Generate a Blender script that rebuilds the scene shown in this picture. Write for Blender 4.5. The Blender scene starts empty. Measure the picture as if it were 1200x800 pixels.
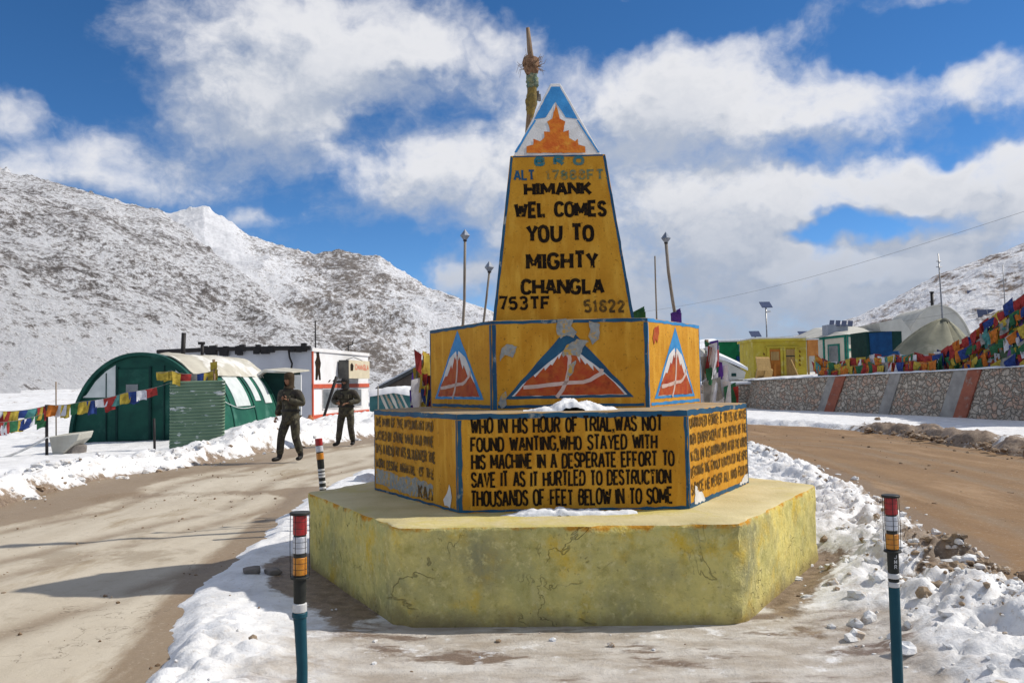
import bpy, bmesh, math, random
import numpy as np
from mathutils import Vector, Matrix, Euler
R = math.radians
random.seed(7)
rng = np.random.default_rng(11)
S = bpy.context.scene
COL = S.collection

# ------------------------------------------------------------------ camera
EYE = 1.55
FPX, PITCH, ROLL = 990.7, 0.0483, -0.0179       # focal length in px of a 1200 px wide frame
_c, _s = math.cos(PITCH), math.sin(PITCH)
FWD = Vector((0, _c, _s)); UP0 = Vector((0, -_s, _c)); RT0 = Vector((1, 0, 0))
RT = RT0 * math.cos(ROLL) + UP0 * math.sin(ROLL)
UP = UP0 * math.cos(ROLL) - RT0 * math.sin(ROLL)
cd = bpy.data.cameras.new('camera'); cam = bpy.data.objects.new('camera', cd); COL.objects.link(cam)
cd.sensor_width = 36; cd.lens = 36 * FPX / 1200; cd.clip_end = 20000; cd.clip_start = 0.05
m = Matrix((RT, UP, -FWD)).transposed().to_4x4(); m.translation = (0, 0, EYE)
cam.matrix_world = m
S.camera = cam

# ------------------------------------------------------------------ sun and sky
SUN_AZ, SUN_EL = R(77.2), R(44.0)                # azimuth from +Y towards +X
TOSUN = Vector((math.sin(SUN_AZ) * math.cos(SUN_EL), math.cos(SUN_AZ) * math.cos(SUN_EL), math.sin(SUN_EL)))
sl = bpy.data.lights.new('sun', 'SUN'); sl.energy = 3.6; sl.angle = R(0.55); sl.color = (1, .94, .84)
so = bpy.data.objects.new('sun', sl); COL.objects.link(so)
so.rotation_euler = TOSUN.to_track_quat('Z', 'Y').to_euler(); so.location = (30, 10, 60)
S.view_settings.view_transform = 'Standard'; S.view_settings.look = 'None'
S.view_settings.exposure = 0.32; S.view_settings.gamma = 1
S.view_settings.use_curve_mapping = False


def ray(px, py):
    a = (px - 600) / FPX; b = -(py - 400) / FPX
    return FWD + RT * a + UP * b


def at(px, py, Y):
    """the point at depth Y metres in the direction seen at px, py of the 1200 x 800 photograph"""
    d = ray(px, py); k = Y / d.y
    return Vector((d.x * k, Y, EYE + d.z * k))


def G(px, py, z=0.0):
    d = ray(px, py); k = (z - EYE) / d.z
    return Vector((d.x * k, d.y * k, z))


class NT:
    """small helper for node trees"""
    def __init__(s, tree): s.t = tree; s.n = tree.nodes; s.l = tree.links
    def new(s, ty, **kw):
        n = s.n.new(ty)
        for k, v in kw.items(): setattr(n, k, v)
        return n
    def set(s, sock, v):
        if isinstance(v, bpy.types.NodeSocket): s.l.new(v, sock)
        elif v is not None:
            if sock.type == 'RGBA' and len(v) == 3: v = (*v, 1)
            sock.default_value = v
    def math(s, op, a, b=None, c=None, clamp=False):
        n = s.new('ShaderNodeMath', operation=op, use_clamp=clamp)
        for i, v in enumerate((a, b, c)):
            if v is not None: s.set(n.inputs[i], v)
        return n.outputs[0]
    def vmath(s, op, a, b=None):
        n = s.new('ShaderNodeVectorMath', operation=op)
        s.set(n.inputs[0], a)
        if b is not None: s.set(n.inputs[1], b)
        return n.outputs['Value'] if op in ('LENGTH', 'DOT_PRODUCT', 'DISTANCE') else n.outputs[0]
    def mix(s, f, a, b):
        n = s.new('ShaderNodeMix', data_type='RGBA')
        s.set(n.inputs[0], f); s.set(n.inputs[6], a); s.set(n.inputs[7], b)
        return n.outputs[2]
    def rng(s, v, a, b, c=0.0, d=1.0, smooth=False):
        n = s.new('ShaderNodeMapRange', interpolation_type='SMOOTHSTEP' if smooth else 'LINEAR')
        s.set(n.inputs[0], v)
        for i, q in enumerate((a, b, c, d)): s.set(n.inputs[i + 1], q)
        return n.outputs[0]
    def noise(s, vec, scale, detail=4, rough=.55, dist=0.0, out=0):
        n = s.new('ShaderNodeTexNoise'); s.set(n.inputs['Vector'], vec)
        n.inputs['Scale'].default_value = scale; n.inputs['Detail'].default_value = detail
        n.inputs['Roughness'].default_value = rough; n.inputs['Distortion'].default_value = dist
        return n.outputs[out]
    def mapping(s, vec, loc=(0, 0, 0), rot=(0, 0, 0), sc=(1, 1, 1)):
        n = s.new('ShaderNodeMapping'); s.set(n.inputs[0], vec)
        n.inputs[1].default_value = loc; n.inputs[2].default_value = rot; n.inputs[3].default_value = sc
        return n.outputs[0]


def make_world():
    w = bpy.data.worlds.new('World'); S.world = w; w.use_nodes = True
    N = NT(w.node_tree); N.n.clear()
    # density of the clouds as a function of the direction looked in (azimuth, elevation in degrees)
    grp = bpy.data.node_groups.new('cloud_density', 'ShaderNodeTree')
    grp.interface.new_socket('V', in_out='INPUT', socket_type='NodeSocketVector')
    grp.interface.new_socket('D', in_out='OUTPUT', socket_type='NodeSocketFloat')
    g = NT(grp); gi = g.new('NodeGroupInput'); go = g.new('NodeGroupOutput')
    V = gi.outputs[0]
    def azel(px, py):
        d = ray(px, py).normalized()
        return math.degrees(math.atan2(d.x, d.y)), math.degrees(math.asin(d.z))
    k = math.degrees(1 / FPX)
    warp = g.vmath('SUBTRACT', g.noise(V, .16, 4, .6, out=1), (.5, .5, .5))
    W = g.vmath('ADD', V, g.vmath('MULTIPLY', warp, (9, 5.5, 0)))
    blobs = [  # px, py, rx, ry, weight: positive cloud, negative clear sky
        (350, 45, 215, 95, 1.0), (300, 140, 120, 60, .75), (480, 40, 110, 70, .6),
        (90, 195, 190, 50, .95), (180, 90, 150, 70, .35), (430, 190, 200, 120, .4), (10, 115, 50, 28, .8), (300, 262, 70, 16, .45),
        (560, 215, 150, 95, 1.0), (700, 130, 150, 80, .9), (590, 60, 60, 60, .5),
        (870, 95, 170, 85, 1.05), (960, 130, 150, 50, .8), (1170, 97, 70, 42, 1.0),
        (800, 250, 210, 95, 1.1), (700, 330, 240, 70, 1.0), (930, 230, 150, 60, .9),
        (1110, 215, 160, 62, 1.0), (1180, 190, 90, 60, .8), (960, 330, 260, 60, 1.1), (1120, 290, 150, 60, .9),
        (540, 330, 60, 30, .7), (800, 385, 300, 30, 1.3), (1080, 350, 200, 40, .9), (1050, 10, 150, 20, .25),
        (60, 60, 120, 60, -.8), (200, 290, 260, 60, -.2), (440, 150, 60, 50, -.45), (500, 270, 90, 40, -.35),
        (760, 20, 160, 30, -.8), (1080, 45, 130, 40, -.8), (965, 200, 90, 30, -.6), (1010, 270, 110, 26, -1.3),
        (1130, 150, 80, 24, -.5), (600, 12, 40, 30, -.2), (930, 275, 60, 14, -.6), (1190, 60, 60, 30, -.3), (60, 262, 100, 10, -.3)]
    acc = None
    for (px, py, rx, ry, wt) in blobs:
        a, e = azel(px, py)
        v = g.vmath('MULTIPLY', g.vmath('SUBTRACT', W, (a, e, 0)), (1 / (rx * k), 1 / (ry * k), 0))
        l = g.vmath('LENGTH', v)
        q = g.math('MULTIPLY', g.rng(l, 0, 1.25, 1, 0, True), wt)
        acc = q if acc is None else g.math('ADD', acc, q)
    # away from the photograph: broken cloud all round
    sep = g.new('ShaderNodeSeparateXYZ'); g.set(sep.inputs[0], V)
    out = g.math('MAXIMUM', g.rng(g.math('ABSOLUTE', sep.outputs[0]), 33, 46, 0, 1, True), g.rng(sep.outputs[1], 27, 40, 0, 1, True))
    far = g.math('MULTIPLY', g.math('MULTIPLY', g.noise(V, .035, 3), out), 1.25)
    acc = g.math('ADD', g.math('MULTIPLY', acc, 1), far)
    n1 = g.noise(g.mapping(W, sc=(1, 1.35, 1)), .13, 7, .6)
    n2 = g.noise(g.mapping(V, sc=(1, 1.3, 1)), .55, 5, .6)
    d = g.math('ADD', g.math('MULTIPLY', g.math('MINIMUM', acc, 1.15), .62), g.math('MULTIPLY', g.math('SUBTRACT', n1, .5), 1.25))
    d = g.math('ADD', d, g.math('MULTIPLY', g.math('SUBTRACT', n2, .5), .42))
    g.l.new(d, go.inputs[0])
    tc = N.new('ShaderNodeTexCoord'); sp = N.new('ShaderNodeSeparateXYZ'); N.l.new(tc.outputs['Generated'], sp.inputs[0])
    az = N.math('MULTIPLY', N.math('ARCTAN2', sp.outputs[0], sp.outputs[1]), 180 / math.pi)
    el = N.math('MULTIPLY', N.math('ARCSINE', sp.outputs[2]), 180 / math.pi)
    cb = N.new('ShaderNodeCombineXYZ'); N.l.new(az, cb.inputs[0]); N.l.new(el, cb.inputs[1])
    def dens(vec):
        q = N.new('ShaderNodeGroup'); q.node_tree = grp; N.set(q.inputs[0], vec); return q.outputs[0]
    d0 = dens(cb.outputs[0])
    d1 = dens(N.vmath('ADD', cb.outputs[0], (1.6, 2.4, 0)))
    alpha = N.rng(d0, .0, .74, 0, 1, True)
    alpha = N.math('MULTIPLY', alpha, N.rng(el, -1, 1, .3, 1, True))
    lit = N.rng(N.math('SUBTRACT', d0, d1), -.26, .32, 0, 1, True)           # towards the sun the cloud thins: bright rim
    thick = N.rng(d0, .45, 1.1, 1, .62, True)
    low = N.rng(el, 4, 14, .0, 1, True)
    sh = N.math('MULTIPLY', N.math('ADD', N.math('MULTIPLY', lit, .75), .25), thick)
    sh = N.math('MULTIPLY', sh, N.math('ADD', N.math('MULTIPLY', low, .68), .32))
    ccol = N.mix(sh, (3.0, 3.6, 4.7), (7.7, 7.7, 7.9))
    sky = N.new('ShaderNodeTexSky', sky_type='NISHITA'); sky.sun_disc = False
    sky.sun_elevation = SUN_EL; sky.sun_rotation = SUN_AZ; sky.altitude = 5000; sky.air_density = 1.0
    sky.dust_density = .3; sky.ozone_density = 2.0
    hs = N.new('ShaderNodeHueSaturation'); hs.inputs['Saturation'].default_value = 1.25; hs.inputs['Value'].default_value = 1.22; N.l.new(sky.outputs[0], hs.inputs['Color'])
    colr = N.mix(alpha, hs.outputs[0], ccol)
    bg = N.new('ShaderNodeBackground'); N.set(bg.inputs[0], colr); bg.inputs[1].default_value = .09
    o = N.new('ShaderNodeOutputWorld'); N.l.new(bg.outputs[0], o.inputs[0])


make_world()

# ------------------------------------------------------------------ numpy noise
def _hash(ix, iy, seed):
    n = (ix.astype(np.int64) * 374761393 + iy.astype(np.int64) * 668265263 + seed * 974711) & 0x7fffffff
    n = ((n ^ (n >> 13)) * 1274126177) & 0x7fffffff
    n = n ^ (n >> 16)
    return (n & 0xffff) / 65535.0


def vnoise(x, y, seed=0):
    x = np.asarray(x, float); y = np.asarray(y, float)
    ix = np.floor(x); iy = np.floor(y); fx = x - ix; fy = y - iy
    ux = fx * fx * fx * (fx * (fx * 6 - 15) + 10); uy = fy * fy * fy * (fy * (fy * 6 - 15) + 10)
    a = _hash(ix, iy, seed); b = _hash(ix + 1, iy, seed); c = _hash(ix, iy + 1, seed); d = _hash(ix + 1, iy + 1, seed)
    return (a * (1 - ux) + b * ux) * (1 - uy) + (c * (1 - ux) + d * ux) * uy


def fbm(x, y, oct=4, seed=0, gain=.5):
    s = 0; a = 1; t = 0
    for i in range(oct):
        c, q = math.cos(.6 * i), math.sin(.6 * i)
        s = s + a * vnoise((x * c - y * q) * 2 ** i + 17.3 * i, (x * q + y * c) * 2 ** i - 9.1 * i, seed + i); t += a; a *= gain
    return s / t


def billow(x, y, oct=4, seed=0, gain=.55):
    s = 0; a = 1; t = 0
    for i in range(oct):
        c, q = math.cos(.7 * i), math.sin(.7 * i)
        s = s + a * np.sqrt(np.abs(2 * vnoise((x * c - y * q) * 2 ** i + 5.3 * i, (x * q + y * c) * 2 ** i + 3.7 * i, seed + i) - 1) + .01); t += a; a *= gain
    return s / t


def sstep(a, b, x):
    t = np.clip((x - a) / (b - a), 0, 1); return t * t * (3 - 2 * t)


def sdf(poly, x, y):
    """signed distance to a closed polygon, positive inside"""
    x = np.asarray(x, float); y = np.asarray(y, float)
    d = np.full(x.shape, 1e9); ins = np.zeros(x.shape, bool); n = len(poly)
    for i in range(n):
        ax, ay = poly[i][:2]; bx, by = poly[(i + 1) % n][:2]
        ex, ey = bx - ax, by - ay; t = np.clip(((x - ax) * ex + (y - ay) * ey) / (ex * ex + ey * ey + 1e-12), 0, 1)
        d = np.minimum(d, np.hypot(x - ax - t * ex, y - ay - t * ey))
        if abs(ey) > 1e-12:
            c = ((ay > y) != (by > y)) & (x < ex * (y - ay) / ey + ax); ins ^= c
    return np.where(ins, d, -d)


def pdist(line, x, y):
    d = np.full(np.shape(x), 1e9)
    for (a, b) in zip(line, line[1:]):
        ax, ay = a[:2]; bx, by = b[:2]; ex, ey = bx - ax, by - ay
        t = np.clip(((x - ax) * ex + (y - ay) * ey) / (ex * ex + ey * ey + 1e-12), 0, 1)
        d = np.minimum(d, np.hypot(x - ax - t * ex, y - ay - t * ey))
    return d


# ------------------------------------------------------------------ object helpers
def tag(o, label=None, cat=None, group=None, kind=None):
    if label: o['label'] = label
    if cat: o['category'] = cat
    if group: o['group'] = group
    if kind: o['kind'] = kind
    return o


def empty(name, loc, label, cat, group=None, rz=0):
    o = bpy.data.objects.new(name, None); COL.objects.link(o); o.location = loc; o.rotation_euler = (0, 0, rz)
    o.empty_display_size = .2
    return tag(o, label, cat, group)


def mesh_obj(name, verts, faces, mats, parent=None, smooth=False, midx=None, sharp=None):
    me = bpy.data.meshes.new(name)
    me.from_pydata([tuple(v) for v in verts], [], [tuple(f) for f in faces]); me.update()
    for mt in (mats if isinstance(mats, (list, tuple)) else [mats]): me.materials.append(mt)
    if midx is not None: me.polygons.foreach_set('material_index', np.asarray(midx, np.int32))
    if smooth: me.polygons.foreach_set('use_smooth', np.ones(len(me.polygons), bool))
    if sharp: me.set_sharp_from_angle(angle=R(sharp))
    o = bpy.data.objects.new(name, me); COL.objects.link(o)
    if parent: o.parent = parent
    return o


class MB:
    """collects shapes into one mesh"""
    def __init__(s): s.v = []; s.f = []; s.m = []; s.mi = 0
    def add(s, vs, fs):
        b = len(s.v); s.v += [tuple(v) for v in vs]
        s.f += [tuple(b + i for i in f) for f in fs]; s.m += [s.mi] * len(fs); return s
    def box(s, lo, hi, M=None):
        (x0, y0, z0), (x1, y1, z1) = lo, hi
        v = [Vector(p) for p in ((x0, y0, z0), (x1, y0, z0), (x1, y1, z0), (x0, y1, z0), (x0, y0, z1), (x1, y0, z1), (x1, y1, z1), (x0, y1, z1))]
        if M is not None: v = [M @ p for p in v]
        return s.add(v, [(0, 3, 2, 1), (4, 5, 6, 7), (0, 1, 5, 4), (1, 2, 6, 5), (2, 3, 7, 6), (3, 0, 4, 7)])
    def tube(s, pts, rad, n=8, cap=True):
        pts = [Vector(p) for p in pts]; k = len(pts)
        rr = rad if isinstance(rad, (list, tuple)) else [rad] * k
        vs = []; prev = None
        for i, p in enumerate(pts):
            t = (pts[min(i + 1, k - 1)] - pts[max(i - 1, 0)]).normalized()
            if prev is None:
                a = Vector((0, 0, 1)) if abs(t.z) < .9 else Vector((1, 0, 0)); u = t.cross(a).normalized()
            else: u = (prev - t * prev.dot(t)).normalized()
            prev = u; w = t.cross(u)
            for j in range(n):
                q = 2 * math.pi * j / n; vs.append(p + (u * math.cos(q) + w * math.sin(q)) * rr[i])
        fs = [(i * n + j, i * n + (j + 1) % n, (i + 1) * n + (j + 1) % n, (i + 1) * n + j) for i in range(k - 1) for j in range(n)]
        if cap: fs += [tuple(range(n - 1, -1, -1)), tuple((k - 1) * n + j for j in range(n))]
        return s.add(vs, fs)
    def lathe(s, prof, c=(0, 0, 0), n=20):
        vs = []; k = len(prof)
        for (r, z) in prof:
            for j in range(n):
                q = 2 * math.pi * j / n; vs.append((c[0] + r * math.cos(q), c[1] + r * math.sin(q), c[2] + z))
        fs = [(i * n + j, i * n + (j + 1) % n, (i + 1) * n + (j + 1) % n, (i + 1) * n + j) for i in range(k - 1) for j in range(n)]
        fs += [tuple(range(n - 1, -1, -1)), tuple((k - 1) * n + j for j in range(n))]
        return s.add(vs, fs)
    def prism(s, poly, axis0, axis1):
        """polygon (list of Vectors) swept from offset axis0 to axis1 (Vectors)"""
        n = len(poly); a = [Vector(p) + Vector(axis0) for p in poly]; b = [Vector(p) + Vector(axis1) for p in poly]
        fs = [tuple(range(n))[::-1], tuple(range(n, 2 * n))] + [(i, (i + 1) % n, n + (i + 1) % n, n + i) for i in range(n)]
        return s.add(a + b, fs)
    def quad(s, a, b, c, d): return s.add([a, b, c, d], [(0, 1, 2, 3)])
    def build(s, name, mats, parent=None, smooth=False, sharp=None):
        o = mesh_obj(name, s.v, s.f, mats, parent, smooth, s.m, sharp)
        return o


def fix_normals(o):
    bm = bmesh.new(); bm.from_mesh(o.data); bmesh.ops.recalc_face_normals(bm, faces=bm.faces); bm.to_mesh(o.data); bm.free(); return o


def bevel(o, w=.01, seg=2, ang=35):
    md = o.modifiers.new('bevel', 'BEVEL'); md.width = w; md.segments = seg; md.limit_method = 'ANGLE'; md.angle_limit = R(ang); return o


def copy_tree(o, parent=None):
    c = o.copy(); COL.objects.link(c)
    if parent: c.parent = parent
    for ch in list(o.children): copy_tree(ch, c)
    return c


# ------------------------------------------------------------------ materials
def mat(name, c1, c2=None, scale=3.0, rough=.7, bump=.0, bscale=30., detail=6, lo=.35, hi=.65, spec=.14, metal=0., sc=(1, 1, 1), c3=None, c3scale=1.0, c3lo=.55, c3hi=.7):
    """procedural paint: c1 mottled with c2, c3 in larger worn patches"""
    m = bpy.data.materials.new(name); m.use_nodes = True; N = NT(m.node_tree)
    b = N.n['Principled BSDF']; tc = N.new('ShaderNodeTexCoord'); V = N.mapping(tc.outputs['Object'], sc=sc)
    col = (*c1, 1)
    if c2 is not None: col = N.mix(N.rng(N.noise(V, scale, detail), lo, hi), c1, c2)
    if c3 is not None: col = N.mix(N.rng(N.noise(N.mapping(V, loc=(7, 3, 1)), c3scale, 8, .65), c3lo, c3hi), col, c3)
    N.set(b.inputs['Base Color'], col)
    b.inputs['Roughness'].default_value = rough; b.inputs['Specular IOR Level'].default_value = spec; b.inputs['Metallic'].default_value = metal
    if bump:
        bn = N.new('ShaderNodeBump'); bn.inputs['Strength'].default_value = bump; bn.inputs['Distance'].default_value = .02
        N.set(bn.inputs['Height'], N.noise(V, bscale, 6, .6)); N.l.new(bn.outputs[0], b.inputs['Normal'])
    return m


M = {}
OCHRE = (.60, .295, .03)
M['black_paint'] = mat('black_paint', (.014, .009, .006), (.045, .026, .010), 22, .75, .15, 60, spec=.08, lo=.5, hi=.75, c3=OCHRE, c3scale=26, c3lo=.63, c3hi=.68)
M['black_worn'] = mat('black_worn', (.06, .035, .012), (.16, .085, .015), 18, .6, .15, 60, lo=.35, hi=.65, c3=OCHRE, c3scale=16, c3lo=.53, c3hi=.64)
M['teal_worn'] = mat('teal_worn', (.03, .16, .2), (.12, .18, .12), 12, .6, lo=.4, hi=.65, c3=(.36, .19, .03), c3scale=20, c3lo=.55, c3hi=.62)
M['green_worn'] = mat('green_worn', (.10, .17, .12), (.2, .18, .06), 12, .6, lo=.4, hi=.65, c3=(.40, .2, .03), c3scale=18, c3lo=.5, c3hi=.6)
M['blue_paint'] = mat('blue_paint', (.022, .10, .18), (.018, .065, .13), 6, .55, .12, 60, c3=(.30, .31, .28), c3scale=5, c3lo=.62, c3hi=.68)
M['light_blue'] = mat('light_blue', (.055, .28, .58), (.035, .2, .45), 8, .55, .12, 60, c3=(.25, .3, .33), c3scale=9, c3lo=.66, c3hi=.7)
M['white_paint'] = mat('white_paint', (.72, .70, .68), (.55, .53, .5), 6, .6, .12, 60)
M['red_paint'] = mat('red_paint', (.37, .048, .018), (.43, .105, .022), 14, .6, .15, 50, c3=(.2, .025, .012), c3scale=7)
M['pink_paint'] = mat('pink_paint', (.62, .46, .40), (.5, .36, .3), 12, .6)
M['orange_paint'] = mat('orange_paint', (.62, .20, .02), (.5, .1, .012), 14, .6, .15, 50, c3=(.66, .3, .04), c3scale=9)
M['grey_patch'] = mat('grey_patch', (.34, .34, .31), (.22, .24, .24), 26, .85, .3, 60, c3=(.52, .30, .06), c3scale=22, c3lo=.52, c3hi=.6)
M['steel'] = mat('steel', (.3, .3, .31), (.2, .2, .2), 8, .4, metal=.7)
M['dark_metal'] = mat('dark_metal', (.02, .02, .022), (.035, .03, .028), 10, .5)
M['wood'] = mat('wood', (.16, .10, .06), (.28, .2, .13), 3, .8, .4, 12, sc=(14, 14, 1))
M['grey_wood'] = mat('grey_wood', (.17, .15, .13), (.33, .3, .26), 3, .85, .4, 12, sc=(20, 20, 1))
M['snow_clean'] = mat('snow_clean', (.76, .77, .79), (.64, .65, .67), 4, .55, .35, 14, spec=.2)
M['stone'] = mat('stone', (.24, .21, .19), (.13, .12, .11), 5, .85, .5, 20)


def ochre_mat(name, base=OCHRE, dark=(.47, .205, .016)):
    m = bpy.data.materials.new(name); m.use_nodes = True; N = NT(m.node_tree); b = N.n['Principled BSDF']
    V = N.new('ShaderNodeTexCoord').outputs['Object']
    c = N.mix(N.rng(N.noise(V, 3.2, 8, .6), .35, .65), base, dark)
    c = N.mix(N.rng(N.noise(N.mapping(V, sc=(5, 5, .9)), 2.4, 6), .5, .72), c, (.68, .37, .05))      # lighter run marks
    c = N.mix(N.math('MULTIPLY', N.rng(N.noise(V, 42, 4), .62, .70), .6), c, (.12, .06, .015))
    c = N.mix(N.rng(N.noise(N.mapping(V, loc=(3, 9, 4)), 2.3, 10, .72), .70, .715), c, (.30, .29, .26))    # chips down to cement
    N.set(b.inputs['Base Color'], c); b.inputs['Roughness'].default_value = .7; b.inputs['Specular IOR Level'].default_value = .1
    bn = N.new('ShaderNodeBump'); bn.inputs['Strength'].default_value = .45; bn.inputs['Distance'].default_value = .012
    h = N.math('ADD', N.noise(V, 9, 6), N.math('MULTIPLY', N.noise(V, 70, 4), .5)); N.set(bn.inputs['Height'], h); N.l.new(bn.outputs[0], b.inputs['Normal'])
    return m


M['ochre'] = ochre_mat('ochre_paint')


def plinth_mat():
    m = bpy.data.materials.new('limewashed_concrete'); m.use_nodes = True; N = NT(m.node_tree); b = N.n['Principled BSDF']
    V = N.new('ShaderNodeTexCoord').outputs['Object']
    sx = N.new('ShaderNodeSeparateXYZ'); N.l.new(V, sx.inputs[0])
    c = N.mix(N.rng(N.noise(V, 2.2, 8, .62), .38, .62), (.68, .57, .19), (.46, .42, .16))
    c = N.mix(N.rng(N.noise(N.mapping(V, loc=(4, 1, 2)), 3.4, 8, .65), .52, .66), c, (.62, .43, .06))
    c = N.mix(N.rng(N.noise(N.mapping(V, loc=(1, 8, 2)), 1.7, 8, .65), .47, .68), c, (.28, .265, .14))
    c = N.mix(N.rng(N.noise(N.mapping(V, loc=(6, 4, 2)), 11, 8, .7), .50, .74), c, (.34, .30, .09))
    c = N.mix(N.rng(N.noise(N.mapping(V, loc=(2, 4, 8)), 19, 6, .7), .54, .70), c, (.66, .58, .26))    # grey damp blotches
    c = N.mix(N.math('MULTIPLY', N.rng(N.noise(N.mapping(V, sc=(9, 9, 1.3)), 2.2, 8, .65), .54, .72), .45), c, (.54, .48, .24))  # lime runs
    ed = N.math('ADD', sx.outputs[2], N.math('MULTIPLY', N.noise(V, 5, 6, .7), .22))
    c = N.mix(N.rng(ed, .722, .75), c, (.50, .24, .03))                                       # orange paint lapping over the edge
    low = N.math('ADD', sx.outputs[2], N.math('MULTIPLY', N.noise(N.mapping(V, loc=(3, 3, 3)), 4, 6, .7), .3))
    c = N.mix(N.rng(low, .14, .27, .8, 0), c, (.22, .17, .085))                                # mud splash along the foot
    n = N.noise(N.mapping(V, loc=(2, 5, 1)), 1.3, 5, .58, .6)
    crack = N.rng(N.math('ABSOLUTE', N.math('SUBTRACT', n, .5)), .001, .0048, 1, 0)
    crack = N.math('MULTIPLY', crack, N.rng(N.noise(N.mapping(V, loc=(9, 2, 7)), 1.6, 3), .46, .52))
    c = N.mix(N.math('MULTIPLY', crack, .42), c, (.06, .05, .03))
    pit = N.rng(N.noise(V, 38, 5), .63, .70)
    c = N.mix(N.math('MULTIPLY', pit, .45), c, (.14, .12, .05))
    N.set(b.inputs['Base Color'], c); b.inputs['Roughness'].default_value = .85; b.inputs['Specular IOR Level'].default_value = .06
    bn = N.new('ShaderNodeBump'); bn.inputs['Strength'].default_value = .8; bn.inputs['Distance'].default_value = .02
    h = N.math('ADD', N.noise(V, 7, 8, .6), N.math('MULTIPLY', N.noise(V, 60, 4), .35))
    h = N.math('SUBTRACT', h, N.math('MULTIPLY', crack, .5))
    N.set(bn.inputs['Height'], h); N.l.new(bn.outputs[0], b.inputs['Normal'])
    return m


M['plinth'] = plinth_mat()
M['plinth_top'] = mat('worn_cement_top', (.58, .50, .29), (.46, .39, .20), 2.2, .85, .35, 30, c3=(.50, .42, .14), c3scale=1.6, c3lo=.5, c3hi=.62)
M['ledge_top'] = mat('ledge_cement', (.36, .27, .16), (.27, .21, .14), 4, .85, .3, 30, c3=(.40, .21, .04), c3scale=4)


def snow_mat(name, rock=False):
    """snow over mud: attribute 'mud' 0 clean snow, 1 bare mud; attribute 'ice' trodden dirty ice"""
    m = bpy.data.materials.new(name); m.use_nodes = True; N = NT(m.node_tree); b = N.n['Principled BSDF']
    V = N.new('ShaderNodeTexCoord').outputs['Object']
    am = N.new('ShaderNodeAttribute', attribute_name='mud').outputs['Fac']
    ai = N.new('ShaderNodeAttribute', attribute_name='ice').outputs['Fac']
    snow = N.mix(N.rng(N.noise(V, 2.5, 8, .6), .4, .66), (.80, .80, .805), (.62, .62, .625))
    snow = N.mix(N.math('MULTIPLY', N.rng(N.noise(V, 30, 5, .7), .57, .70), .6), snow, (.42, .35, .28))
    snow = N.mix(N.math('MULTIPLY', N.rng(N.noise(N.mapping(V, loc=(4, 4, 1)), 5, 8, .7), .55, .70), N.math('MULTIPLY', N.new('ShaderNodeAttribute', attribute_name='dirt').outputs['Fac'], .75)), snow, (.38, .31, .24))
    ice = N.mix(N.rng(N.noise(N.mapping(V, sc=(.7, 1.6, 1)), 2.6, 9, .68), .36, .62), (.60, .57, .53), (.36, .31, .26))
    ice = N.mix(N.rng(N.noise(N.mapping(V, loc=(5, 2, 0), sc=(.55, 1.5, 1)), 2.1, 9, .7), .53, .60), ice, (.19, .14, .11))
    ice = N.mix(N.math('MULTIPLY', N.rng(N.noise(N.mapping(V, loc=(1, 2, 9)), 3.1, 8, .7), .58, .66), .8), ice, (.80, .80, .81))
    c = N.mix(N.rng(N.math('ADD', ai, N.math('MULTIPLY', N.math('SUBTRACT', N.noise(V, 3.5, 7, .65), .5), .9)), .38, .62), snow, ice)
    mud = N.mix(N.rng(N.noise(V, 9, 8, .65), .38, .62), (.15, .105, .07), (.27, .20, .14))
    mud = N.mix(N.rng(N.noise(V, 45, 5, .7), .58, .66), mud, (.36, .30, .24))
    f = N.rng(N.math('ADD', am, N.math('MULTIPLY', N.math('SUBTRACT', N.noise(V, 6.5, 9, .7), .5), 1.15)), .42, .60)
    c = N.mix(f, c, mud)
    N.set(b.inputs['Base Color'], c)
    N.set(b.inputs['Roughness'], N.rng(ai, 0, 1, .6, .42)); b.inputs['Specular IOR Level'].default_value = .3
    bn = N.new('ShaderNodeBump'); bn.inputs['Strength'].default_value = .6; bn.inputs['Distance'].default_value = .03
    h = N.math('ADD', N.noise(V, 11, 8, .65), N.math('MULTIPLY', N.noise(V, 60, 5, .7), .35))
    N.set(bn.inputs['Height'], h); N.l.new(bn.outputs[0], b.inputs['Normal'])
    return m


M['snow'] = snow_mat('snow_and_mud')


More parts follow.
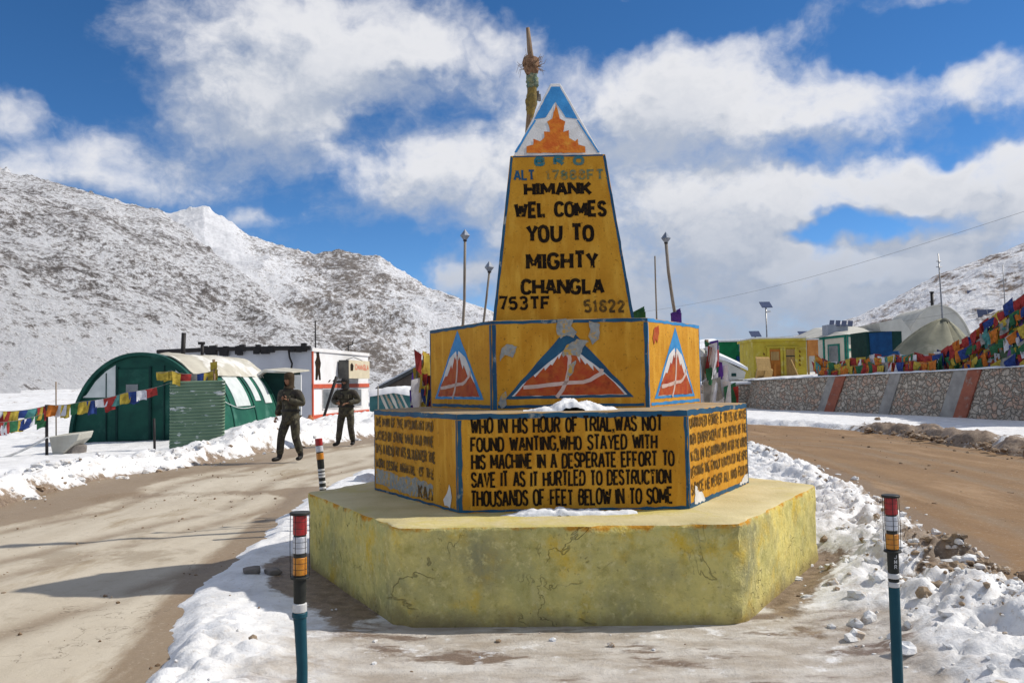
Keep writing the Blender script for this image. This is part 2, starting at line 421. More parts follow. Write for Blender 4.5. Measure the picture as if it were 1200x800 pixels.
def road_mat():
    m = bpy.data.materials.new('dusty_road'); m.use_nodes = True; N = NT(m.node_tree); b = N.n['Principled BSDF']
    V = N.new('ShaderNodeTexCoord').outputs['Object']
    br = N.new('ShaderNodeAttribute', attribute_name='brown').outputs['Fac']
    wet = N.new('ShaderNodeAttribute', attribute_name='wet').outputs['Fac']
    Vs = N.mapping(V, rot=(0, 0, R(-20)), sc=(1, .28, 1))
    pale = N.mix(N.rng(N.noise(Vs, 1.1, 9, .65), .36, .64), (.52, .465, .375), (.41, .355, .275))
    pale = N.mix(N.rng(N.noise(N.mapping(Vs, loc=(3, 1, 0)), .9, 9, .7), .53, .64), pale, (.29, .225, .145))
    pale = N.mix(N.math('MULTIPLY', N.rng(N.noise(N.mapping(V, loc=(8, 1, 0)), .35, 8, .68), .58, .63), .6), pale, (.25, .20, .14))
    Vr = N.mapping(V, rot=(0, 0, R(12)), sc=(1, .22, 1))
    brown = N.mix(N.rng(N.noise(Vr, 1.6, 9, .66), .36, .64), (.245, .152, .078), (.185, .112, .058))
    brown = N.mix(N.rng(N.noise(N.mapping(Vr, loc=(2, 6, 0)), 1.0, 9, .7), .55, .68), brown, (.31, .205, .118))
    f = N.rng(N.math('ADD', br, N.math('MULTIPLY', N.math('SUBTRACT', N.noise(V, .8, 8, .65), .5), .7)), .4, .6)
    c = N.mix(f, pale, brown)
    fw = N.rng(N.math('ADD', wet, N.math('MULTIPLY', N.math('SUBTRACT', N.noise(Vs, 1.4, 9, .7), .5), 1.1)), .42, .6)
    c = N.mix(N.math('MULTIPLY', fw, .8), c, (.20, .135, .075))
    c = N.mix(N.math('MULTIPLY', N.rng(N.noise(V, 60, 5, .7), .6, .72), .35), c, (.16, .12, .085))
    ru = N.new('ShaderNodeAttribute', attribute_name='rut').outputs['Fac']
    c = N.mix(N.math('MULTIPLY', N.math('MULTIPLY', ru, N.rng(N.noise(V, 1.2, 6, .65), .32, .52)), .75), c, (.215, .16, .108))
    c = N.mix(N.math('MULTIPLY', N.rng(N.noise(N.mapping(V, loc=(3, 3, 3)), 7, 9, .75), .54, .66), .35), c, (.24, .19, .14))
    c = N.mix(N.math('MULTIPLY', N.rng(N.noise(N.mapping(V, loc=(6, 3, 3)), 28, 6, .75), .58, .68), .5), c, (.58, .52, .43))
    n = N.noise(N.mapping(V, loc=(2, 5, 1)), .55, 6, .62, .5)
    crack = N.math('MULTIPLY', N.rng(N.math('ABSOLUTE', N.math('SUBTRACT', n, .47)), .0008, .003, 1, 0), N.rng(N.noise(V, .5, 2), .5, .56))
    c = N.mix(N.math('MULTIPLY', crack, .55), c, (.1, .075, .05))
    N.set(b.inputs['Base Color'], c); N.set(b.inputs['Roughness'], N.rng(fw, 0, 1, .9, .55)); b.inputs['Specular IOR Level'].default_value = .2
    bn = N.new('ShaderNodeBump'); bn.inputs['Strength'].default_value = .5; bn.inputs['Distance'].default_value = .02
    h = N.math('ADD', N.noise(V, 5, 8, .6), N.math('MULTIPLY', N.noise(V, 70, 5, .7), .3))
    N.set(bn.inputs['Height'], h); N.l.new(bn.outputs[0], b.inputs['Normal'])
    return m


M['road'] = road_mat()


def mountain_mat(name, rot, rock1, rock2, scale, thr, stretch=.45):
    m = bpy.data.materials.new(name); m.use_nodes = True; N = NT(m.node_tree); b = N.n['Principled BSDF']
    V = N.new('ShaderNodeTexCoord').outputs['Object']
    a = N.new('ShaderNodeAttribute', attribute_name='snow').outputs['Fac']
    Vs = N.mapping(V, rot=rot, sc=(1, stretch, 1))
    n1 = N.noise(Vs, scale, 9, .72); n2 = N.noise(V, scale * 3.1, 8, .75); n3 = N.noise(V, scale * .09, 4, .6)
    n4 = N.noise(N.mapping(V, rot=rot, sc=(1, .12, .25)), scale * .16, 5, .6)
    q = N.math('ADD', N.math('ADD', N.math('MULTIPLY', n1, .55), N.math('MULTIPLY', n2, .45)), N.math('MULTIPLY', N.math('SUBTRACT', n4, .5), .22))
    q = N.math('ADD', q, N.math('MULTIPLY', N.math('SUBTRACT', n3, .5), .14))
    q = N.math('ADD', q, N.math('MULTIPLY', N.math('SUBTRACT', a, .5), .25))
    f = N.rng(q, thr - .045, thr + .05)
    rock = N.mix(N.rng(N.noise(V, scale * .5, 7, .7), .35, .65), rock1, rock2)
    rock = N.mix(N.rng(N.noise(V, scale * 5, 6, .7), .5, .75), rock, (.05, .042, .038))
    sn = N.mix(N.rng(N.noise(V, scale * 1.3, 6), .4, .7), (.80, .81, .84), (.64, .64, .67))
    c = N.mix(f, rock, sn)
    N.set(b.inputs['Base Color'], c); b.inputs['Roughness'].default_value = .85; b.inputs['Specular IOR Level'].default_value = .15
    bn = N.new('ShaderNodeBump'); bn.inputs['Strength'].default_value = .9; bn.inputs['Distance'].default_value = 1.2
    N.set(bn.inputs['Height'], N.math('SUBTRACT', n2, N.math('MULTIPLY', f, .12))); N.l.new(bn.outputs[0], b.inputs['Normal'])
    return m


# ------------------------------------------------------------------ ground, road, snow
def grid_obj(name, X, Y, Z, mask, mats, attrs=None, smooth=True, kind=None, parent=None):
    """heightfield from arrays [row, col]; faces only where mask is true at all corners"""
    r, c = X.shape
    idx = np.arange(r * c).reshape(r, c)
    keep = mask[:-1, :-1] & mask[1:, :-1] & mask[:-1, 1:] & mask[1:, 1:]
    f = np.stack([idx[:-1, :-1], idx[:-1, 1:], idx[1:, 1:], idx[1:, :-1]], -1)[keep]
    used = np.unique(f); remap = np.full(r * c, -1); remap[used] = np.arange(len(used))
    v = np.stack([X.ravel(), Y.ravel(), Z.ravel()], -1)[used]; f = remap[f]
    me = bpy.data.meshes.new(name)
    me.vertices.add(len(v)); me.vertices.foreach_set('co', v.astype(np.float32).ravel())
    me.loops.add(f.size); me.loops.foreach_set('vertex_index', f.astype(np.int32).ravel())
    me.polygons.add(len(f)); me.polygons.foreach_set('loop_start', np.arange(0, f.size, 4, dtype=np.int32)); me.polygons.foreach_set('loop_total', np.full(len(f), 4, np.int32))
    me.update(calc_edges=True); me.validate()
    if smooth: me.polygons.foreach_set('use_smooth', np.ones(len(me.polygons), bool))
    for k, a in (attrs or {}).items():
        at_ = me.attributes.new(k, 'FLOAT', 'POINT'); at_.data.foreach_set('value', a.ravel()[used].astype(np.float32))
    for mt in (mats if isinstance(mats, (list, tuple)) else [mats]): me.materials.append(mt)
    o = bpy.data.objects.new(name, me); COL.objects.link(o)
    if kind: o['kind'] = kind
    if parent: o.parent = parent
    return o


def rows(y0, y1, d0, grow):
    """spacing that grows with distance from the camera"""
    out = [y0]
    while out[-1] < y1: out.append(out[-1] + max(d0, out[-1] * grow))
    return np.array(out)


left_edge = [(-9.5, 3.0), (-8.2, 6.5), tuple(G(0, 597)[:2]), tuple(G(100, 567)[:2]), tuple(G(180, 553)[:2]), tuple(G(250, 543)[:2]), tuple(G(330, 527)[:2]), tuple(G(430, 514)[:2]), (-3.2, 34), (-1.5, 48)]
isl_right = [tuple(G(880, 527)[:2]), tuple(G(920, 540)[:2]), tuple(G(965, 557)[:2]), tuple(G(1040, 600)[:2]), tuple(G(1085, 630)[:2]), tuple(G(1125, 668)[:2]), tuple(G(1180, 700)[:2]), tuple(G(1240, 735)[:2]), (3.6, 3.6), (3.7, 1.5)]
isl_left = [(-1.7, 1.5), (-1.8, 3.6), tuple(G(165, 790)[:2]), tuple(G(205, 730)[:2]), tuple(G(240, 680)[:2]), tuple(G(290, 635)[:2]), tuple(G(340, 597)[:2]), tuple(G(372, 573)[:2]), tuple(G(420, 553)[:2]), (-1.5, 15.5), (1.5, 18), (4, 19.2)]
island = isl_left + isl_right
HEX_C = (.387, 7.281); HEX_YAW = -.028; HEX_L = 2.176
hexpoly = [(HEX_C[0] + HEX_L * math.cos(R(60 * i) + HEX_YAW), HEX_C[1] + HEX_L * math.sin(R(60 * i) + HEX_YAW)) for i in range(6)]

# bare snowy ground to the horizon
gm = mat('snowfield', (.72, .73, .76), (.56, .56, .58), .35, .7, .4, 1.5, c3=(.26, .21, .17), c3scale=.5, c3lo=.60, c3hi=.66)
gb = MB(); gb.quad((-6000, -6000, -.03), (6000, -6000, -.03), (6000, 6000, -.03), (-6000, 6000, -.03)); gb.build('ground', gm)['kind'] = 'structure'


def make_road():
    ys = rows(-2, 60, .12, .012); xs = np.concatenate([np.arange(-26, -9, .3), np.arange(-9, 13, .10), np.arange(13, 30.01, .3)])
    X, Y = np.meshgrid(xs, ys)
    Z = .004 + .035 * (fbm(X * .5, Y * .35, 4, 3) - .5) + .012 * (fbm(X * 3, Y * 2, 3, 5) - .5)
    # wheel ruts
    dl = pdist(left_edge, X, Y)
    Z += -.02 * np.exp(-((dl - 1.6) / .35) ** 2)
    Z = np.maximum(Z, -.018)
    brown = sstep(-1.0, 3.0, X - .06 * (Y - 10)) * 1.0
    brown = np.maximum(brown, sstep(20, 30, Y) * .55)
    wet = np.exp(-(dl / 1.5) ** 2) * 1.0 + .75 * np.exp(-(pdist(isl_left[1:8], X, Y) / .35) ** 2) + .9 * np.exp(-(pdist(isl_right, X, Y) / .55) ** 2)
    wet += .62 * np.exp(-((X + 3.2) / 2.2) ** 2 - ((Y - 12.6) / .55) ** 2)
    rut = np.zeros_like(X)
    for o_ in (1.5, 3.0, 3.6, 5.0): rut += np.exp(-((dl - o_ - .35 * (fbm(X * .15, Y * .15, 2, 9) - .5)) / .13) ** 2)
    dr_ = pdist(isl_right, X, Y)
    for o_ in (.9, 2.1, 2.7, 4.0, 4.6): rut += (X > 2) * np.exp(-((dr_ - o_ - .4 * (fbm(X * .15, Y * .15, 2, 19) - .5)) / .12) ** 2)
    Z -= .012 * rut; Z = np.maximum(Z, -.018)
    grid_obj('road', X, Y, Z, np.ones_like(X, bool), M['road'], {'brown': brown, 'wet': wet, 'rut': np.clip(rut, 0, 1)}, kind='structure')


make_road()


def make_island():
    ys = np.concatenate([np.arange(1.6, 3.2, .08), rows(3.2, 20, .022, .0046)]); xs = np.arange(-3.2, 6.2, .028)
    X, Y = np.meshgrid(xs, ys)
    wob = .28 * (fbm(X * 1.6, Y * 1.6, 5, 21) - .5) + .10 * (fbm(X * 6, Y * 6, 3, 22) - .5)
    s = sdf(island, X, Y) + wob
    hx = -sdf(hexpoly, X, Y)                       # distance out from the plinth
    dr = pdist(isl_right, X, Y); dl = pdist(isl_left[1:9], X, Y)
    right = sstep(1.75, 2.5, X - .10 * (Y - 5) + .5 * (fbm(X, Y, 3, 31) - .5))          # chunky snow on the right
    back = sstep(7.5, 9.5, Y)
    h = .02 + .03 * fbm(X * 1.2, Y * 1.2, 4, 23)
    lump = billow(X * 1.7, Y * 1.7, 5, 40); lump2 = billow(X * 5, Y * 5, 4, 44)
    rbank = np.exp(-((dr - .45) / .42) ** 2)
    lump3 = billow(X * 12, Y * 12, 3, 47)
    h = h + right * (.03 + .13 * (lump - .30) + .08 * (lump2 - .45) + .030 * (lump3 - .5)) + rbank * right * (.06 + .13 * (lump - .4) + .12 * (lump2 - .45) + .03 * (lump3 - .5))
    lbank = np.exp(-((dl - .35) / .4) ** 2)
    h = h + (1 - right) * lbank * (.04 + .18 * (lump - .45) + .10 * (lump2 - .4)) * sstep(6.5, 4.4, Y) + (1 - right) * lbank * .04 * lump2
    front = sstep(.0, .5, X + 1.0) * (1 - right) * sstep(5.8, 5.2, Y)
    h = h * (1 - .55 * front) + front * .015 * (fbm(X * 5, Y * 7, 4, 61) - .5)
    h = h + .012 * (fbm(X * 14, Y * 14, 3, 55) - .5)
    h = h * sstep(0.0, .22, s) - .05 * sstep(.06, -.04, s)
    side_l = sstep(.1, -.7, X - HEX_C[0] + 1.0) * sstep(4.6, 5.4, Y)
    side_r = sstep(1.4, 1.9, X)
    mudl = np.exp(-(np.maximum(hx, 0) / .42) ** 4) * side_l
    mudr = np.exp(-(np.maximum(hx, 0) / .30) ** 2) * side_r * sstep(8.5, 7, Y)
    near = np.maximum(mudl, mudr)
    h = h * (1 - .85 * near) + .03 * near * fbm(X * 6, Y * 6, 4, 71)
    h = h * sstep(-.02, .25, hx) + .012 * sstep(.25, 0, hx)
    mud = near * .95 + .68 * right * np.exp(-(dr / .38) ** 2) + .46 * right * sstep(.55, .2, lump) * sstep(1.1, .3, dr)
    mud += .5 * sstep(.12, .02, s) * sstep(10, 6, Y)
    # brown heap beside the right-hand post
    bx, by, _ = G(1148, 684); q = np.exp(-((X - bx) / .55) ** 2 - ((Y - by) / .65) ** 2)
    mud += .85 * q; h += .12 * q * (.4 + lump)
    for (cx, cy, rx, ry, a) in ((350, 690, .3, .4, .5), (985, 745, .45, .22, .5), (700, 775, .35, .09, .4), (610, 790, .3, .1, .3)):
        g = G(cx, cy); mud += a * np.exp(-((X - g.x) / rx) ** 2 - ((Y - g.y) / ry) ** 2)
    ice = .85 * front + .5 * (1 - right) * sstep(6.5, 5, Y) * sstep(-1.9, -1.0, X) + .15
    ice = np.clip(ice + .25 * right * sstep(1.5, .6, hx) * sstep(6.2, 5, Y), 0, 1)
    inhex = hx < -.12
    o = grid_obj('snow', X, Y, h, (s > -.10) & ~inhex, M['snow'], {'mud': np.clip(mud, 0, 1), 'ice': ice, 'dirt': np.clip(.35 + .65 * right * sstep(2.2, .8, dr), 0, 1)}, kind='stuff')
    o['label'] = 'trodden snow and dirty ice around the yellow monument plinth'
    return X, Y, h


IX, IY, IH = make_island()


def isl_h(x, y):
    i = int(np.argmin(np.abs(IY[:, 0] - y))); j = int(np.argmin(np.abs(IX[0] - x))); return float(IH[i, j])


heaps = [(-6.6, 20.6, 1.0, 1.2, .30), (-7.0, 23.5, 1.2, 2.0, .50), (-6.5, 25.5, .9, 1.6, .40), (-5.6, 24.5, .7, 1.0, .2), (-5.4, 30, 1.3, 2.2, .38), (-4.9, 33, 1.2, 2.6, .40), (-6.2, 28.5, 1.0, 1.4, .32)]


def make_left_snow():
    ys = rows(3.5, 62, .06, .0052); xs = np.concatenate([np.arange(-40, -16, .3), np.arange(-16, -1, .055)])
    X, Y = np.meshgrid(xs, ys)
    poly = left_edge + [(-2.5, 62), (-45, 62), (-45, 2.5)]
    wob = .35 * (fbm(X * 1.1, Y * 1.1, 5, 121) - .5) + .15 * (fbm(X * 4, Y * 4, 3, 122) - .5)
    s = sdf(poly, X, Y) + wob
    lump = billow(X * 1.5, Y * 1.5, 5, 140); lump2 = billow(X * 4, Y * 4, 4, 144)
    bank = np.exp(-((s - .55) / .55) ** 2)
    h = .10 + .18 * (fbm(X * .3, Y * .3, 4, 123) - .5) + .0 * X
    h = h + bank * (.16 + .30 * (lump - .4) + .16 * (lump2 - .45))
    h += .10 * sstep(12, 20, -X) + sstep(26, 60, Y + .4 * (-X - 10)) * 1.2 * sstep(6, 16, -X)
    for (hx, hy, rx, ry, a) in heaps:
        g = np.exp(-((X - hx) / rx) ** 2 - ((Y - hy) / ry) ** 2)
        h += a * g * (.75 + .55 * (lump - .4) + .3 * (lump2 - .45))
    h = h + .02 * (fbm(X * 9, Y * 9, 3, 155) - .5)
    h = h * sstep(0, .4, s) - .06 * sstep(.08, -.06, s)
    mud = .55 * np.exp(-(np.maximum(s, 0) / .22) ** 2) + .30 * bank * sstep(.5, .25, lump)
    mud += .35 * sstep(.55, .7, fbm(X * .8, Y * .8, 4, 171)) * sstep(4, 1, s) + .42 * sstep(5, 10, s) * sstep(.42, .62, fbm(X * 1.1, Y * .7, 4, 173))
    o = grid_obj('snow', X, Y, h, s > -.1, M['snow'], {'mud': np.clip(mud, 0, 1), 'ice': np.zeros_like(X), 'dirt': np.clip(1.6 * np.exp(-np.maximum(s, 0) / 1.3), 0, 1)}, kind='stuff')
    o['label'] = 'lumpy ploughed snow bank along the left road below the huts'
    return X, Y, h


LX, LY, LH = make_left_snow()


def lh(x, y):
    i = int(np.argmin(np.abs(LY[:, 0] - y))); j = int(np.argmin(np.abs(LX[0] - x))); return float(LH[i, j])


# right-hand side: snow strip, dirt berm, terrace
WALL = [(11.9, 47.0, 1.42), tuple(G(895, 480)[:2]) + (1.45,), tuple(G(1000, 484)[:2]) + (1.58,), tuple(G(1100, 489)[:2]) + (1.66,), tuple(G(1200, 494)[:2]) + (1.75,), (17.6, 22.0, 1.8), (19.0, 15.0, 1.85)]


def make_right_snow():
    ys = rows(6, 62, .07, .006); xs = np.arange(4, 22, .07)
    X, Y = np.meshgrid(xs, ys)
    far = [tuple(G(872, 497)[:2]), tuple(G(940, 500)[:2]), tuple(G(1000, 505)[:2]), tuple(G(1050, 511)[:2]), tuple(G(1100, 519)[:2]), tuple(G(1200, 536)[:2]), (9.9, 11), (11, 5)]
    poly = [(5.6, 62), (6.5, 34)] + far + [(24, 5), (24, 62)]
    wob = .5 * (fbm(X * .9, Y * .9, 5, 221) - .5) + .2 * (fbm(X * 4, Y * 4, 3, 222) - .5)
    s = sdf(poly, X, Y) + wob
    lump = billow(X * 1.3, Y * 1.3, 5, 240); lump2 = billow(X * 4, Y * 4, 4, 244)
    berm = np.exp(-((s - .6) / .5) ** 2) * sstep(27, 22, Y + .0 * X)
    berm2 = np.exp(-((s - .5) / .5) ** 2) * sstep(24, 28, Y)
    h = .05 + .05 * (fbm(X * .4, Y * .4, 3, 223) - .5) + berm * (.12 + .32 * (lump - .4) + .2 * (lump2 - .45)) + berm2 * .22 * lump
    h += .02 * (fbm(X * 9, Y * 9, 3, 255) - .5)
    h = h * sstep(0, .3, s) - .06 * sstep(.08, -.06, s)
    mud = berm * .95 * sstep(.2, .5, fbm(X * .7, Y * .7, 3, 271)) + .35 * np.exp(-(np.maximum(s, 0) / .3) ** 2) + .55 * sstep(21, 16, Y) * sstep(.4, .6, fbm(X * .5, Y * .5, 4, 273))
    o = grid_obj('snow', X, Y, h, s > -.1, M['snow'], {'mud': np.clip(mud, 0, 1), 'ice': np.zeros_like(X), 'dirt': np.clip(1.6 * np.exp(-np.maximum(s, 0) / 1.3), 0, 1)}, kind='stuff')
    o['label'] = 'smooth snow strip and brown earth ridge below the stone wall'


make_right_snow()


def scatter_clumps(name, pts, m, label, seed=1):
    """loose snow or earth clods: rough little lumps, one uncountable mass"""
    r = np.random.default_rng(seed); mb = MB()
    for (x, y, z, s) in pts:
        bm = bmesh.new(); bmesh.ops.create_icosphere(bm, subdivisions=2 if s > .05 else 1, radius=1)
        ph = r.uniform(0, 6.28, 6); sx, sy, sz = r.uniform(.7, 1.3), r.uniform(.7, 1.3), r.uniform(.5, .9); ca, sa = math.cos(ph[0]), math.sin(ph[0])
        vs = []
        for v in bm.verts:
            p = v.co; k = 1 + .25 * math.sin(3.1 * p.x + ph[1]) * math.cos(2.7 * p.y + ph[2]) + .2 * math.sin(5.3 * p.z + ph[3] + 3 * p.x) + r.uniform(-.13, .13)
            px, py, pz = p.x * k * sx * s, p.y * k * sy * s, p.z * k * sz * s
            vs.append((x + px * ca - py * sa, y + px * sa + py * ca, z + pz))
        mb.add(vs, [tuple(v.index for v in f.verts) for f in bm.faces]); bm.free()
    o = mb.build(name, m, smooth=False); return tag(o, label=label, kind='stuff')


def clump_mat(name, c1, c2, c3):
    return mat(name, c1, c2, 7, .7, .5, 40, c3=c3, c3scale=9, c3lo=.55, c3hi=.62)


def clumps():
    r = random.Random(5); P = []; D = []
    n = len(isl_right)
    for _ in range(1100):
        i = r.randrange(n - 2); t = r.random(); a, b = isl_right[i], isl_right[i + 1]
        x = a[0] + (b[0] - a[0]) * t + r.gauss(-.28, .3); y = a[1] + (b[1] - a[1]) * t + r.gauss(0, .25)
        s = .010 + .045 * r.random() ** 5
        (P if r.random() < .62 else D).append((x, y, max(isl_h(x, y), .0) + s * .15, s))
    for _ in range(150):
        x = r.uniform(1.9, 3.4); y = r.uniform(3.4, 7)
        s = .012 + .05 * r.random() ** 4; P.append((x, y, isl_h(x, y) + s * .1, s))
    for _ in range(60):
        x = r.uniform(-2.2, 1.8); y = r.uniform(3.9, 6.2); s = .008 + .022 * r.random() ** 3
        if sdf(hexpoly, np.array(x), np.array(y)) < -.1: (D if r.random() < .5 else P).append((x, y, isl_h(x, y) + s * .1, s))
    for _ in range(260):
        g = G(r.gauss(1140, 32), r.gauss(678, 22)); s = .010 + .05 * r.random() ** 4
        D.append((g.x, g.y, isl_h(g.x, g.y) + s * .2, s))
    scatter_clumps('snow_clods', P, clump_mat('clod_snow', (.72, .73, .74), (.60, .59, .58), (.42, .35, .28)), 'loose snow clods along the right edge of the island', 3)
    scatter_clumps('earth_clods', D, clump_mat('clod_earth', (.20, .14, .09), (.34, .26, .18), (.6, .56, .52)), 'brown earth clods mixed into snow beside right road', 4)
    Q = []; E = []
    for _ in range(520):
        i = r.randrange(1, len(left_edge) - 2); t = r.random(); a, b = left_edge[i], left_edge[i + 1]
        x = a[0] + (b[0] - a[0]) * t + r.gauss(-.35, .35); y = a[1] + (b[1] - a[1]) * t + r.gauss(0, .2); s = .014 + .075 * r.random() ** 6
        (Q if r.random() < .9 else E).append((x, y, max(lh(x, y), 0) + s * .15, s))
    scatter_clumps('snow_clods', Q, clump_mat('clod_snow_old', (.72, .73, .74), (.58, .57, .56), (.42, .35, .28)), 'loose snow clods along the left road bank', 6)
    for _ in range(420):
        px = r.uniform(1010, 1210); g = G(px, 505 + (px - 1000) * .15 + r.gauss(-4, 4)); s = .02 + .10 * r.random() ** 5
        E.append((g.x, g.y, .08 + s * .2, s))
    for _ in range(700):                                   # pebbles on the dirt road
        x = r.uniform(3.2, 12); y = r.uniform(6, 26); s = .006 + .03 * r.random() ** 6; E.append((x, y, .0 + s * .2, s))
    for _ in range(900):
        x = r.uniform(-8, -1.9); y = r.uniform(4.2, 16) ; s = .004 + .018 * r.random() ** 6; E.append((x, y, .0 + s * .2, s))
    scatter_clumps('earth_clods', E, clump_mat('clod_earth_dark', (.17, .11, .065), (.28, .2, .13), (.42, .36, .3)), 'dark earth clods and pebbles strewn on the roads', 8)


clumps()

# terrace behind the retaining wall
def make_terrace():
    pts = [Vector(p) for p in WALL]
    n = 60; vs = []; fs = []; cols = 40
    # top surface runs from the wall line back towards the hill
    for i in range(n + 1):
        t = i / n * (len(pts) - 1); k = min(int(t), len(pts) - 2); p = pts[k].lerp(pts[k + 1], t - k)
        for j in range(cols + 1):
            u = (j / cols) ** 1.7
            q = p + Vector((.25 + u * 90, u * 40 + u * 60 * (i / n < .3), 0))
            z = p.z - .03 + u * 6 + (.25 * (float(fbm(q.x * .3, q.y * .3, 3, 301)) - .5) if j > 0 else 0)
            vs.append((q.x, q.y, z))
    w = cols + 1
    for i in range(n):
        for j in range(cols): fs.append((i * w + j, i * w + j + 1, (i + 1) * w + j + 1, (i + 1) * w + j))
    o = mesh_obj('terrace', vs, fs, gm, smooth=True); o['kind'] = 'structure'; fix_normals(o)


make_terrace()

# ------------------------------------------------------------------ mountains
def mountain(name, crest, foot, mt, seed, amp=6., nu=420, nv=170, back=(60, 160, -70), prof=1.0, rough=1.0, snowf=None):
    """crest, foot: (px, py, distance) control points seen in the photograph; slope surface between, back slope behind"""
    def curve(ctrl, foot_):
        P = np.array([tuple(at(*c)) for c in ctrl]); return P
    C = curve(crest, 0); F = curve(foot, 1)
    tc = np.linspace(0, 1, len(C)); tf = np.linspace(0, 1, len(F)); u = np.linspace(0, 1, nu)
    Cx = np.stack([np.interp(u, tc, C[:, k]) for k in range(3)], -1); Fx = np.stack([np.interp(u, tf, F[:, k]) for k in range(3)], -1)
    v = np.linspace(0, 1.35, nv); Pn = np.zeros((nv, nu, 3))
    for i, t in enumerate(v):
        if t <= 1:
            Pn[i, :, :2] = Fx[:, :2] + (Cx[:, :2] - Fx[:, :2]) * t; Pn[i, :, 2] = Fx[:, 2] + (Cx[:, 2] - Fx[:, 2]) * t ** prof
        else:
            k = (t - 1) / .35; d = (Cx[:, :2] - Fx[:, :2]); d /= np.linalg.norm(d, axis=1)[:, None] + 1e-9
            Pn[i, :, :2] = Cx[:, :2] + d * back[1] * k; Pn[i, :, 2] = Cx[:, 2] + (back[2] - .3 * Cx[:, 2]) * k
    X, Y, Z = Pn[..., 0], Pn[..., 1], Pn[..., 2]
    hgt = np.clip(Cx[:, 2] - Fx[:, 2], 0, None)[None, :]
    T = np.clip(v, 0, 1)[:, None]
    fade = np.minimum(1, hgt / 25) * (np.sin(np.pi * T ** .8) * .85 + .15 * sstep(0, .3, T))
    s = 1 / 60.
    ridged = 1 - np.abs(2 * fbm(X * s, Y * s, 4, seed) - 1)
    Z = Z + amp * fade * (ridged - .72) * 1.6 + rough * np.minimum(1, hgt / 15) * sstep(0, .1, T) * (1.6 * (fbm(X * .12, Y * .12, 4, seed + 9) - .5) + .8 * (fbm(X * .5, Y * .5, 3, seed + 19) - .5))
    Z[0] = np.minimum(Z[0], 0) - 4
    # rocks standing up along the crest
    cr = np.exp(-((v[:, None] - 1) / .02) ** 2)
    Z = Z + cr * np.minimum(1, hgt / 20) * rough * (2.2 if seed == 500 else 1.0) * np.clip((hgt - 25) / 40, 0, 1) * np.clip(fbm(X * .25, Y * .25, 4, seed + 29) - .52, 0, 1) * 4
    snow = np.full(X.shape, .5) + (snowf(X, Y, Z, T, u[None, :]) if snowf else 0)
    o = grid_obj(name, X, Y, Z, np.ones_like(X, bool), mt, {'snow': snow}, kind='structure')
    return o


mA = mountain_mat('scree_slope', (0, 0, R(35)), (.19, .165, .15), (.10, .092, .092), 1.0, .492)
mB = mountain_mat('scree_far', (0, 0, R(20)), (.22, .19, .165), (.14, .125, .12), .58, .487)
mC = mountain_mat('rock_bands', (0, 0, R(-10)), (.22, .16, .12), (.14, .11, .095), .16, .485, .4)
mountain('mountain', [(-1400, 40, 130), (-800, 90, 160), (-420, 150, 190), (-250, 175, 200), (-120, 190, 215), (0, 201, 230), (40, 209, 236), (100, 226, 245), (150, 241, 255), (185, 246, 265), (240, 290, 240), (300, 334, 215), (360, 383, 190), (420, 425, 170), (470, 446, 160)],
         [(-1400, 560, 30), (-800, 525, 36), (-420, 500, 42), (-250, 495, 44), (-120, 490, 48), (-40, 480, 52), (20, 476, 58), (80, 472, 66), (140, 470, 74), (200, 467, 84), (260, 464, 95), (320, 461, 108), (380, 459, 120), (430, 457, 135), (480, 454, 150)],
         mA, 500, amp=8, nu=600, nv=230, snowf=lambda X, Y, Z, T, u: .25 * sstep(.25, 0, T) - .1 * sstep(.5, .9, T) * sstep(.3, .1, u))
mountain('mountain', [(60, 262, 380), (150, 254, 385), (205, 250, 390), (238, 242, 390), (262, 255, 388), (290, 275, 385), (340, 293, 380), (370, 297, 385), (400, 292, 390), (440, 297, 385), (470, 314, 375), (500, 335, 360), (540, 352, 340), (600, 374, 320), (680, 400, 300)],
         [(60, 455, 190), (150, 455, 190), (200, 454, 190), (250, 453, 190), (300, 452, 190), (350, 452, 190), (400, 451, 190), (440, 450, 190), (480, 449, 195), (520, 448, 200), (560, 447, 210), (600, 447, 220), (640, 446, 230), (680, 446, 240), (720, 445, 250)],
         mB, 620, amp=10, nu=460, nv=180, snowf=lambda X, Y, Z, T, u: .75 * sstep(.36, .22, u) + .55 * np.clip(fbm(X / 40, Y / 40, 3, 9) - .45, 0, 1) - .2 * sstep(.3, .5, u) * sstep(.75, .55, u))
mountain('mountain', [(900, 402, 430), (940, 393, 400), (1000, 372, 370), (1050, 348, 340), (1100, 322, 320), (1150, 303, 300), (1200, 287, 280), (1300, 250, 260), (1450, 200, 240), (1650, 170, 220), (2100, 110, 200), (3000, 40, 170)],
         [(900, 432, 190), (940, 428, 170), (1000, 422, 150), (1050, 418, 130), (1100, 412, 115), (1150, 408, 105), (1200, 405, 95), (1300, 400, 90), (1450, 395, 85), (1650, 390, 80), (2100, 385, 70), (3000, 380, 60)],
         mC, 740, amp=6, nu=520, nv=170, snowf=lambda X, Y, Z, T, u: .05 + .0 * T)
mountain('mountain', [(450, 380, 900), (560, 378, 900), (650, 395, 900), (760, 400, 880), (830, 397, 860), (880, 403, 850), (920, 398, 840), (960, 402, 820), (1050, 405, 800)],
         [(450, 448, 420), (560, 446, 420), (650, 445, 420), (760, 443, 420), (830, 442, 420), (880, 441, 420), (920, 441, 420), (960, 440, 420), (1050, 438, 420)],
         mC, 860, amp=6, nu=200, nv=80, snowf=lambda X, Y, Z, T, u: .5 + .0 * T)

# ------------------------------------------------------------------ frames, paint and lettering on faces
from mathutils.geometry import tessellate_polygon


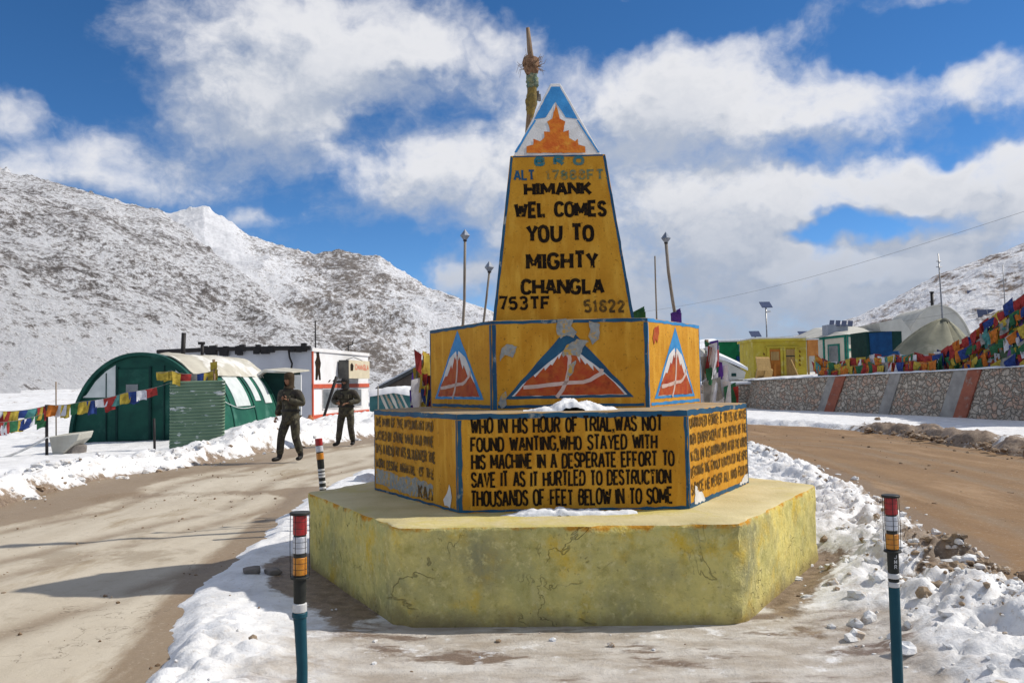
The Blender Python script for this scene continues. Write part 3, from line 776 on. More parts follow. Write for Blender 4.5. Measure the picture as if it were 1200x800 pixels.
def settle(root, loc):
    """children were built in world coordinates: move the thing's origin to its base"""
    loc = Vector(loc); T = Matrix.Translation(-loc)
    def walk(o):
        for c in o.children:
            if c.type == 'MESH': c.data.transform(T)
            walk(c)
    walk(root)
    if root.type == 'MESH': root.data.transform(T)
    root.location = loc
    return root


class Frame:
    """a flat face: origin O, U to the right, V up, N outwards"""
    def __init__(s, O, U, V):
        s.O = Vector(O); s.U = Vector(U).normalized(); s.V = Vector(V).normalized(); s.N = s.U.cross(s.V).normalized()
    def p(s, u, v, d=0.): return s.O + s.U * u + s.V * v + s.N * d
    def uv(s, px, py):
        o = Vector((0, 0, EYE)); d = ray(px, py); t = (s.O - o).dot(s.N) / d.dot(s.N); q = o + d * t - s.O
        return q.dot(s.U), q.dot(s.V)


def ragged(poly, step, amp, r):
    out = []; n = len(poly)
    for i in range(n):
        a, b = Vector(poly[i]), Vector(poly[(i + 1) % n]); L = (b - a).length; k = max(1, int(L / step))
        nn = Vector((-(b - a).y, (b - a).x)).normalized() if L > 0 else Vector((0, 0))
        for j in range(k):
            t = j / k; out.append(a.lerp(b, t) + (nn * r.uniform(-amp, amp) if j else Vector((0, 0))))
    return out


def paint(name, fr, polys, mt, off, parent, step=.05, amp=.004, seed=0):
    r = random.Random(seed); mb = MB()
    for poly in polys:
        q = ragged(poly, step, amp, r)
        tri = tessellate_polygon([[Vector((a.x, a.y, 0)) for a in q]])
        fs = []
        for t in tri:
            a, b, c = (q[i] for i in t)
            fs.append(tuple(t) if (b - a).cross(c - a) > 0 else tuple(t)[::-1])
        mb.add([fr.p(a.x, a.y, off) for a in q], fs)
    return mb.build(name, mt, parent)


def paint_each(name, fr, polys, *a):
    for q in polys: paint(name, fr, [q], *a)


GL = {  # stroke skeletons in a unit box
 'A': (1, [[(0, 0), (.46, 1)], [(.54, 1), (1, 0)], [(.2, .33), (.8, .33)]]),
 'B': (.9, [[(0, .53), (.68, .53), (.95, .66), (.95, .86), (.7, 1), (0, 1), (0, 0), (.72, 0), (1, .14), (1, .39), (.7, .53)]]),
 'C': (.9, [[(1, .78), (.85, .95), (.5, 1), (.15, .93), (0, .7), (0, .3), (.15, .07), (.5, 0), (.85, .05), (1, .22)]]),
 'D': (.95, [[(0, 0), (0, 1), (.6, 1), (.9, .88), (1, .65), (1, .35), (.9, .12), (.6, 0), (0, 0)]]),
 'E': (.8, [[(1, 1), (0, 1), (0, 0), (1, 0)], [(0, .52), (.8, .52)]]),
 'F': (.8, [[(1, 1), (0, 1), (0, 0)], [(0, .5), (.8, .5)]]),
 'G': (.95, [[(1, .8), (.85, .95), (.5, 1), (.15, .93), (0, .7), (0, .3), (.15, .07), (.5, 0), (.85, .05), (1, .25), (1, .45), (.6, .45)]]),
 'H': (.95, [[(0, 0), (0, 1)], [(1, 0), (1, 1)], [(0, .5), (1, .5)]]),
 'I': (.12, [[(.5, 0), (.5, 1)]]),
 'J': (.7, [[(1, 1), (1, .25), (.8, .04), (.4, 0), (0, .2)]]),
 'K': (.95, [[(0, 0), (0, 1)], [(1, 1), (.05, .42)], [(.3, .58), (1, 0)]]),
 'L': (.75, [[(0, 1), (0, 0), (1, 0)]]),
 'M': (1.25, [[(0, 0), (0, 1)], [(1, 0), (1, 1)], [(.03, .97), (.5, .22)], [(.97, .97), (.5, .22)]]),
 'N': (1, [[(0, 0), (0, 1)], [(1, 0), (1, 1)], [(.04, .97), (.96, .03)]]),
 'O': (.95, [[(.5, 1), (.15, .93), (0, .7), (0, .3), (.15, .07), (.5, 0), (.85, .07), (1, .3), (1, .7), (.85, .93), (.5, 1)]]),
 'P': (.85, [[(0, 0), (0, 1), (.7, 1), (1, .86), (1, .6), (.7, .45), (0, .45)]]),
 'R': (.95, [[(0, 0), (0, 1), (.7, 1), (.98, .87), (.98, .63), (.7, .5), (0, .5)], [(.5, .5), (1, 0)]]),
 'S': (.85, [[(.97, .8), (.8, .96), (.5, 1), (.15, .95), (.02, .77), (.12, .6), (.85, .42), (1, .25), (.85, .05), (.5, 0), (.18, .04), (0, .22)]]),
 'T': (.9, [[(0, 1), (1, 1)], [(.5, 1), (.5, 0)]]),
 'U': (.95, [[(0, 1), (0, .28), (.15, .07), (.5, 0), (.85, .07), (1, .28), (1, 1)]]),
 'V': (1, [[(0, 1), (.5, 0), (1, 1)]]),
 'W': (1.35, [[(0, 1), (.26, 0)], [(.26, 0), (.5, .85)], [(.5, .85), (.74, 0)], [(.74, 0), (1, 1)]]),
 'Y': (.95, [[(0, 1), (.5, .45), (1, 1)], [(.5, .45), (.5, 0)]]),
 'Z': (.9, [[(0, 1), (1, 1), (0, 0), (1, 0)]]),
 'X': (.9, [[(0, 1), (1, 0)], [(0, 0), (1, 1)]]),
 'Q': (.95, [[(.5, 1), (.15, .93), (0, .7), (0, .3), (.15, .07), (.5, 0), (.85, .07), (1, .3), (1, .7), (.85, .93), (.5, 1)], [(.6, .25), (1.05, -.08)]]),
 ',': (.15, [[(.6, .12), (.3, -.16)]]), '.': (.12, [[(.5, 0), (.5, .1)]]),
 '1': (.45, [[(0, .8), (.6, 1), (.6, 0)]]),
 '2': (.8, [[(0, .75), (.2, .97), (.6, 1), (.95, .85), (.95, .62), (0, 0), (1, 0)]]),
 '3': (.8, [[(0, .88), (.3, 1), (.7, 1), (.95, .83), (.9, .62), (.45, .54), (.9, .46), (1, .22), (.75, .02), (.3, 0), (0, .14)]]),
 '5': (.8, [[(.95, 1), (.08, 1), (.04, .55), (.5, .64), (.9, .52), (1, .28), (.8, .04), (.4, 0), (0, .12)]]),
 '7': (.8, [[(0, 1), (1, 1), (.4, 0)]]),
 '6': (.8, [[(.95, .88), (.6, 1), (.2, .88), (0, .5), (.05, .15), (.4, 0), (.8, .05), (1, .28), (.85, .52), (.45, .58), (.05, .42)]]),
 '8': (.8, [[(.5, .54), (.12, .68), (.12, .88), (.5, 1), (.88, .88), (.88, .68), (.5, .54), (.05, .38), (.05, .13), (.5, 0), (.95, .13), (.95, .38), (.5, .54)]]),
}


def ribbon(pts, t, flare, r):
    pts = [Vector(p) for p in pts]; n = len(pts); L = []; Rr = []
    closed = (pts[0] - pts[-1]).length < 1e-6 and n > 3
    # widen the free ends like a sign-writer's serif
    P = []; W = []
    for i, p in enumerate(pts):
        P.append(p); W.append(t)
        if flare and not closed and i == 0:
            q = pts[1] - p; l = q.length; P.append(p + q * min(.45, 1.5 * t / l)); W[-1] = t * (1 + flare); W.append(t * (1 + .12 * flare))
        if flare and not closed and i == n - 2:
            q = pts[-1] - p; l = q.length; P.append(pts[-1] - q * min(.45, 1.5 * t / l)); W.append(t * (1 + .12 * flare))
    if flare and not closed: W[-1] = t * (1 + flare)
    n = len(P)
    for i in range(n):
        if closed:
            a = P[i] - P[i - 1 if i else n - 2]; b = P[(i + 1) if i < n - 1 else 1] - P[i]
        else:
            a = P[i] - P[i - 1] if i else P[1] - P[0]; b = P[i + 1] - P[i] if i < n - 1 else a
        a = a.normalized(); b = b.normalized(); na = Vector((-a.y, a.x)); nb = Vector((-b.y, b.x)); mm = na + nb
        if mm.length < .3: mm = nb
        mm = mm.normalized(); k = 1 / max(.7, mm.dot(nb)); w = W[i] * r.uniform(.97, 1.03)
        L.append(P[i] + mm * w * k); Rr.append(P[i] - mm * w * k)
    return L, Rr


def chaikin(st):
    out = [st[0]]
    for a, b in zip(st, st[1:]):
        out += [(a[0] * .75 + b[0] * .25, a[1] * .75 + b[1] * .25), (a[0] * .25 + b[0] * .75, a[1] * .25 + b[1] * .75)]
    return out + [st[-1]]


def lettering(name, fr, lines, mt, off, parent, seed=1):
    """lines: (text, u0, u1, v0, v1, half stroke, flare); brush-written capitals"""
    r = random.Random(seed); mb = MB(); layer = 0
    for (text, u0, u1, v0, v1, t, flare) in lines:
        ws = [(.55 if ch == ' ' else GL[ch][0]) for ch in text]; gap = .34 if flare < .2 else .40
        tot = sum(ws) + gap * (len(ws) - 1); k = (u1 - u0 - 2 * t) / tot; u = u0 + t; h = v1 - v0 - 2 * t
        for ch, w in zip(text, ws):
            if ch != ' ':
                sk = r.uniform(-.03, .03); dv = r.uniform(-.03, .03) * h; sx = k * w * r.uniform(.94, 1.04); hh = h * r.uniform(.95, 1.04)
                for st in GL[ch][1]:
                    if ch in 'BCDGJOPQRSU235687' and len(st) > 4: st = chaikin(st)
                    L, Q = ribbon([(u + x * sx + sk * y * hh, v0 + t + dv + y * hh) for (x, y) in st], t, flare, r)
                    o_ = off + (layer % 4) * .0004; layer += 1
                    vs = [fr.p(a.x, a.y, o_) for a in L] + [fr.p(a.x, a.y, o_) for a in Q]; n = len(L)
                    mb.add(vs, [(n + i, n + i + 1, i + 1, i) for i in range(n - 1)])
            u += k * (w + gap)
    return mb.build(name, mt, parent)


# ------------------------------------------------------------------ the monument
def hex_ring(cx, cy, yaw, L, k):
    out = []
    for i in range(6):
        a0 = yaw + R(60 * i); a1 = yaw + R(60 * i + 60)
        p = Vector((cx + L * math.cos(a0), cy + L * math.sin(a0))); q = Vector((cx + L * math.cos(a1), cy + L * math.sin(a1)))
        out += [p.lerp(q, j / k) for j in range(k)]
    return out


def hex_block(name, c, yaw, L, z0, z1, mats, parent, k=8, nz=6, rough=.0, bev=.012, ntop=4, seed=0):
    vs = []; fs = []; mi = []; n = 6 * k
    zs = [z0 + (z1 - bev - z0) * i / nz for i in range(nz + 1)]
    rings = [(L, z) for z in zs] + [(L - bev * .35, z1 - bev * .35), (L - bev * 1.2, z1)] + [((L - bev * 1.2) * (1 - j / ntop), z1) for j in range(1, ntop)]
    for (l, z) in rings:
        for p in hex_ring(c[0], c[1], yaw, l, k):
            d = 0
            if rough:
                d = rough * (fbm(p.x * 3 + z * 2.3, p.y * 3 + z * 3.1, 4, seed) - .5) * 2 + rough * .7 * (fbm(p.x * 14 + z * 9, p.y * 14 - z * 11, 3, seed + 3) - .5) * 2
            q = Vector((p.x - c[0], p.y - c[1]))
            if rough > .004 and l > L * .9:
                cn = math.exp(-(((l - q.length) / (.012 * L)) ** 2)); d -= cn * (.014 + .16 * max(0, fbm(z * 7 + p.x * 3, p.y * 5, 4, seed + 31) - .5))
                te = math.exp(-((z1 - z) / .03) ** 2); d -= te * .16 * max(0, fbm(p.x * 5 + 3, p.y * 5, 4, seed + 41) - .52)
            q = q * (1 + d / max(q.length, .3))
            zz = z + (rough * .6 * (fbm(p.x * 6, p.y * 6, 3, seed + 7) - .5) * 2 if z > z1 - bev * 2 else 0)
            vs.append((c[0] + q.x, c[1] + q.y, zz))
    for i in range(len(rings) - 1):
        for j in range(n):
            fs.append((i * n + j, i * n + (j + 1) % n, (i + 1) * n + (j + 1) % n, (i + 1) * n + j)); mi.append(1 if i >= nz + 1 else 0)
    vs.append((c[0], c[1], z1)); b = (len(rings) - 1) * n
    for j in range(n): fs.append((b + j, b + (j + 1) % n, len(vs) - 1)); mi.append(1)
    return mesh_obj(name, vs, fs, mats, parent, True, mi, sharp=28)


def face(c, yaw, L, z, ang):
    a = yaw + R(ang); n = Vector((math.cos(a), math.sin(a), 0)); U = Vector((-n.y, n.x, 0))
    return Frame(Vector((c[0], c[1], z)) + n * (L * math.sqrt(3) / 2), U, (0, 0, 1))


def make_monument():
    root = empty('monument', (0, 0, 0), 'stepped yellow roadside monument with painted slogans and a tapering obelisk', 'monument')
    Z1, Z2, Z3 = .639, 1.334, 2.044
    P1 = hex_block('plinth', HEX_C, HEX_YAW, HEX_L, -.1, Z1, [M['plinth'], M['plinth_top']], root, k=44, nz=22, rough=.009, bev=.022, ntop=14, seed=801)
    c2, y2, L2 = (.411, 7.4055), .002, 1.626
    c3, y3, L3 = (.481, 7.786), -.022, 1.24
    B2 = hex_block('inscription_block', c2, y2, L2, Z1 - .02, Z2, [M['ochre'], M['ledge_top']], root, k=10, nz=5, bev=.008)
    B3 = hex_block('emblem_block', c3, y3, L3, Z2 - .02, Z3, [M['ochre'], M['ledge_top']], root, k=10, nz=5, bev=.008)
    # --- inscription block
    for ang in (-90, -30, -150, 30, 90, 150):
        fr = face(c2, y2, L2, Z1, ang); w = L2 / 2; h = Z2 - Z1
        s = ang * 3 + 500
        strips = [[(-w, h - .042), (w, h - .042), (w, h - .004), (-w, h - .004)], [(-w + .002, .02), (-w + .032, .02), (-w + .032, h - .046), (-w + .002, h - .046)],
                  [(w - .022, .02), (w - .002, .02), (w - .002, h - .046), (w - .022, h - .046)], [(-w, .003), (w, .003), (w, .02), (-w, .02)]]
        if ang == -150: strips[1] = [(-w + .002, .02), (-w + .012, .02), (-w + .012, h - .046), (-w + .002, h - .046)]
        if ang == -30: strips[3] = [(-w, .003), (w, .003), (w, .036), (-w, .036)]
        paint('border', fr, strips, M['blue_paint'], .002, B2, .06, .005, s)
    fr = face(c2, y2, L2, Z1, -90)
    rows_ = [('WHO IN HIS HOUR OF TRIAL,WAS NOT', 551, 777, 509, 489), ('FOUND WANTING,WHO STAYED WITH', 551, 771, 530, 511), ('HIS MACHINE IN A DESPERATE EFFORT TO', 552, 791, 550.5, 531),
             ('SAVE IT AS IT HURTLED TO DESTRUCTION', 552, 787, 571.5, 552), ('THOUSANDS OF FEET BELOW IN TO SOME', 551, 789, 594, 573.5)]
    L = []
    for (t, x0, x1, yb, yt) in rows_:
        u0, v0 = fr.uv(x0, yb); u1, _ = fr.uv(x1, yb); _, v1 = fr.uv(x0, yt); L.append((t, u0, u1, v0, v1 - .004, .0076, .18))
    lettering('lettering', fr, L, M['black_paint'], .004, B2, 2)
    fl = face(c2, y2, L2, Z1, -150); h = Z2 - Z1
    def band(rows, u0, u1):
        return [(t, u0 + du, u1 - dv, h * a, h * b, .0085, .1) for (t, a, b, du, dv) in rows]
    lettering('lettering', fl, band([('THE MAN OF THE MOUNTAIN AND', .79, .915, 0, 0), ('LASHED BY STONE WIND AND RAVE', .625, .75, 0, .0), ('THIS A ROAD BY ITS SLAUGHTER THE', .455, .585, 0, -.03), ('WORK DESIRE ARRIVAL  OF THE', .285, .405, 0, 0)], -.78, .42), M['black_worn'], .004, B2, 3)
    paint('grey_overpaint', fl, [[(-.78, .06), (-.5, .05), (.05, .04), (.38, .045), (.40, .15), (.1, .185), (-.3, .17), (-.78, .19)]], M['grey_patch'], .002, B2, .04, .012, 5)
    lettering('lettering', fl, [('KAA', .13, .40, .03, .14, .011, .2)], M['black_worn'], .005, B2, 8)
    paint('plaster_chip', fl, [[(.60, .03), (.69, .02), (.72, .1), (.68, .19), (.64, .12), (.58, .07)]], M['white_paint'], .0045, B2, .03, .01, 6)
    frr = face(c2, y2, L2, Z1, -30)
    lettering('lettering', frr, band([('UNNAMED GORGE E TO US WE HAVE', .805, .93, 0, 0), ('NOT EXPERIENCED AT THE TIPPING OF THE', .635, .76, 0, 0), ('WHEEL ON THE HAIRPIN BEND AFTER THE WORLD', .465, .59, 0, 0), ('LEAVING THE FAMILY CONTENTED THE HERE', .305, .425, 0, 0), ('SPACE HE NEVER ALL HAD FOUND', .125, .255, 0, 0)], -.76, .78), M['black_worn'], .004, B2, 4)
    paint_each('plaster_chip', frr, [[(-.70, .02), (-.45, .02), (-.5, .07), (-.6, .1), (-.68, .15)], [(.5, .02), (.78, .02), (.77, .09), (.6, .06)]], M['white_paint'], .0045, B2, .03, .012, 7)
    # --- emblem block
    hh = Z3 - Z2; w = L3 / 2
    for ang in (-90, -30, -150, 30, 90, 150):
        f3 = face(c3, y3, L3, Z2, ang)
        tk = {-90: (.035, .03), -30: (.012, .012), -150: (.018, .035)}.get(ang, (.03, .03))
        strips = [[(-w, hh - .03), (w, hh - .03), (w, hh - .004), (-w, hh - .004)], [(-w + .002, .0), (-w + tk[0], .0), (-w + tk[0], hh - .034), (-w + .002, hh - .034)],
                  [(w - tk[1], .0), (w - .002, .0), (w - .002, hh - .034), (w - tk[1], hh - .034)], [(-w + .04, .012), (w - .04, .012), (w - .04, .036), (-w + .04, .036)]]
        paint('border', f3, strips, M['blue_paint'] if ang != -30 else M['light_blue'], .002, B3, .06, .004, ang + 900)
    def emblem(f3, ax, b0, b1, vb, va, seed, dark):
        r = random.Random(seed)
        tri = [(b0, vb), (b1, vb), (ax, va)]
        em = paint('mountain_emblem', f3, [tri], M['blue_paint'] if dark else M['light_blue'], .002, B3, .06, .003, seed)
        wd = b1 - b0; H = va - vb
        def at_(s, t): # s across 0..1 inside the triangle at height fraction t
            lo = b0 + (ax - b0) * t; hi = b1 + (ax - b1) * t
            return (lo + (hi - lo) * s, vb + H * t)
        # white snow zone: under a blue summit that reaches down the middle
        wt = [at_(.05, .035), at_(.06, .20), at_(.06, .42), at_(.1, .6), at_(.42, .70), at_(.5, .54), at_(.58, .70), at_(.9, .6), at_(.94, .42), at_(.94, .2), at_(.95, .035)]
        if dark: wt = [at_(.035, .035), at_(.045, .2), at_(.13, .42), at_(.25, .57), at_(.5, .73), at_(.76, .6), at_(.89, .43), at_(.955, .2), at_(.965, .035)]
        paint('snow_zone', f3, [wt], M['white_paint'], .004, em, .05, .003, seed + 1)
        n = 26 if dark else 14; top = []
        for i in range(n + 1):
            s = .055 + .89 * i / n; base = (.20 + 1.0 * min(s, 1 - s)) if not dark else (.22 + .92 * min(s, 1 - s) * 1.2)
            t = min(.64, base) + (r.uniform(.0, .06) if i % 2 else -r.uniform(.03, .10)); top.append(at_(min(max(s, .06), .94), max(.1, t)))
        paint('rock_zone', f3, [[at_(.055, .04), at_(.945, .04)] + top[::-1]], M['red_paint'], .006, em, .06, .003, seed + 2)
        def stroke(pts, t):
            Lh, Q = ribbon([at_(*p) for p in pts], t, 0, r); return [tuple(a) for a in Lh] + [tuple(a) for a in Q[::-1]]
        th = .008 + .022 * wd / 2.2
        paint('painted_paths', f3, [stroke([(.075, .16), (.2, .17), (.4, .20), (.52, .215), (.64, .22), (.72, .25), (.86, .33), (.93, .40)], th * .8), stroke([(.40, .012), (.44, .12), (.475, .25), (.5, .40), (.515, .55), (.5, .62)], th * .8)], M['pink_paint'], .008, em, .04, .003, seed + 3)
        return em
    fF = face(c3, y3, L3, Z2, -90); q = lambda x, y: fF.uv(x, y)
    (a, va), (b0, vb), (b1, _) = q(666, 383), q(592, 467.5), q(743, 467.5)
    emblem(fF, a, b0, b1, vb, va, 31, True)
    fL = face(c3, y3, L3, Z2, -150); (a, va), (b0, vb), (b1, _) = fL.uv(536, 387), fL.uv(510, 467), fL.uv(567, 467)
    emblem(fL, a, b0, b1, vb, va, 41, False)
    fR = face(c3, y3, L3, Z2, -30); (a, va), (b0, vb), (b1, _) = fR.uv(791, 383), fR.uv(767, 467), fR.uv(814, 464)
    emblem(fR, a, b0, b1, vb, va, 51, False)
    def pix(f, pts): return [f.uv(*p) for p in pts]
    paint_each('plaster_chip', fF, [pix(fF, [(653, 374), (672, 374), (669, 382), (676, 389), (672, 396), (664, 393), (657, 397), (652, 388)]), pix(fF, [(690, 376), (703, 380), (702, 397), (694, 404), (689, 394), (692, 386)]), pix(fF, [(676, 397), (690, 400), (684, 406), (679, 418), (670, 416), (658, 417), (664, 404)]), pix(fF, [(666, 428), (675, 422), (672, 436), (664, 444)]),
                               pix(fF, [(588, 408), (594, 403), (606, 406), (601, 419), (592, 416), (586, 424)]), pix(fF, [(587, 463), (593, 458), (594, 474), (588, 479), (584, 472)])], M['grey_patch'], .010, B3, .02, .009, 61)
    paint('red_mark', fR, [pix(fR, [(766, 385), (771, 381), (772, 390), (770, 402), (768, 397), (766, 404), (764.5, 396)])], M['red_paint'], .004, B3, .03, .006, 62)
    # --- obelisk: a square shaft that tapers, and a steeper pointed cap
    cx, cy, hb, hs = .40, 7.62, .615, .395
    fy = cy - hb
    (zb, zs) = (Z3 - .02, at(655, 181.5, cy - hs).z)
    xs0 = (at(577, 373, fy).x + at(743.5, 372.5, fy).x) / 2
    xl, xr = at(577.0, 372.7, fy).x, at(743.8, 372.0, fy).x
    tl, tr = at(598.0, 182, cy - hs).x, at(709.5, 181, cy - hs).x
    ax, az = at(650.5, 101, cy).x, at(650.5, 100, cy).z
    ob = MB()
    v = [(xl, fy, zb), (xr, fy, zb), (xr, cy + hb, zb), (xl, cy + hb, zb), (tl, cy - hs, zs), (tr, cy - hs, zs), (tr, cy + hs, zs), (tl, cy + hs, zs)]
    ob.add(v, [(0, 1, 5, 4), (1, 2, 6, 5), (2, 3, 7, 6), (3, 0, 4, 7), (4, 5, 6, 7), (3, 2, 1, 0)])
    shaft = ob.build('obelisk_shaft', M['ochre'], root); bevel(shaft, .008)
    U = Vector((1, 0, 0)); Vv = (Vector((0, cy - hs, zs)) - Vector((0, fy, zb))).normalized()
    fo = Frame(((xl + xr) / 2, fy, zb), U, Vv)
    HH = (Vector((0, cy - hs, zs)) - Vector((0, fy, zb))).length; wl, wr = xl - (xl + xr) / 2, xr - (xl + xr) / 2; ul, ur = tl - (xl + xr) / 2, tr - (xl + xr) / 2
    paint('border', fo, [[(wl + .003, .03), (wl + .026, .03), (ul + .022, HH - .022), (ul + .003, HH - .004)], [(wr - .026, .03), (wr - .003, .03), (ur - .003, HH - .004), (ur - .022, HH - .022)], [(ul + .024, HH - .018), (ur - .024, HH - .018), (ur - .024, HH - .004), (ul + .024, HH - .004)]], M['blue_paint'], .002, shaft, .06, .003, 71)
    def ln(t, x0, x1, yb, yt, hw, fl_):
        u0, v0 = fo.uv(x0, yb); u1, _ = fo.uv(x1, yb); _, v1 = fo.uv((x0 + x1) / 2, yt); return (t, u0, u1, v0, v1, hw, fl_)
    lettering('lettering', fo, [ln('HIMANK', 614, 694.5, 230.5, 213, .0145, .22), ln('WEL COMES', 602.5, 712, 256, 236, .0145, .22), ln('YOU TO', 616.5, 697, 285, 263, .0155, .22), ln('MIGHTY', 616.5, 702.5, 317, 295, .0155, .22), ln('CHANGLA', 610, 709, 346.5, 326, .0145, .22)], M['black_paint'], .004, shaft, 12)
    lettering('lettering', fo, [ln('753TF', 584, 645, 364, 347, .011, .4)], M['black_paint'], .004, shaft, 13)
    lettering('lettering', fo, [ln('51822', 684, 733, 367, 351, .011, .4)], M['black_worn'], .004, shaft, 14)
    lettering('lettering', fo, [ln('B R O', 626, 684.5, 195, 183, .0125, .5)], M['teal_worn'], .004, shaft, 15)
    lettering('lettering', fo, [ln('ALT', 602, 627, 212, 199, .008, .4)], M['blue_paint'], .004, shaft, 16)
    lettering('lettering', fo, [ln('17888FT.', 639, 713, 212, 199, .0085, .4)], M['green_worn'], .004, shaft, 17)
    # the cap
    cb = .365; c_l, c_r = at(601, 180.5, cy - cb).x, at(705, 180.5, cy - cb).x; f = .045
    cp = MB(); z0 = zs - .003
    v = [(c_l, cy - cb, z0), (c_r, cy - cb, z0), (c_r, cy + cb, z0), (c_l, cy + cb, z0), (ax - f, cy - f, az), (ax + f, cy - f, az), (ax + f, cy + f, az), (ax - f, cy + f, az)]
    cp.add(v, [(0, 1, 5, 4), (1, 2, 6, 5), (2, 3, 7, 6), (3, 0, 4, 7), (4, 5, 6, 7), (3, 2, 1, 0)])
    cap = cp.build('obelisk_cap', M['white_paint'], root); bevel(cap, .006)
    fc = Frame(((c_l + c_r) / 2, cy - cb, z0), U, (0, cb - f, az - z0))
    q = lambda *pts: [fc.uv(*p) for p in pts]
    paint('blue_summit', fc, [q((626, 140), (639.5, 138), (651, 119.5), (663, 138), (677, 140), (656, 101.8), (646, 101.8))], M['light_blue'], .002, cap, .04, .003, 81)
    paint_each('blue_edge', fc, [q((602.5, 179), (605.5, 179), (628.5, 141), (626, 141)), q((703, 179), (700.5, 179), (675.5, 141), (677.6, 141))], M['light_blue'], .002, cap, .04, .002, 82)
    paint('leaf_emblem', fc, [q((617, 179.5), (617, 172), (625, 170), (625, 163), (633, 166), (638, 161), (637.5, 154.5), (644.5, 155), (643, 147), (641, 143), (647, 139.5), (651.5, 122), (656, 139.5), (662.5, 143), (661, 148), (660, 155), (666.5, 153), (667, 162), (674, 166), (677, 163), (678, 170), (685.5, 172), (686, 179.5))], M['orange_paint'], .004, cap, .03, .003, 83)
    settle(root, (HEX_C[0], HEX_C[1], 0))


make_monument()


def snow_patch(c, L, W, H, seed, label, frame_dir=(1, 0)):
    """a small lumpy pile of snow lying on a ledge"""
    n = 80; m_ = 26; d = Vector((*frame_dir, 0)).normalized(); e = Vector((-d.y, d.x, 0)); vs = []; fs = []
    for i in range(n + 1):
        for j in range(m_ + 1):
            u = i / n * 2 - 1; w = j / m_ * 2 - 1
            q = Vector(c) + d * (u * L / 2) + e * (w * W / 2)
            r_ = (abs(u) ** 1.6 + abs(w) ** 2.2) + .75 * (fbm(q.x * 8 + seed, q.y * 8, 4, seed) - .5)
            h = H * max(0, 1 - r_) ** .5 * (.25 + 1.5 * float(billow(q.x * 9 + seed, q.y * 9, 4, seed))) * (.3 + 1.3 * float(fbm(q.x * 4 + seed, q.y, 2, seed + 5)))
            vs.append((q.x, q.y, c[2] + h - .006))
    for i in range(n):
        for j in range(m_): fs.append((i * (m_ + 1) + j, (i + 1) * (m_ + 1) + j, (i + 1) * (m_ + 1) + j + 1, i * (m_ + 1) + j + 1))
    o = mesh_obj('snow_patch', vs, fs, M['snow_clean'], smooth=True); fix_normals(o); settle(o, c)
    return tag(o, label, 'snow')


p = G(662, 477, 1.334); snow_patch((p.x - .0, 6.36, 1.334), .72, .30, .065, 5, 'white snow left on the ledge below the large front mountain emblem')
snow_patch((G(662, 600, .639).x, 5.86, .639), .98, .17, .05, 9, 'thin crumbly snow strip on the plinth below the slogan about feet')
snow_patch((-1.37, 8.3, .639), .5, .28, .05, 14, 'bluish snow patch on the far left shoulder of the plinth', (.5, .87))

# ------------------------------------------------------------------ reflector posts
M['reflect_red'] = mat('reflector_red', (.42, .012, .012), (.28, .006, .006), 60, .3, .3, 200, spec=.6)
M['reflect_white'] = mat('reflector_white', (.62, .64, .68), (.45, .47, .52), 60, .3, .3, 200, spec=.6)
M['reflect_amber'] = mat('reflector_amber', (.62, .25, .012), (.5, .17, .008), 60, .3, .3, 200, spec=.6)
M['post_black'] = mat('post_black', (.022, .024, .022), (.045, .045, .04), 9, .5, .1, 60)
M['post_teal'] = mat('post_teal', (.008, .05, .075), (.014, .07, .095), 6, .4, .1, 60, c3=(.16, .17, .17), c3scale=14, c3lo=.66, c3hi=.7)
M['plastic_white'] = mat('plastic_white', (.66, .66, .66), (.45, .45, .44), 12, .4)


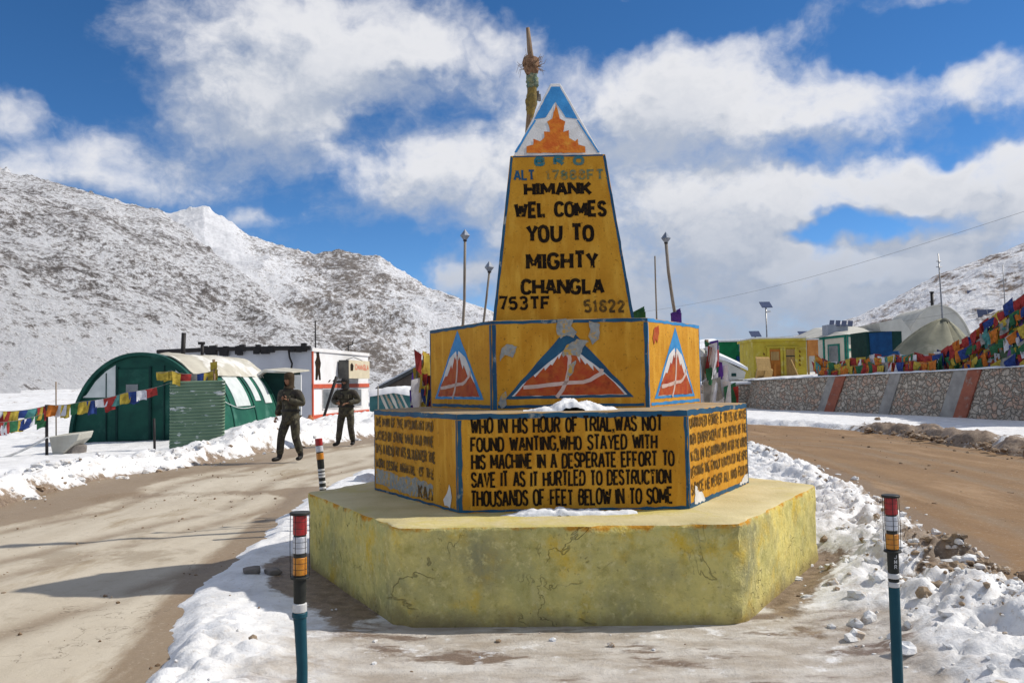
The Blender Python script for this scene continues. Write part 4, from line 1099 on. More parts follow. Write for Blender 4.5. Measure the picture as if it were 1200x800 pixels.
def post_parts(t, s=1.0, H=1.08, style=0):
    r = .024 * s; z = H
    def cyl(name, z0, z1, rad, mt, n=24, parent=t):
        mb = MB(); b = min(.003, (z1 - z0) * .2); mb.lathe([(rad - b, z0), (rad, z0 + b), (rad, z1 - b), (rad - b, z1)], n=n)
        return mb.build(name, mt, parent, True, 40)
    hd = .070 if style != 2 else .085
    if style != 2: cyl('cap', z - .010, z, .037 * s, M['post_black'])
    bands = [('red_reflector', M['reflect_red'], .073), (None, M['post_black'], .004), ('white_reflector', M['reflect_white'], .062), (None, M['post_black'], .013), ('amber_reflector', M['reflect_amber'], .066)]
    zz = z - (.010 if style != 2 else 0); top = zz
    core = MB(); core.lathe([(r * .96, H - .30), (r * .96, zz - .001)], n=24); core.build('head_core', M['post_black'], t, True, 40)
    for nm, mt, hgt in bands:
        if nm:
            b = cyl(nm, zz - hgt, zz, r * 1.04, mt)
            if style != 2:      # moulded ribs in the lens
                rb = MB()
                for kx in range(1, 3): rb.lathe([(r * 1.05, zz - hgt * kx / 3 - .0008), (r * 1.06, zz - hgt * kx / 3), (r * 1.05, zz - hgt * kx / 3 + .0008)], n=24)
                rb.build('lens_rib', M['post_black'], b, True)
        zz -= hgt
    if style != 2:
        cyl('flange', zz - .012, zz - .004, .036 * s, M['post_black'])
        for i in range(6):
            a = i * math.pi / 3 + .3; mb = MB(); mb.tube([(.0335 * s * math.cos(a), .0335 * s * math.sin(a), zz - .006), (.035 * s * math.cos(a), .035 * s * math.sin(a), (zz + top) / 2), (.0335 * s * math.cos(a), .0335 * s * math.sin(a), top)], .0013, 6); mb.build('guard_wire', M['dark_metal'], t, True)
    zb = zz - .10
    cyl('shaft', zb - .0, zz + .01, r * .93, M['post_black'])
    if style == 0:
        cyl('coupling', zb - .033, zb - .0, r * 1.06, M['plastic_white']); cyl('coupling', zb - .052, zb - .033, r * 1.16, M['post_teal']); lower = zb - .052
    else:
        for k in range(2): cyl('white_ring', zb - .022 - .036 * k, zb - .036 * k, r * .99, M['plastic_white'])
        cyl('shaft', zb - .036, zb - .022, r * .93, M['post_black']); lower = zb - .058
    mb = MB()
    if style == 0: pts = [(0, 0, -.05), (.006, 0, lower * .35), (.009, 0, lower * .75), (.002, 0, lower - .03), (0, 0, lower)]; rad = [r * .88, r * .9, r * .82, r * .92, r * 1.0]
    else: pts = [(0, 0, -.05), (0, 0, lower * .5), (0, 0, lower)]; rad = [r * .92] * 3
    mb.tube(pts, rad, 20); mb.build('lower_pipe', M['post_teal'] if style != 2 else M['post_black'], t, True, 40)
    if style == 2:
        for k in range(3): cyl('white_ring', zb - .09 - .06 * k, zb - .065 - .06 * k, r * .96, M['plastic_white'])
    return zz, zb


def post(px, py, Y, H, label, style, s=1.0, tilt=(0, 0)):
    p = at(px, py, Y)
    t = empty('reflector_post', (p.x, Y, 0), label, 'reflector post', 'road edge reflector posts'); t.rotation_euler = (tilt[0], tilt[1], 0)
    t.location.z = p.z - H
    zz, zb = post_parts(t, s, H, style)
    return t, zz, zb


post(349, 599.5, 3.12, 1.10, 'near reflector post with white coupling and teal pipe, left of the plinth', 0, tilt=(0, R(.4)))
t, zz, zb = post(1043.5, 579.5, 3.62, 1.08, 'near reflector post with two white rings, standing in snow at right', 1)
fr = Frame((0, -.0228, zb), (1, 0, 0), (0, 0, 1))
for ch, dz in zip('JMR', (.064, .043, .022)):
    lettering('lettering', fr, [(ch, -.006, .006, dz, dz + .017, .0013, .2)], M['plastic_white'], .0012, t, ord(ch))
post(382.5, 513, 8.9, 1.05, 'small far reflector post half hidden behind the plinth', 2, 1.55, (0, R(-4.5)))


# ------------------------------------------------------------------ poles behind the monument
def cloth_mat(name, c, k=.55):
    return mat(name, c, tuple(x * k for x in c), 9, .8, .25, 50)


FL = {'blue': cloth_mat('cloth_blue', (.03, .06, .22)), 'white': cloth_mat('cloth_white', (.62, .62, .66), .75), 'red': cloth_mat('cloth_red', (.36, .045, .04)), 'green': cloth_mat('cloth_green', (.035, .14, .065)),
      'yellow': cloth_mat('cloth_yellow', (.50, .37, .06)), 'orange': cloth_mat('cloth_orange', (.55, .17, .03)), 'purple': cloth_mat('cloth_purple', (.12, .05, .32)), 'teal': cloth_mat('cloth_teal', (.08, .25, .24)), 'grey': cloth_mat('cloth_grey', (.3, .29, .27))}
FO = ['blue', 'white', 'red', 'green', 'yellow']


def hang_cloth(mb, top0, top1, drop, r, sway=.04, n=5, k=5, lean=(0, 0)):
    """one small cloth hung from the line top0-top1"""
    a, b = Vector(top0), Vector(top1); d = b - a; nn = Vector((-d.y, d.x, 0)); nn = nn.normalized() if nn.length > 1e-5 else Vector((0, 1, 0))
    ph = r.uniform(0, 6.28); fq = r.uniform(1.2, 2.4); vs = []; ctr = .5 * d
    pinch = r.uniform(.75, 1.02)
    for i in range(k + 1):
        t = i / k
        for j in range(n + 1):
            u = j / n; q = a + d * .5 + d * (u - .5) * (1 + (pinch - 1) * t)
            q = q + nn * (sway * (t * .9 + .1) * math.sin(ph + u * 6.28 * fq * .5 + t * 2.2)) + Vector((lean[0] * t, lean[1] * t, 0))
            q.z -= drop * t * (1 - .12 * abs(math.sin(ph + u * 3))); vs.append(q)
    mb.add(vs, [(i * (n + 1) + j, (i + 1) * (n + 1) + j, (i + 1) * (n + 1) + j + 1, i * (n + 1) + j + 1) for i in range(k) for j in range(n)])


def totem():
    Y = 9.75; t = empty('prayer_pole', (0, 0, 0), 'tall leaning wooden pole bound with ragged cloth behind the monument', 'pole')
    base = at(606, 420, Y); base = Vector((base.x, Y, 0))
    pts = [base, at(611, 260, Y), at(620, 145, Y), at(623, 110, Y), at(624, 82, Y), at(621, 60, Y), at(618.5, 33, Y)]
    mb = MB(); mb.tube(pts, [.06, .045, .04, .042, .04, .034, .022], 10); mb.build('shaft', M['wood'], t, True)
    def wrap(name, pa, pb, r0, r1, mt, seed):
        r = random.Random(seed); a, b = at(*pa, Y), at(*pb, Y); mb = MB(); n = 14; k = 9; vs = []
        for i in range(k + 1):
            for j in range(n):
                q = 2 * math.pi * j / n; rad = (r0 + (r1 - r0) * i / k) * (.72 + .28 * math.sin(math.pi * i / k)) * r.uniform(.8, 1.25); p = a.lerp(b, i / k)
                vs.append((p.x + rad * math.cos(q), p.y + rad * math.sin(q), p.z + r.uniform(-.02, .02)))
        mb.add(vs, [(i * n + j, i * n + (j + 1) % n, (i + 1) * n + (j + 1) % n, (i + 1) * n + j) for i in range(k) for j in range(n)]); return mb.build(name, mt, t, True)
    wrap('twine_knot', (623.5, 89), (622, 68), .075, .105, mat('dry_twine', (.30, .18, .11), (.14, .08, .05), 30, .9, .5, 60), 1)
    wrap('cloth_wrap', (624, 105), (623.5, 88), .062, .078, mat('wrap_green', (.10, .16, .14), (.24, .24, .12), 20, .85, .4, 40, c3=(.5, .47, .35), c3scale=14), 2)
    wrap('cloth_wrap', (621, 140), (624, 104), .045, .075, mat('wrap_gold', (.30, .21, .06), (.13, .10, .045), 18, .85, .4, 40, c3=(.12, .16, .09), c3scale=10), 3)
    r = random.Random(4); mb = MB()
    c = at(622.5, 78, Y)
    for i in range(46):
        a = r.uniform(0, 6.28); el = r.uniform(-.6, 1.0); d = Vector((math.cos(a) * math.cos(el), math.sin(a) * math.cos(el), math.sin(el)))
        mb.tube([c + d * .07, c + d * r.uniform(.12, .16) + Vector((0, 0, r.uniform(-.03, .05))), c + d * r.uniform(.14, .19) + Vector((0, 0, r.uniform(-.06, .12)))], [.004, .003, .0015], 5)
    mb.build('twigs', M['wood'], t, True)
    mb = MB()
    for i in range(9):
        p = at(r.uniform(617, 629), r.uniform(95, 112), Y); hang_cloth(mb, p, p + Vector((r.uniform(.03, .06), r.uniform(-.03, .03), 0)), r.uniform(.08, .2), r, .015, 3, 4)
    mb.build('rag_ends', M['grey_wood'], t)
    settle(t, base)


totem()


def stick(px0, py0, px1, py1, Y, label, finial=True, bend=0, rad=.018, mt='grey_wood', cat='pole', group=None):
    t = empty('wooden_pole', (0, 0, 0), label, cat, group)
    top = at(px0, py0, Y); q = at(px1, py1, Y); d = (q - top); base = top + d * ((top.z + .02) / -d.z)
    mid = top.lerp(base, .25) + Vector((bend, 0, 0)); r = random.Random(px0)
    pts = [top]
    for i in range(1, 9):
        f = i / 9; pts.append(top.lerp(base, f) + Vector((bend * math.exp(-((f - .2) / .2) ** 2) + r.uniform(-.008, .008), r.uniform(-.008, .008), 0)))
    pts.append(base)
    mb = MB(); mb.tube(pts[::-1], [rad * 1.15 - i * rad * .03 for i in range(len(pts))], 9); mb.build('shaft', M[mt], t, True)
    if finial:
        g = MB(); s = .058; c = top + Vector((0, 0, .05))
        v = [c + Vector(x) for x in ((0, 0, s * 1.35), (s, 0, 0), (0, s, 0), (-s, 0, 0), (0, -s, 0), (0, 0, -s * 1.35))]
        g.add(v, [(0, 1, 2), (0, 2, 3), (0, 3, 4), (0, 4, 1), (5, 2, 1), (5, 3, 2), (5, 4, 3), (5, 1, 4)]); fix_normals(g.build('diamond_finial', M['finial'], t))
        k = MB(); k.lathe([(.012, -.02), (.026, -.012), (.02, .0), (.008, .012)], tuple(top), 10); k.build('knob', M['dark_metal'], t, True)
    settle(t, base); return t


M['finial'] = mat('finial_paint', (.13, .17, .24), (.28, .32, .38), 14, .5)
stick(545, 281, 540.5, 376, 9.9, 'crooked grey pole with pale diamond finial left of the obelisk', bend=.02)
stick(573.5, 318, 567.5, 370, 10.1, 'shorter leaning grey pole with dark diamond finial beside the obelisk', rad=.015)
stick(780.5, 284, 794.5, 372, 9.9, 'crooked brown pole with diamond finial right of the obelisk', bend=-.03, mt='grey_wood', rad=.021)
stick(767.5, 300, 769.5, 368, 10.3, 'thin bare pale stick with no finial right of the obelisk', finial=False, rad=.011)
#@@PART3
# ------------------------------------------------------------------ prayer flags
def flag_string(label, pts, n, size, seed, sag=.0, tangle=0.0, cat='prayer flags', group=None, cols=FO, dense=1.0, sway=.05, ragged_=.25, skip=0.0, cord=.006):
    """cord through the points with small cloths hanging from it, each cloth a part"""
    r = random.Random(seed); pts = [Vector(p) for p in pts]
    dd = [0]
    for a, b in zip(pts, pts[1:]): dd.append(dd[-1] + (b - a).length)
    Lt = dd[-1]
    def pos(s):
        s = min(max(s, 0), Lt); k = 0
        while k < len(dd) - 2 and dd[k + 1] < s: k += 1
        t = (s - dd[k]) / (dd[k + 1] - dd[k]); p = pts[k].lerp(pts[k + 1], t); p.z -= sag * 4 * t * (1 - t); return p
    t = empty('prayer_flag_string', (0, 0, 0), label, cat, group)
    mb = MB(); mb.tube([pos(Lt * i / 40) for i in range(41)], cord, 5); mb.build('cord', M['cord'], t, True)
    for i in range(n):
        if r.random() < skip: continue
        s0 = Lt * (i + .5) / n - size * .5 * dense; w = size * r.uniform(1 - ragged_, 1 + ragged_)
        mb = MB(); J = Vector((r.gauss(0, tangle), r.gauss(0, tangle), r.gauss(-tangle * .5, tangle))); J2 = Vector((r.gauss(0, tangle), r.gauss(0, tangle), r.gauss(0, tangle)))
        hang_cloth(mb, pos(s0) + J, pos(s0 + w) + J * .6 + J2 * .6, size * r.uniform(.75, 1.35), r, sway, 5, 5, (r.uniform(-.1, .1) * size, r.uniform(-.15, .05) * size))
        c = cols[i % len(cols)] if r.random() < .75 else r.choice(['red', 'yellow', 'green', 'orange', 'white', 'grey', 'teal', 'blue']); mb.build('flag', M_FL(c), t, True)
    settle(t, pts[0]); return t


def M_FL(c): return FL[c]


M['cord'] = mat('cord_grey', (.25, .24, .22), (.12, .12, .11), 20, .8)
M['green_hut'] = mat('green_hut_end', (.012, .075, .055), (.008, .05, .04), 2.5, .6, .15, 30, c3=(.03, .11, .085), c3scale=1.6)
M['green_cloth'] = mat('green_tarpaulin', (.018, .115, .075), (.012, .075, .055), 2, .7, .35, 6, c3=(.06, .17, .13), c3scale=1.4)
M['tarp'] = mat('dusty_tarp', (.50, .475, .40), (.36, .335, .28), 1.6, .7, .5, 3, c3=(.70, .69, .66), c3scale=.8, c3lo=.52, c3hi=.62)
M['panel_white'] = mat('translucent_panel', (.60, .63, .62), (.48, .52, .51), 3, .5)
M['dark_int'] = mat('dark_green_entry', (.008, .03, .028), (.012, .045, .04), 3, .8)
M['white_wall'] = mat('whitewash', (.74, .74, .75), (.64, .63, .62), 1.2, .75, .2, 20)
M['red_trim'] = mat('red_trim', (.52, .10, .05), (.42, .08, .045), 3, .7)
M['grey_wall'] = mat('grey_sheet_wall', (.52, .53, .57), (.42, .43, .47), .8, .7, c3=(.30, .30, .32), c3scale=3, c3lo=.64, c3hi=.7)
M['glass'] = mat('window_glass', (.20, .21, .22), (.10, .11, .12), 1.5, .15, spec=.6)
M['concrete'] = mat('pale_concrete', (.50, .49, .43), (.38, .36, .31), 3, .85, .3, 20)
M['teal_trim'] = mat('teal_trim', (.012, .20, .15), (.01, .14, .11), 4, .6)
M['cream'] = mat('cream_wall', (.66, .61, .50), (.56, .52, .43), 1, .75)
M['yellow_wall'] = mat('yellow_hut_wall', (.52, .42, .05), (.42, .32, .04), 2, .7, .2, 15, c3=(.58, .52, .2), c3scale=2)
M['door_orange'] = mat('orange_door', (.46, .17, .03), (.34, .12, .025), 3, .7)
M['ply'] = mat('plywood', (.40, .26, .10), (.30, .19, .07), 2, .7, sc=(6, 6, 1))
M['green_board'] = mat('green_signboard', (.01, .17, .06), (.008, .12, .045), 2, .6)
M['canvas'] = mat('olive_canvas', (.27, .26, .19), (.19, .185, .135), 1.5, .85, .4, 6, c3=(.38, .36, .28), c3scale=.7)
M['canvas_pale'] = mat('pale_canvas', (.52, .51, .46), (.42, .41, .37), 1.2, .85, .3, 6)
M['blue_tarp'] = mat('blue_tarp', (.008, .06, .17), (.006, .035, .10), 2, .6, .3, 6)
M['solar'] = mat('solar_cells', (.03, .045, .10), (.05, .065, .13), 8, .25, spec=.6)
M['tin'] = mat('tin_roof', (.33, .36, .42), (.24, .27, .32), 2, .5)
M['roof_snow'] = M['snow_clean']


# ------------------------------------------------------------------ left side: green barrel hut and its neighbours
def barrel_hut():
    t = empty('barrel_hut', (0, 0, 0), 'green barrel vaulted hut with dark green end wall and dusty tarp roof', 'hut')
    Y0 = 23.0; cl = at(77, 520, Y0); half = 1.98; C0 = Vector((cl.x + half, Y0, .12)); ax = Vector((.10, .995, 0)).normalized(); side = Vector((ax.y, -ax.x, 0)); H = 2.38; Ln = 5.4
    def prof(th, off=0.): # 0 right foot, pi left foot
        c, s = math.cos(th), math.sin(th); e = .96
        return (half + off) * math.copysign(abs(c) ** e, c), (H + off) * max(s, 0) ** .97
    def P(th, l, off=0.):
        a, z = prof(th, off); return C0 + side * a + ax * l + Vector((0, 0, z))
    def shell(name, t0, t1, l0, l1, off, mt, wob=0., nth=24, nl=14, thick=.02):
        vs = []; fs = []; w = nl + 1
        for o in (off, off - thick):
            for i in range(nth + 1):
                for j in range(nl + 1):
                    th = t0 + (t1 - t0) * i / nth; l = l0 + (l1 - l0) * j / nl
                    wb = wob * (fbm(th * 3 + 5, l * 1.5, 3, 901) - .5) * 2; vs.append(P(th, l, o + wb))
        b = (nth + 1) * w
        for i in range(nth):
            for j in range(nl):
                q = (i * w + j, i * w + j + 1, (i + 1) * w + j + 1, (i + 1) * w + j); fs.append(q); fs.append(tuple(b + k for k in q[::-1]))
        edge = [i * w for i in range(nth + 1)] + [nth * w + j for j in range(1, w)] + [i * w + nl for i in range(nth - 1, -1, -1)] + list(range(nl - 1, 0, -1))
        for a, c in zip(edge, edge[1:] + edge[:1]): fs.append((a, b + a, b + c, c))
        o = mesh_obj(name, vs, fs, mt, t, True, None, 40); return fix_normals(o)
    shell('shell', 0, math.pi, .12, Ln, 0, M['green_cloth'], .015, 40, 16)
    shell('arch_rim', 0, math.pi, 0, .16, .05, M['green_hut'], 0, 40, 2, .10)
    # end wall with its door and pale side panels
    pts = [P(math.pi * i / 32, .10, -.06) for i in range(33)]; mb = MB(); mb.prism(pts[::-1], (0, 0, 0), ax * .06); ew = mb.build('end_wall', M['green_hut'], t); fix_normals(ew)
    n = -ax; fr = Frame(C0 + ax * .095 + n * .0, side, (0, 0, 1))
    def plate(name, u0, v0, u1, v1, d, mt, par): mb = MB(); mb.prism([fr.p(u0, v0), fr.p(u1, v0), fr.p(u1, v1), fr.p(u0, v1)], fr.N * .0, fr.N * d); return fix_normals(mb.build(name, mt, par))
    def poly(name, p, d, mt, par): mb = MB(); mb.prism([fr.p(*q) for q in p], (0, 0, 0), fr.N * d); return fix_normals(mb.build(name, mt, par))
    def inside(u): # height of the arch over u
        lo, hi = 0, math.pi / 2
        for _ in range(40):
            m_ = (lo + hi) / 2
            if prof(m_, -.1)[0] > abs(u): lo = m_
            else: hi = m_
        return prof(lo, -.1)[1]
    poly('pale_panel', [(-.72, 1.22), (-.72, inside(-.72) - .03), (-1.0, inside(-1.0) - .03), (-1.3, inside(-1.3) - .03), (-1.55, inside(-1.55) - .03), (-1.68, 1.22)][::-1], .02, M['panel_white'], ew)
    poly('pale_panel', [(1.0, 1.45), (1.5, 1.45), (1.4, inside(1.4) - .03), (1.2, inside(1.2) - .03), (1.0, inside(1.0) - .03)], .02, M['panel_white'], ew)
    d = plate('door', -.66, .05, .25, 1.98, .03, M['green_hut'], t)
    for (u0, v0, u1, v1) in ((-.70, .05, -.64, 2.04), (.25, .05, .31, 2.04)): plate('door_frame', u0, v0, u1, v1, .05, M['dark_int'], d)
    plate('door_window', -.40, 1.28, -.06, 1.56, .05, M['glass'], d)
    for u in (-1.0, .66, 1.3): plate('batten', u, .05, u + .03, inside(u + (.03 if u > 0 else 0)) - .08, .03, M['dark_int'], ew)
    # right flank: translucent windows, seams; tarp thrown over the roof
    for (l0, l1, t0, t1) in ((.5, 1.15, .36, .85), (2.0, 3.0, .36, .85), (3.5, 3.9, .42, .85), (4.2, 4.75, .38, .8)): shell('side_window', t0, t1, l0, l1, .025, M['panel_white'], .0, 8, 4, .02)
    for l in (1.6, 3.25, 5.0): shell('seam', .0, .9, l, l + .05, .03, M['green_hut'], 0, 10, 1, .02)
    shell('roof_tarp', .80, 2.1, .35, Ln + .1, .07, M['tarp'], .10, 26, 22, .03)
    # stove pipe through the roof
    p = P(1.15, 1.9); q = at(213.5, 390, p.y); mb = MB(); mb.tube([(q.x, p.y, p.z - .1), (q.x + .02, p.y, p.z + .25), (q.x + .05, p.y, q.z)], .065, 12); mb.build('stove_pipe', M['dark_metal'], t, True)
    p = P(1.35, 3.2); q = at(237, 402, p.y); mb = MB(); mb.tube([(q.x, p.y, p.z - .2), (q.x, p.y, q.z)], .05, 10); mb.tube([(q.x - .12, p.y, q.z), (q.x + .08, p.y, q.z)], .045, 8); mb.build('vent_pipe', M['dark_metal'], t, True)
    # entrance porch at the far end of the right flank
    e = MB(); y0 = 28.0; a0, a1 = at(306, 490, y0), at(338, 490, y0); zt = at(322, 434, y0).z
    e.box((a0.x, y0, 0), (a1.x, y0 + 1.6, zt - .05)); e.build('porch', M['dark_int'], t)
    rf = MB(); z1 = zt; poly_ = [Vector((a0.x - .35, y0 - .45, z1 - .35)), Vector((a0.x + .2, y0 - .45, z1 + .03)), Vector((a1.x + .16, y0 - .45, z1 - .06)), Vector((a1.x + .16, y0 - .45, z1 - .11)), Vector((a0.x + .2, y0 - .45, z1 - .06)), Vector((a0.x - .35, y0 - .45, z1 - .42))]
    rf.prism(poly_, (0, 0, 0), (.1, 2.3, .1)); fix_normals(rf.build('porch_roof', M['tarp'], t))
    w = MB(); w.box((a1.x + .01, y0 + .02, 0), (a1.x + .42, y0 + .1, z1 - .16)); w.build('porch_panel', M['white_wall'], t)
    # rope stays on the cloth
    mb = MB(); mb.tube([P(.62 - .28 * i / 12 - .12 * math.sin(math.pi * i / 12), .3 + 2.9 * i / 12, .05) for i in range(13)], .012, 5); mb.build('rope', M['plastic_white'], t, True)
    settle(t, C0 - Vector((0, 0, .12)))


barrel_hut()


def corrugated_screen():
    Y = 20.4; a, b = at(198, 530, Y), at(259, 527, Y); z1 = at(200, 447, Y).z; z0 = -.05; n = 160; vs = []; fs = []
    for i in range(n + 1):
        z = z0 + (z1 - z0) * i / n; o = .018 * math.sin(2 * math.pi * i / n * 23)
        for j in range(7):
            u = j / 6; sl = .05 * u; vs.append((a.x + (b.x - a.x) * u + .015 * (i / n), Y + o + .25 * u + .02 * math.sin(u * 5 + i * .02), z + sl * .3))
    for i in range(n):
        for j in range(6): fs.append((i * 7 + j, i * 7 + j + 1, (i + 1) * 7 + j + 1, (i + 1) * 7 + j))
    o = mesh_obj('corrugated_sheet', vs, fs, mat('worn_green_tin', (.13, .21, .14), (.18, .26, .18), 3, .55, .2, 20, c3=(.60, .63, .63), c3scale=3.2, c3lo=.60, c3hi=.64, sc=(1, 1, 2.5)), smooth=True)
    sd = o.modifiers.new('thick', 'SOLIDIFY'); sd.thickness = .006
    settle(o, (a.x, Y, 0)); tag(o, 'weathered green corrugated sheet screen standing in front of the barrel hut', 'metal sheet')
    t = empty('wooden_pole', (0, 0, 0), 'short brown pole with a yellow rag behind the corrugated sheet', 'pole'); p = at(250.5, 421, 20.9)
    mb = MB(); mb.tube([(p.x, 20.9, 0), (p.x + .02, 20.9, p.z * .5), (p.x, 20.9, p.z)], [.045, .04, .035], 9); mb.build('shaft', M['wood'], t, True)
    mb = MB(); r = random.Random(3)
    for k in range(4): hang_cloth(mb, (p.x - .08, 20.86 + .02 * k, p.z - .08 - .1 * k), (p.x + .1, 20.86 + .02 * k, p.z - .05 - .1 * k), .2, r, .03, 3, 4)
    mb.build('yellow_rag', FL['yellow'], t, True); settle(t, (p.x, 20.9, 0))


corrugated_screen()


def left_bits():
    def stake(label, px, y0, Y, rad, rag=False, name='stake', mt='dark_metal'):
        top = at(px, y0, Y); g = lh(top.x, Y); o = MB(); o.tube([(top.x + .01, Y, g - .15), (top.x, Y, (top.z + g) / 2), (top.x - .01, Y, top.z)], rad, 8); ob = o.build(name, M[mt], None, True)
        settle(ob, (top.x, Y, g)); tag(ob, label, 'stake'); return top
    s1 = stake('dark iron stake holding the left flag strings beside the concrete slab', 55, 474, 19.6, .035)
    s2 = stake('short dark stake in the snow before the green end wall', 181, 490, 19.2, .03)
    stake('thin tall dark rod behind the concrete slab', 66, 447, 24, .018, mt='wood')
    # slab propped on stones
    Y = 19.9; mb = MB(); q = [at(57, 512, Y), at(93, 508, Y), at(90, 516, Y), at(74, 531, Y), at(62, 536, Y)]
    mb.prism(q, (0, 0, 0), (.1, .5, .05)); o = fix_normals(mb.build('concrete_slab', M['concrete'])); settle(o, (q[4].x, Y, 0)); bevel(o, .02); tag(o, 'pale tilted concrete slab lying beside the dark iron stake', 'slab')
    for i, (px, py, s, lb) in enumerate(((82, 531, .22, 'rounded grey rock under the tilted concrete slab'), (91, 526, .2, 'upright grey rock at the end of the concrete slab'))):
        p = at(px, py, 20.2); stone_obj(p.x, 20.2, max(.0, lh(p.x, 20.2)) + s * .3, s, 30 + i, lb)
    # drooping white hose
    a, b = at(-40, 545, 19.0), at(56, 512, 19.6); mb = MB(); mb.tube([a.lerp(b, i / 14) - Vector((0, 0, .12 * math.sin(math.pi * i / 14))) for i in range(15)], .028, 7); o = mb.build('hose', M['plastic_white'], None, True); settle(o, a); tag(o, 'drooping white hose running to the dark iron stake', 'hose')
    g = 'prayer flag strings by the green hut'
    e = at(200, 448, 20.3)
    flag_string('main row of prayer flags strung from the stake across the green end wall', [at(55, 474, 19.6), at(95, 470.5, 19.7), at(150, 459, 20), e], 15, .27, 21, .04, group=g, skip=.08)
    flag_string('upper prayer flag strand at the left picture edge', [at(-60, 480, 18.5), at(-5, 481.5, 19), at(55, 475, 19.6)], 14, .26, 22, .05, group=g)
    flag_string('lower prayer flag strand at the left picture edge', [at(-60, 497, 18.3), at(-5, 495, 18.8), at(55, 483, 19.6)], 14, .27, 23, .05, group=g)
    flag_string('short prayer flag row above the corrugated sheet', [at(183, 436, 20.2), at(200, 434, 20.3), at(225, 438, 20.6), at(250, 434, 20.85)], 7, .26, 24, .03, group=g, cols=['blue', 'yellow', 'yellow', 'red', 'grey'])


def stone_obj(x, y, z, s, seed, label, flat=.7, m_='stone'):
    bm = bmesh.new(); bmesh.ops.create_icosphere(bm, subdivisions=3, radius=1); r = np.random.default_rng(seed); a, b, c = r.uniform(0, 6, 3)
    for v in bm.verts:
        p = v.co; k = 1 + .22 * math.sin(2.3 * p.x + a) * math.cos(2.1 * p.y + b) + .12 * math.sin(4.1 * p.z + c + 2 * p.y)
        for ax_ in range(3): p[ax_] = max(-.72, min(.72, p[ax_] * k)) * 1.2
        p.z *= flat; p *= s
    me = bpy.data.meshes.new('rock'); bm.to_mesh(me); bm.free(); me.materials.append(M[m_]); me.polygons.foreach_set('use_smooth', np.ones(len(me.polygons), bool))
    o = bpy.data.objects.new('rock', me); COL.objects.link(o); o.location = (x, y, z); o.rotation_euler = (0, 0, a); return tag(o, label, 'rock')


left_bits()
for i, (px, py, s, lb) in enumerate(((295, 679, .075, 'flat dark stone on the icy strip left of the plinth'), (320, 677, .07, 'dark stone touching the mud at the left plinth foot'))):
    g = G(px, py); stone_obj(g.x, g.y, isl_h(g.x, g.y) + .02, s, 60 + i, lb, .35)


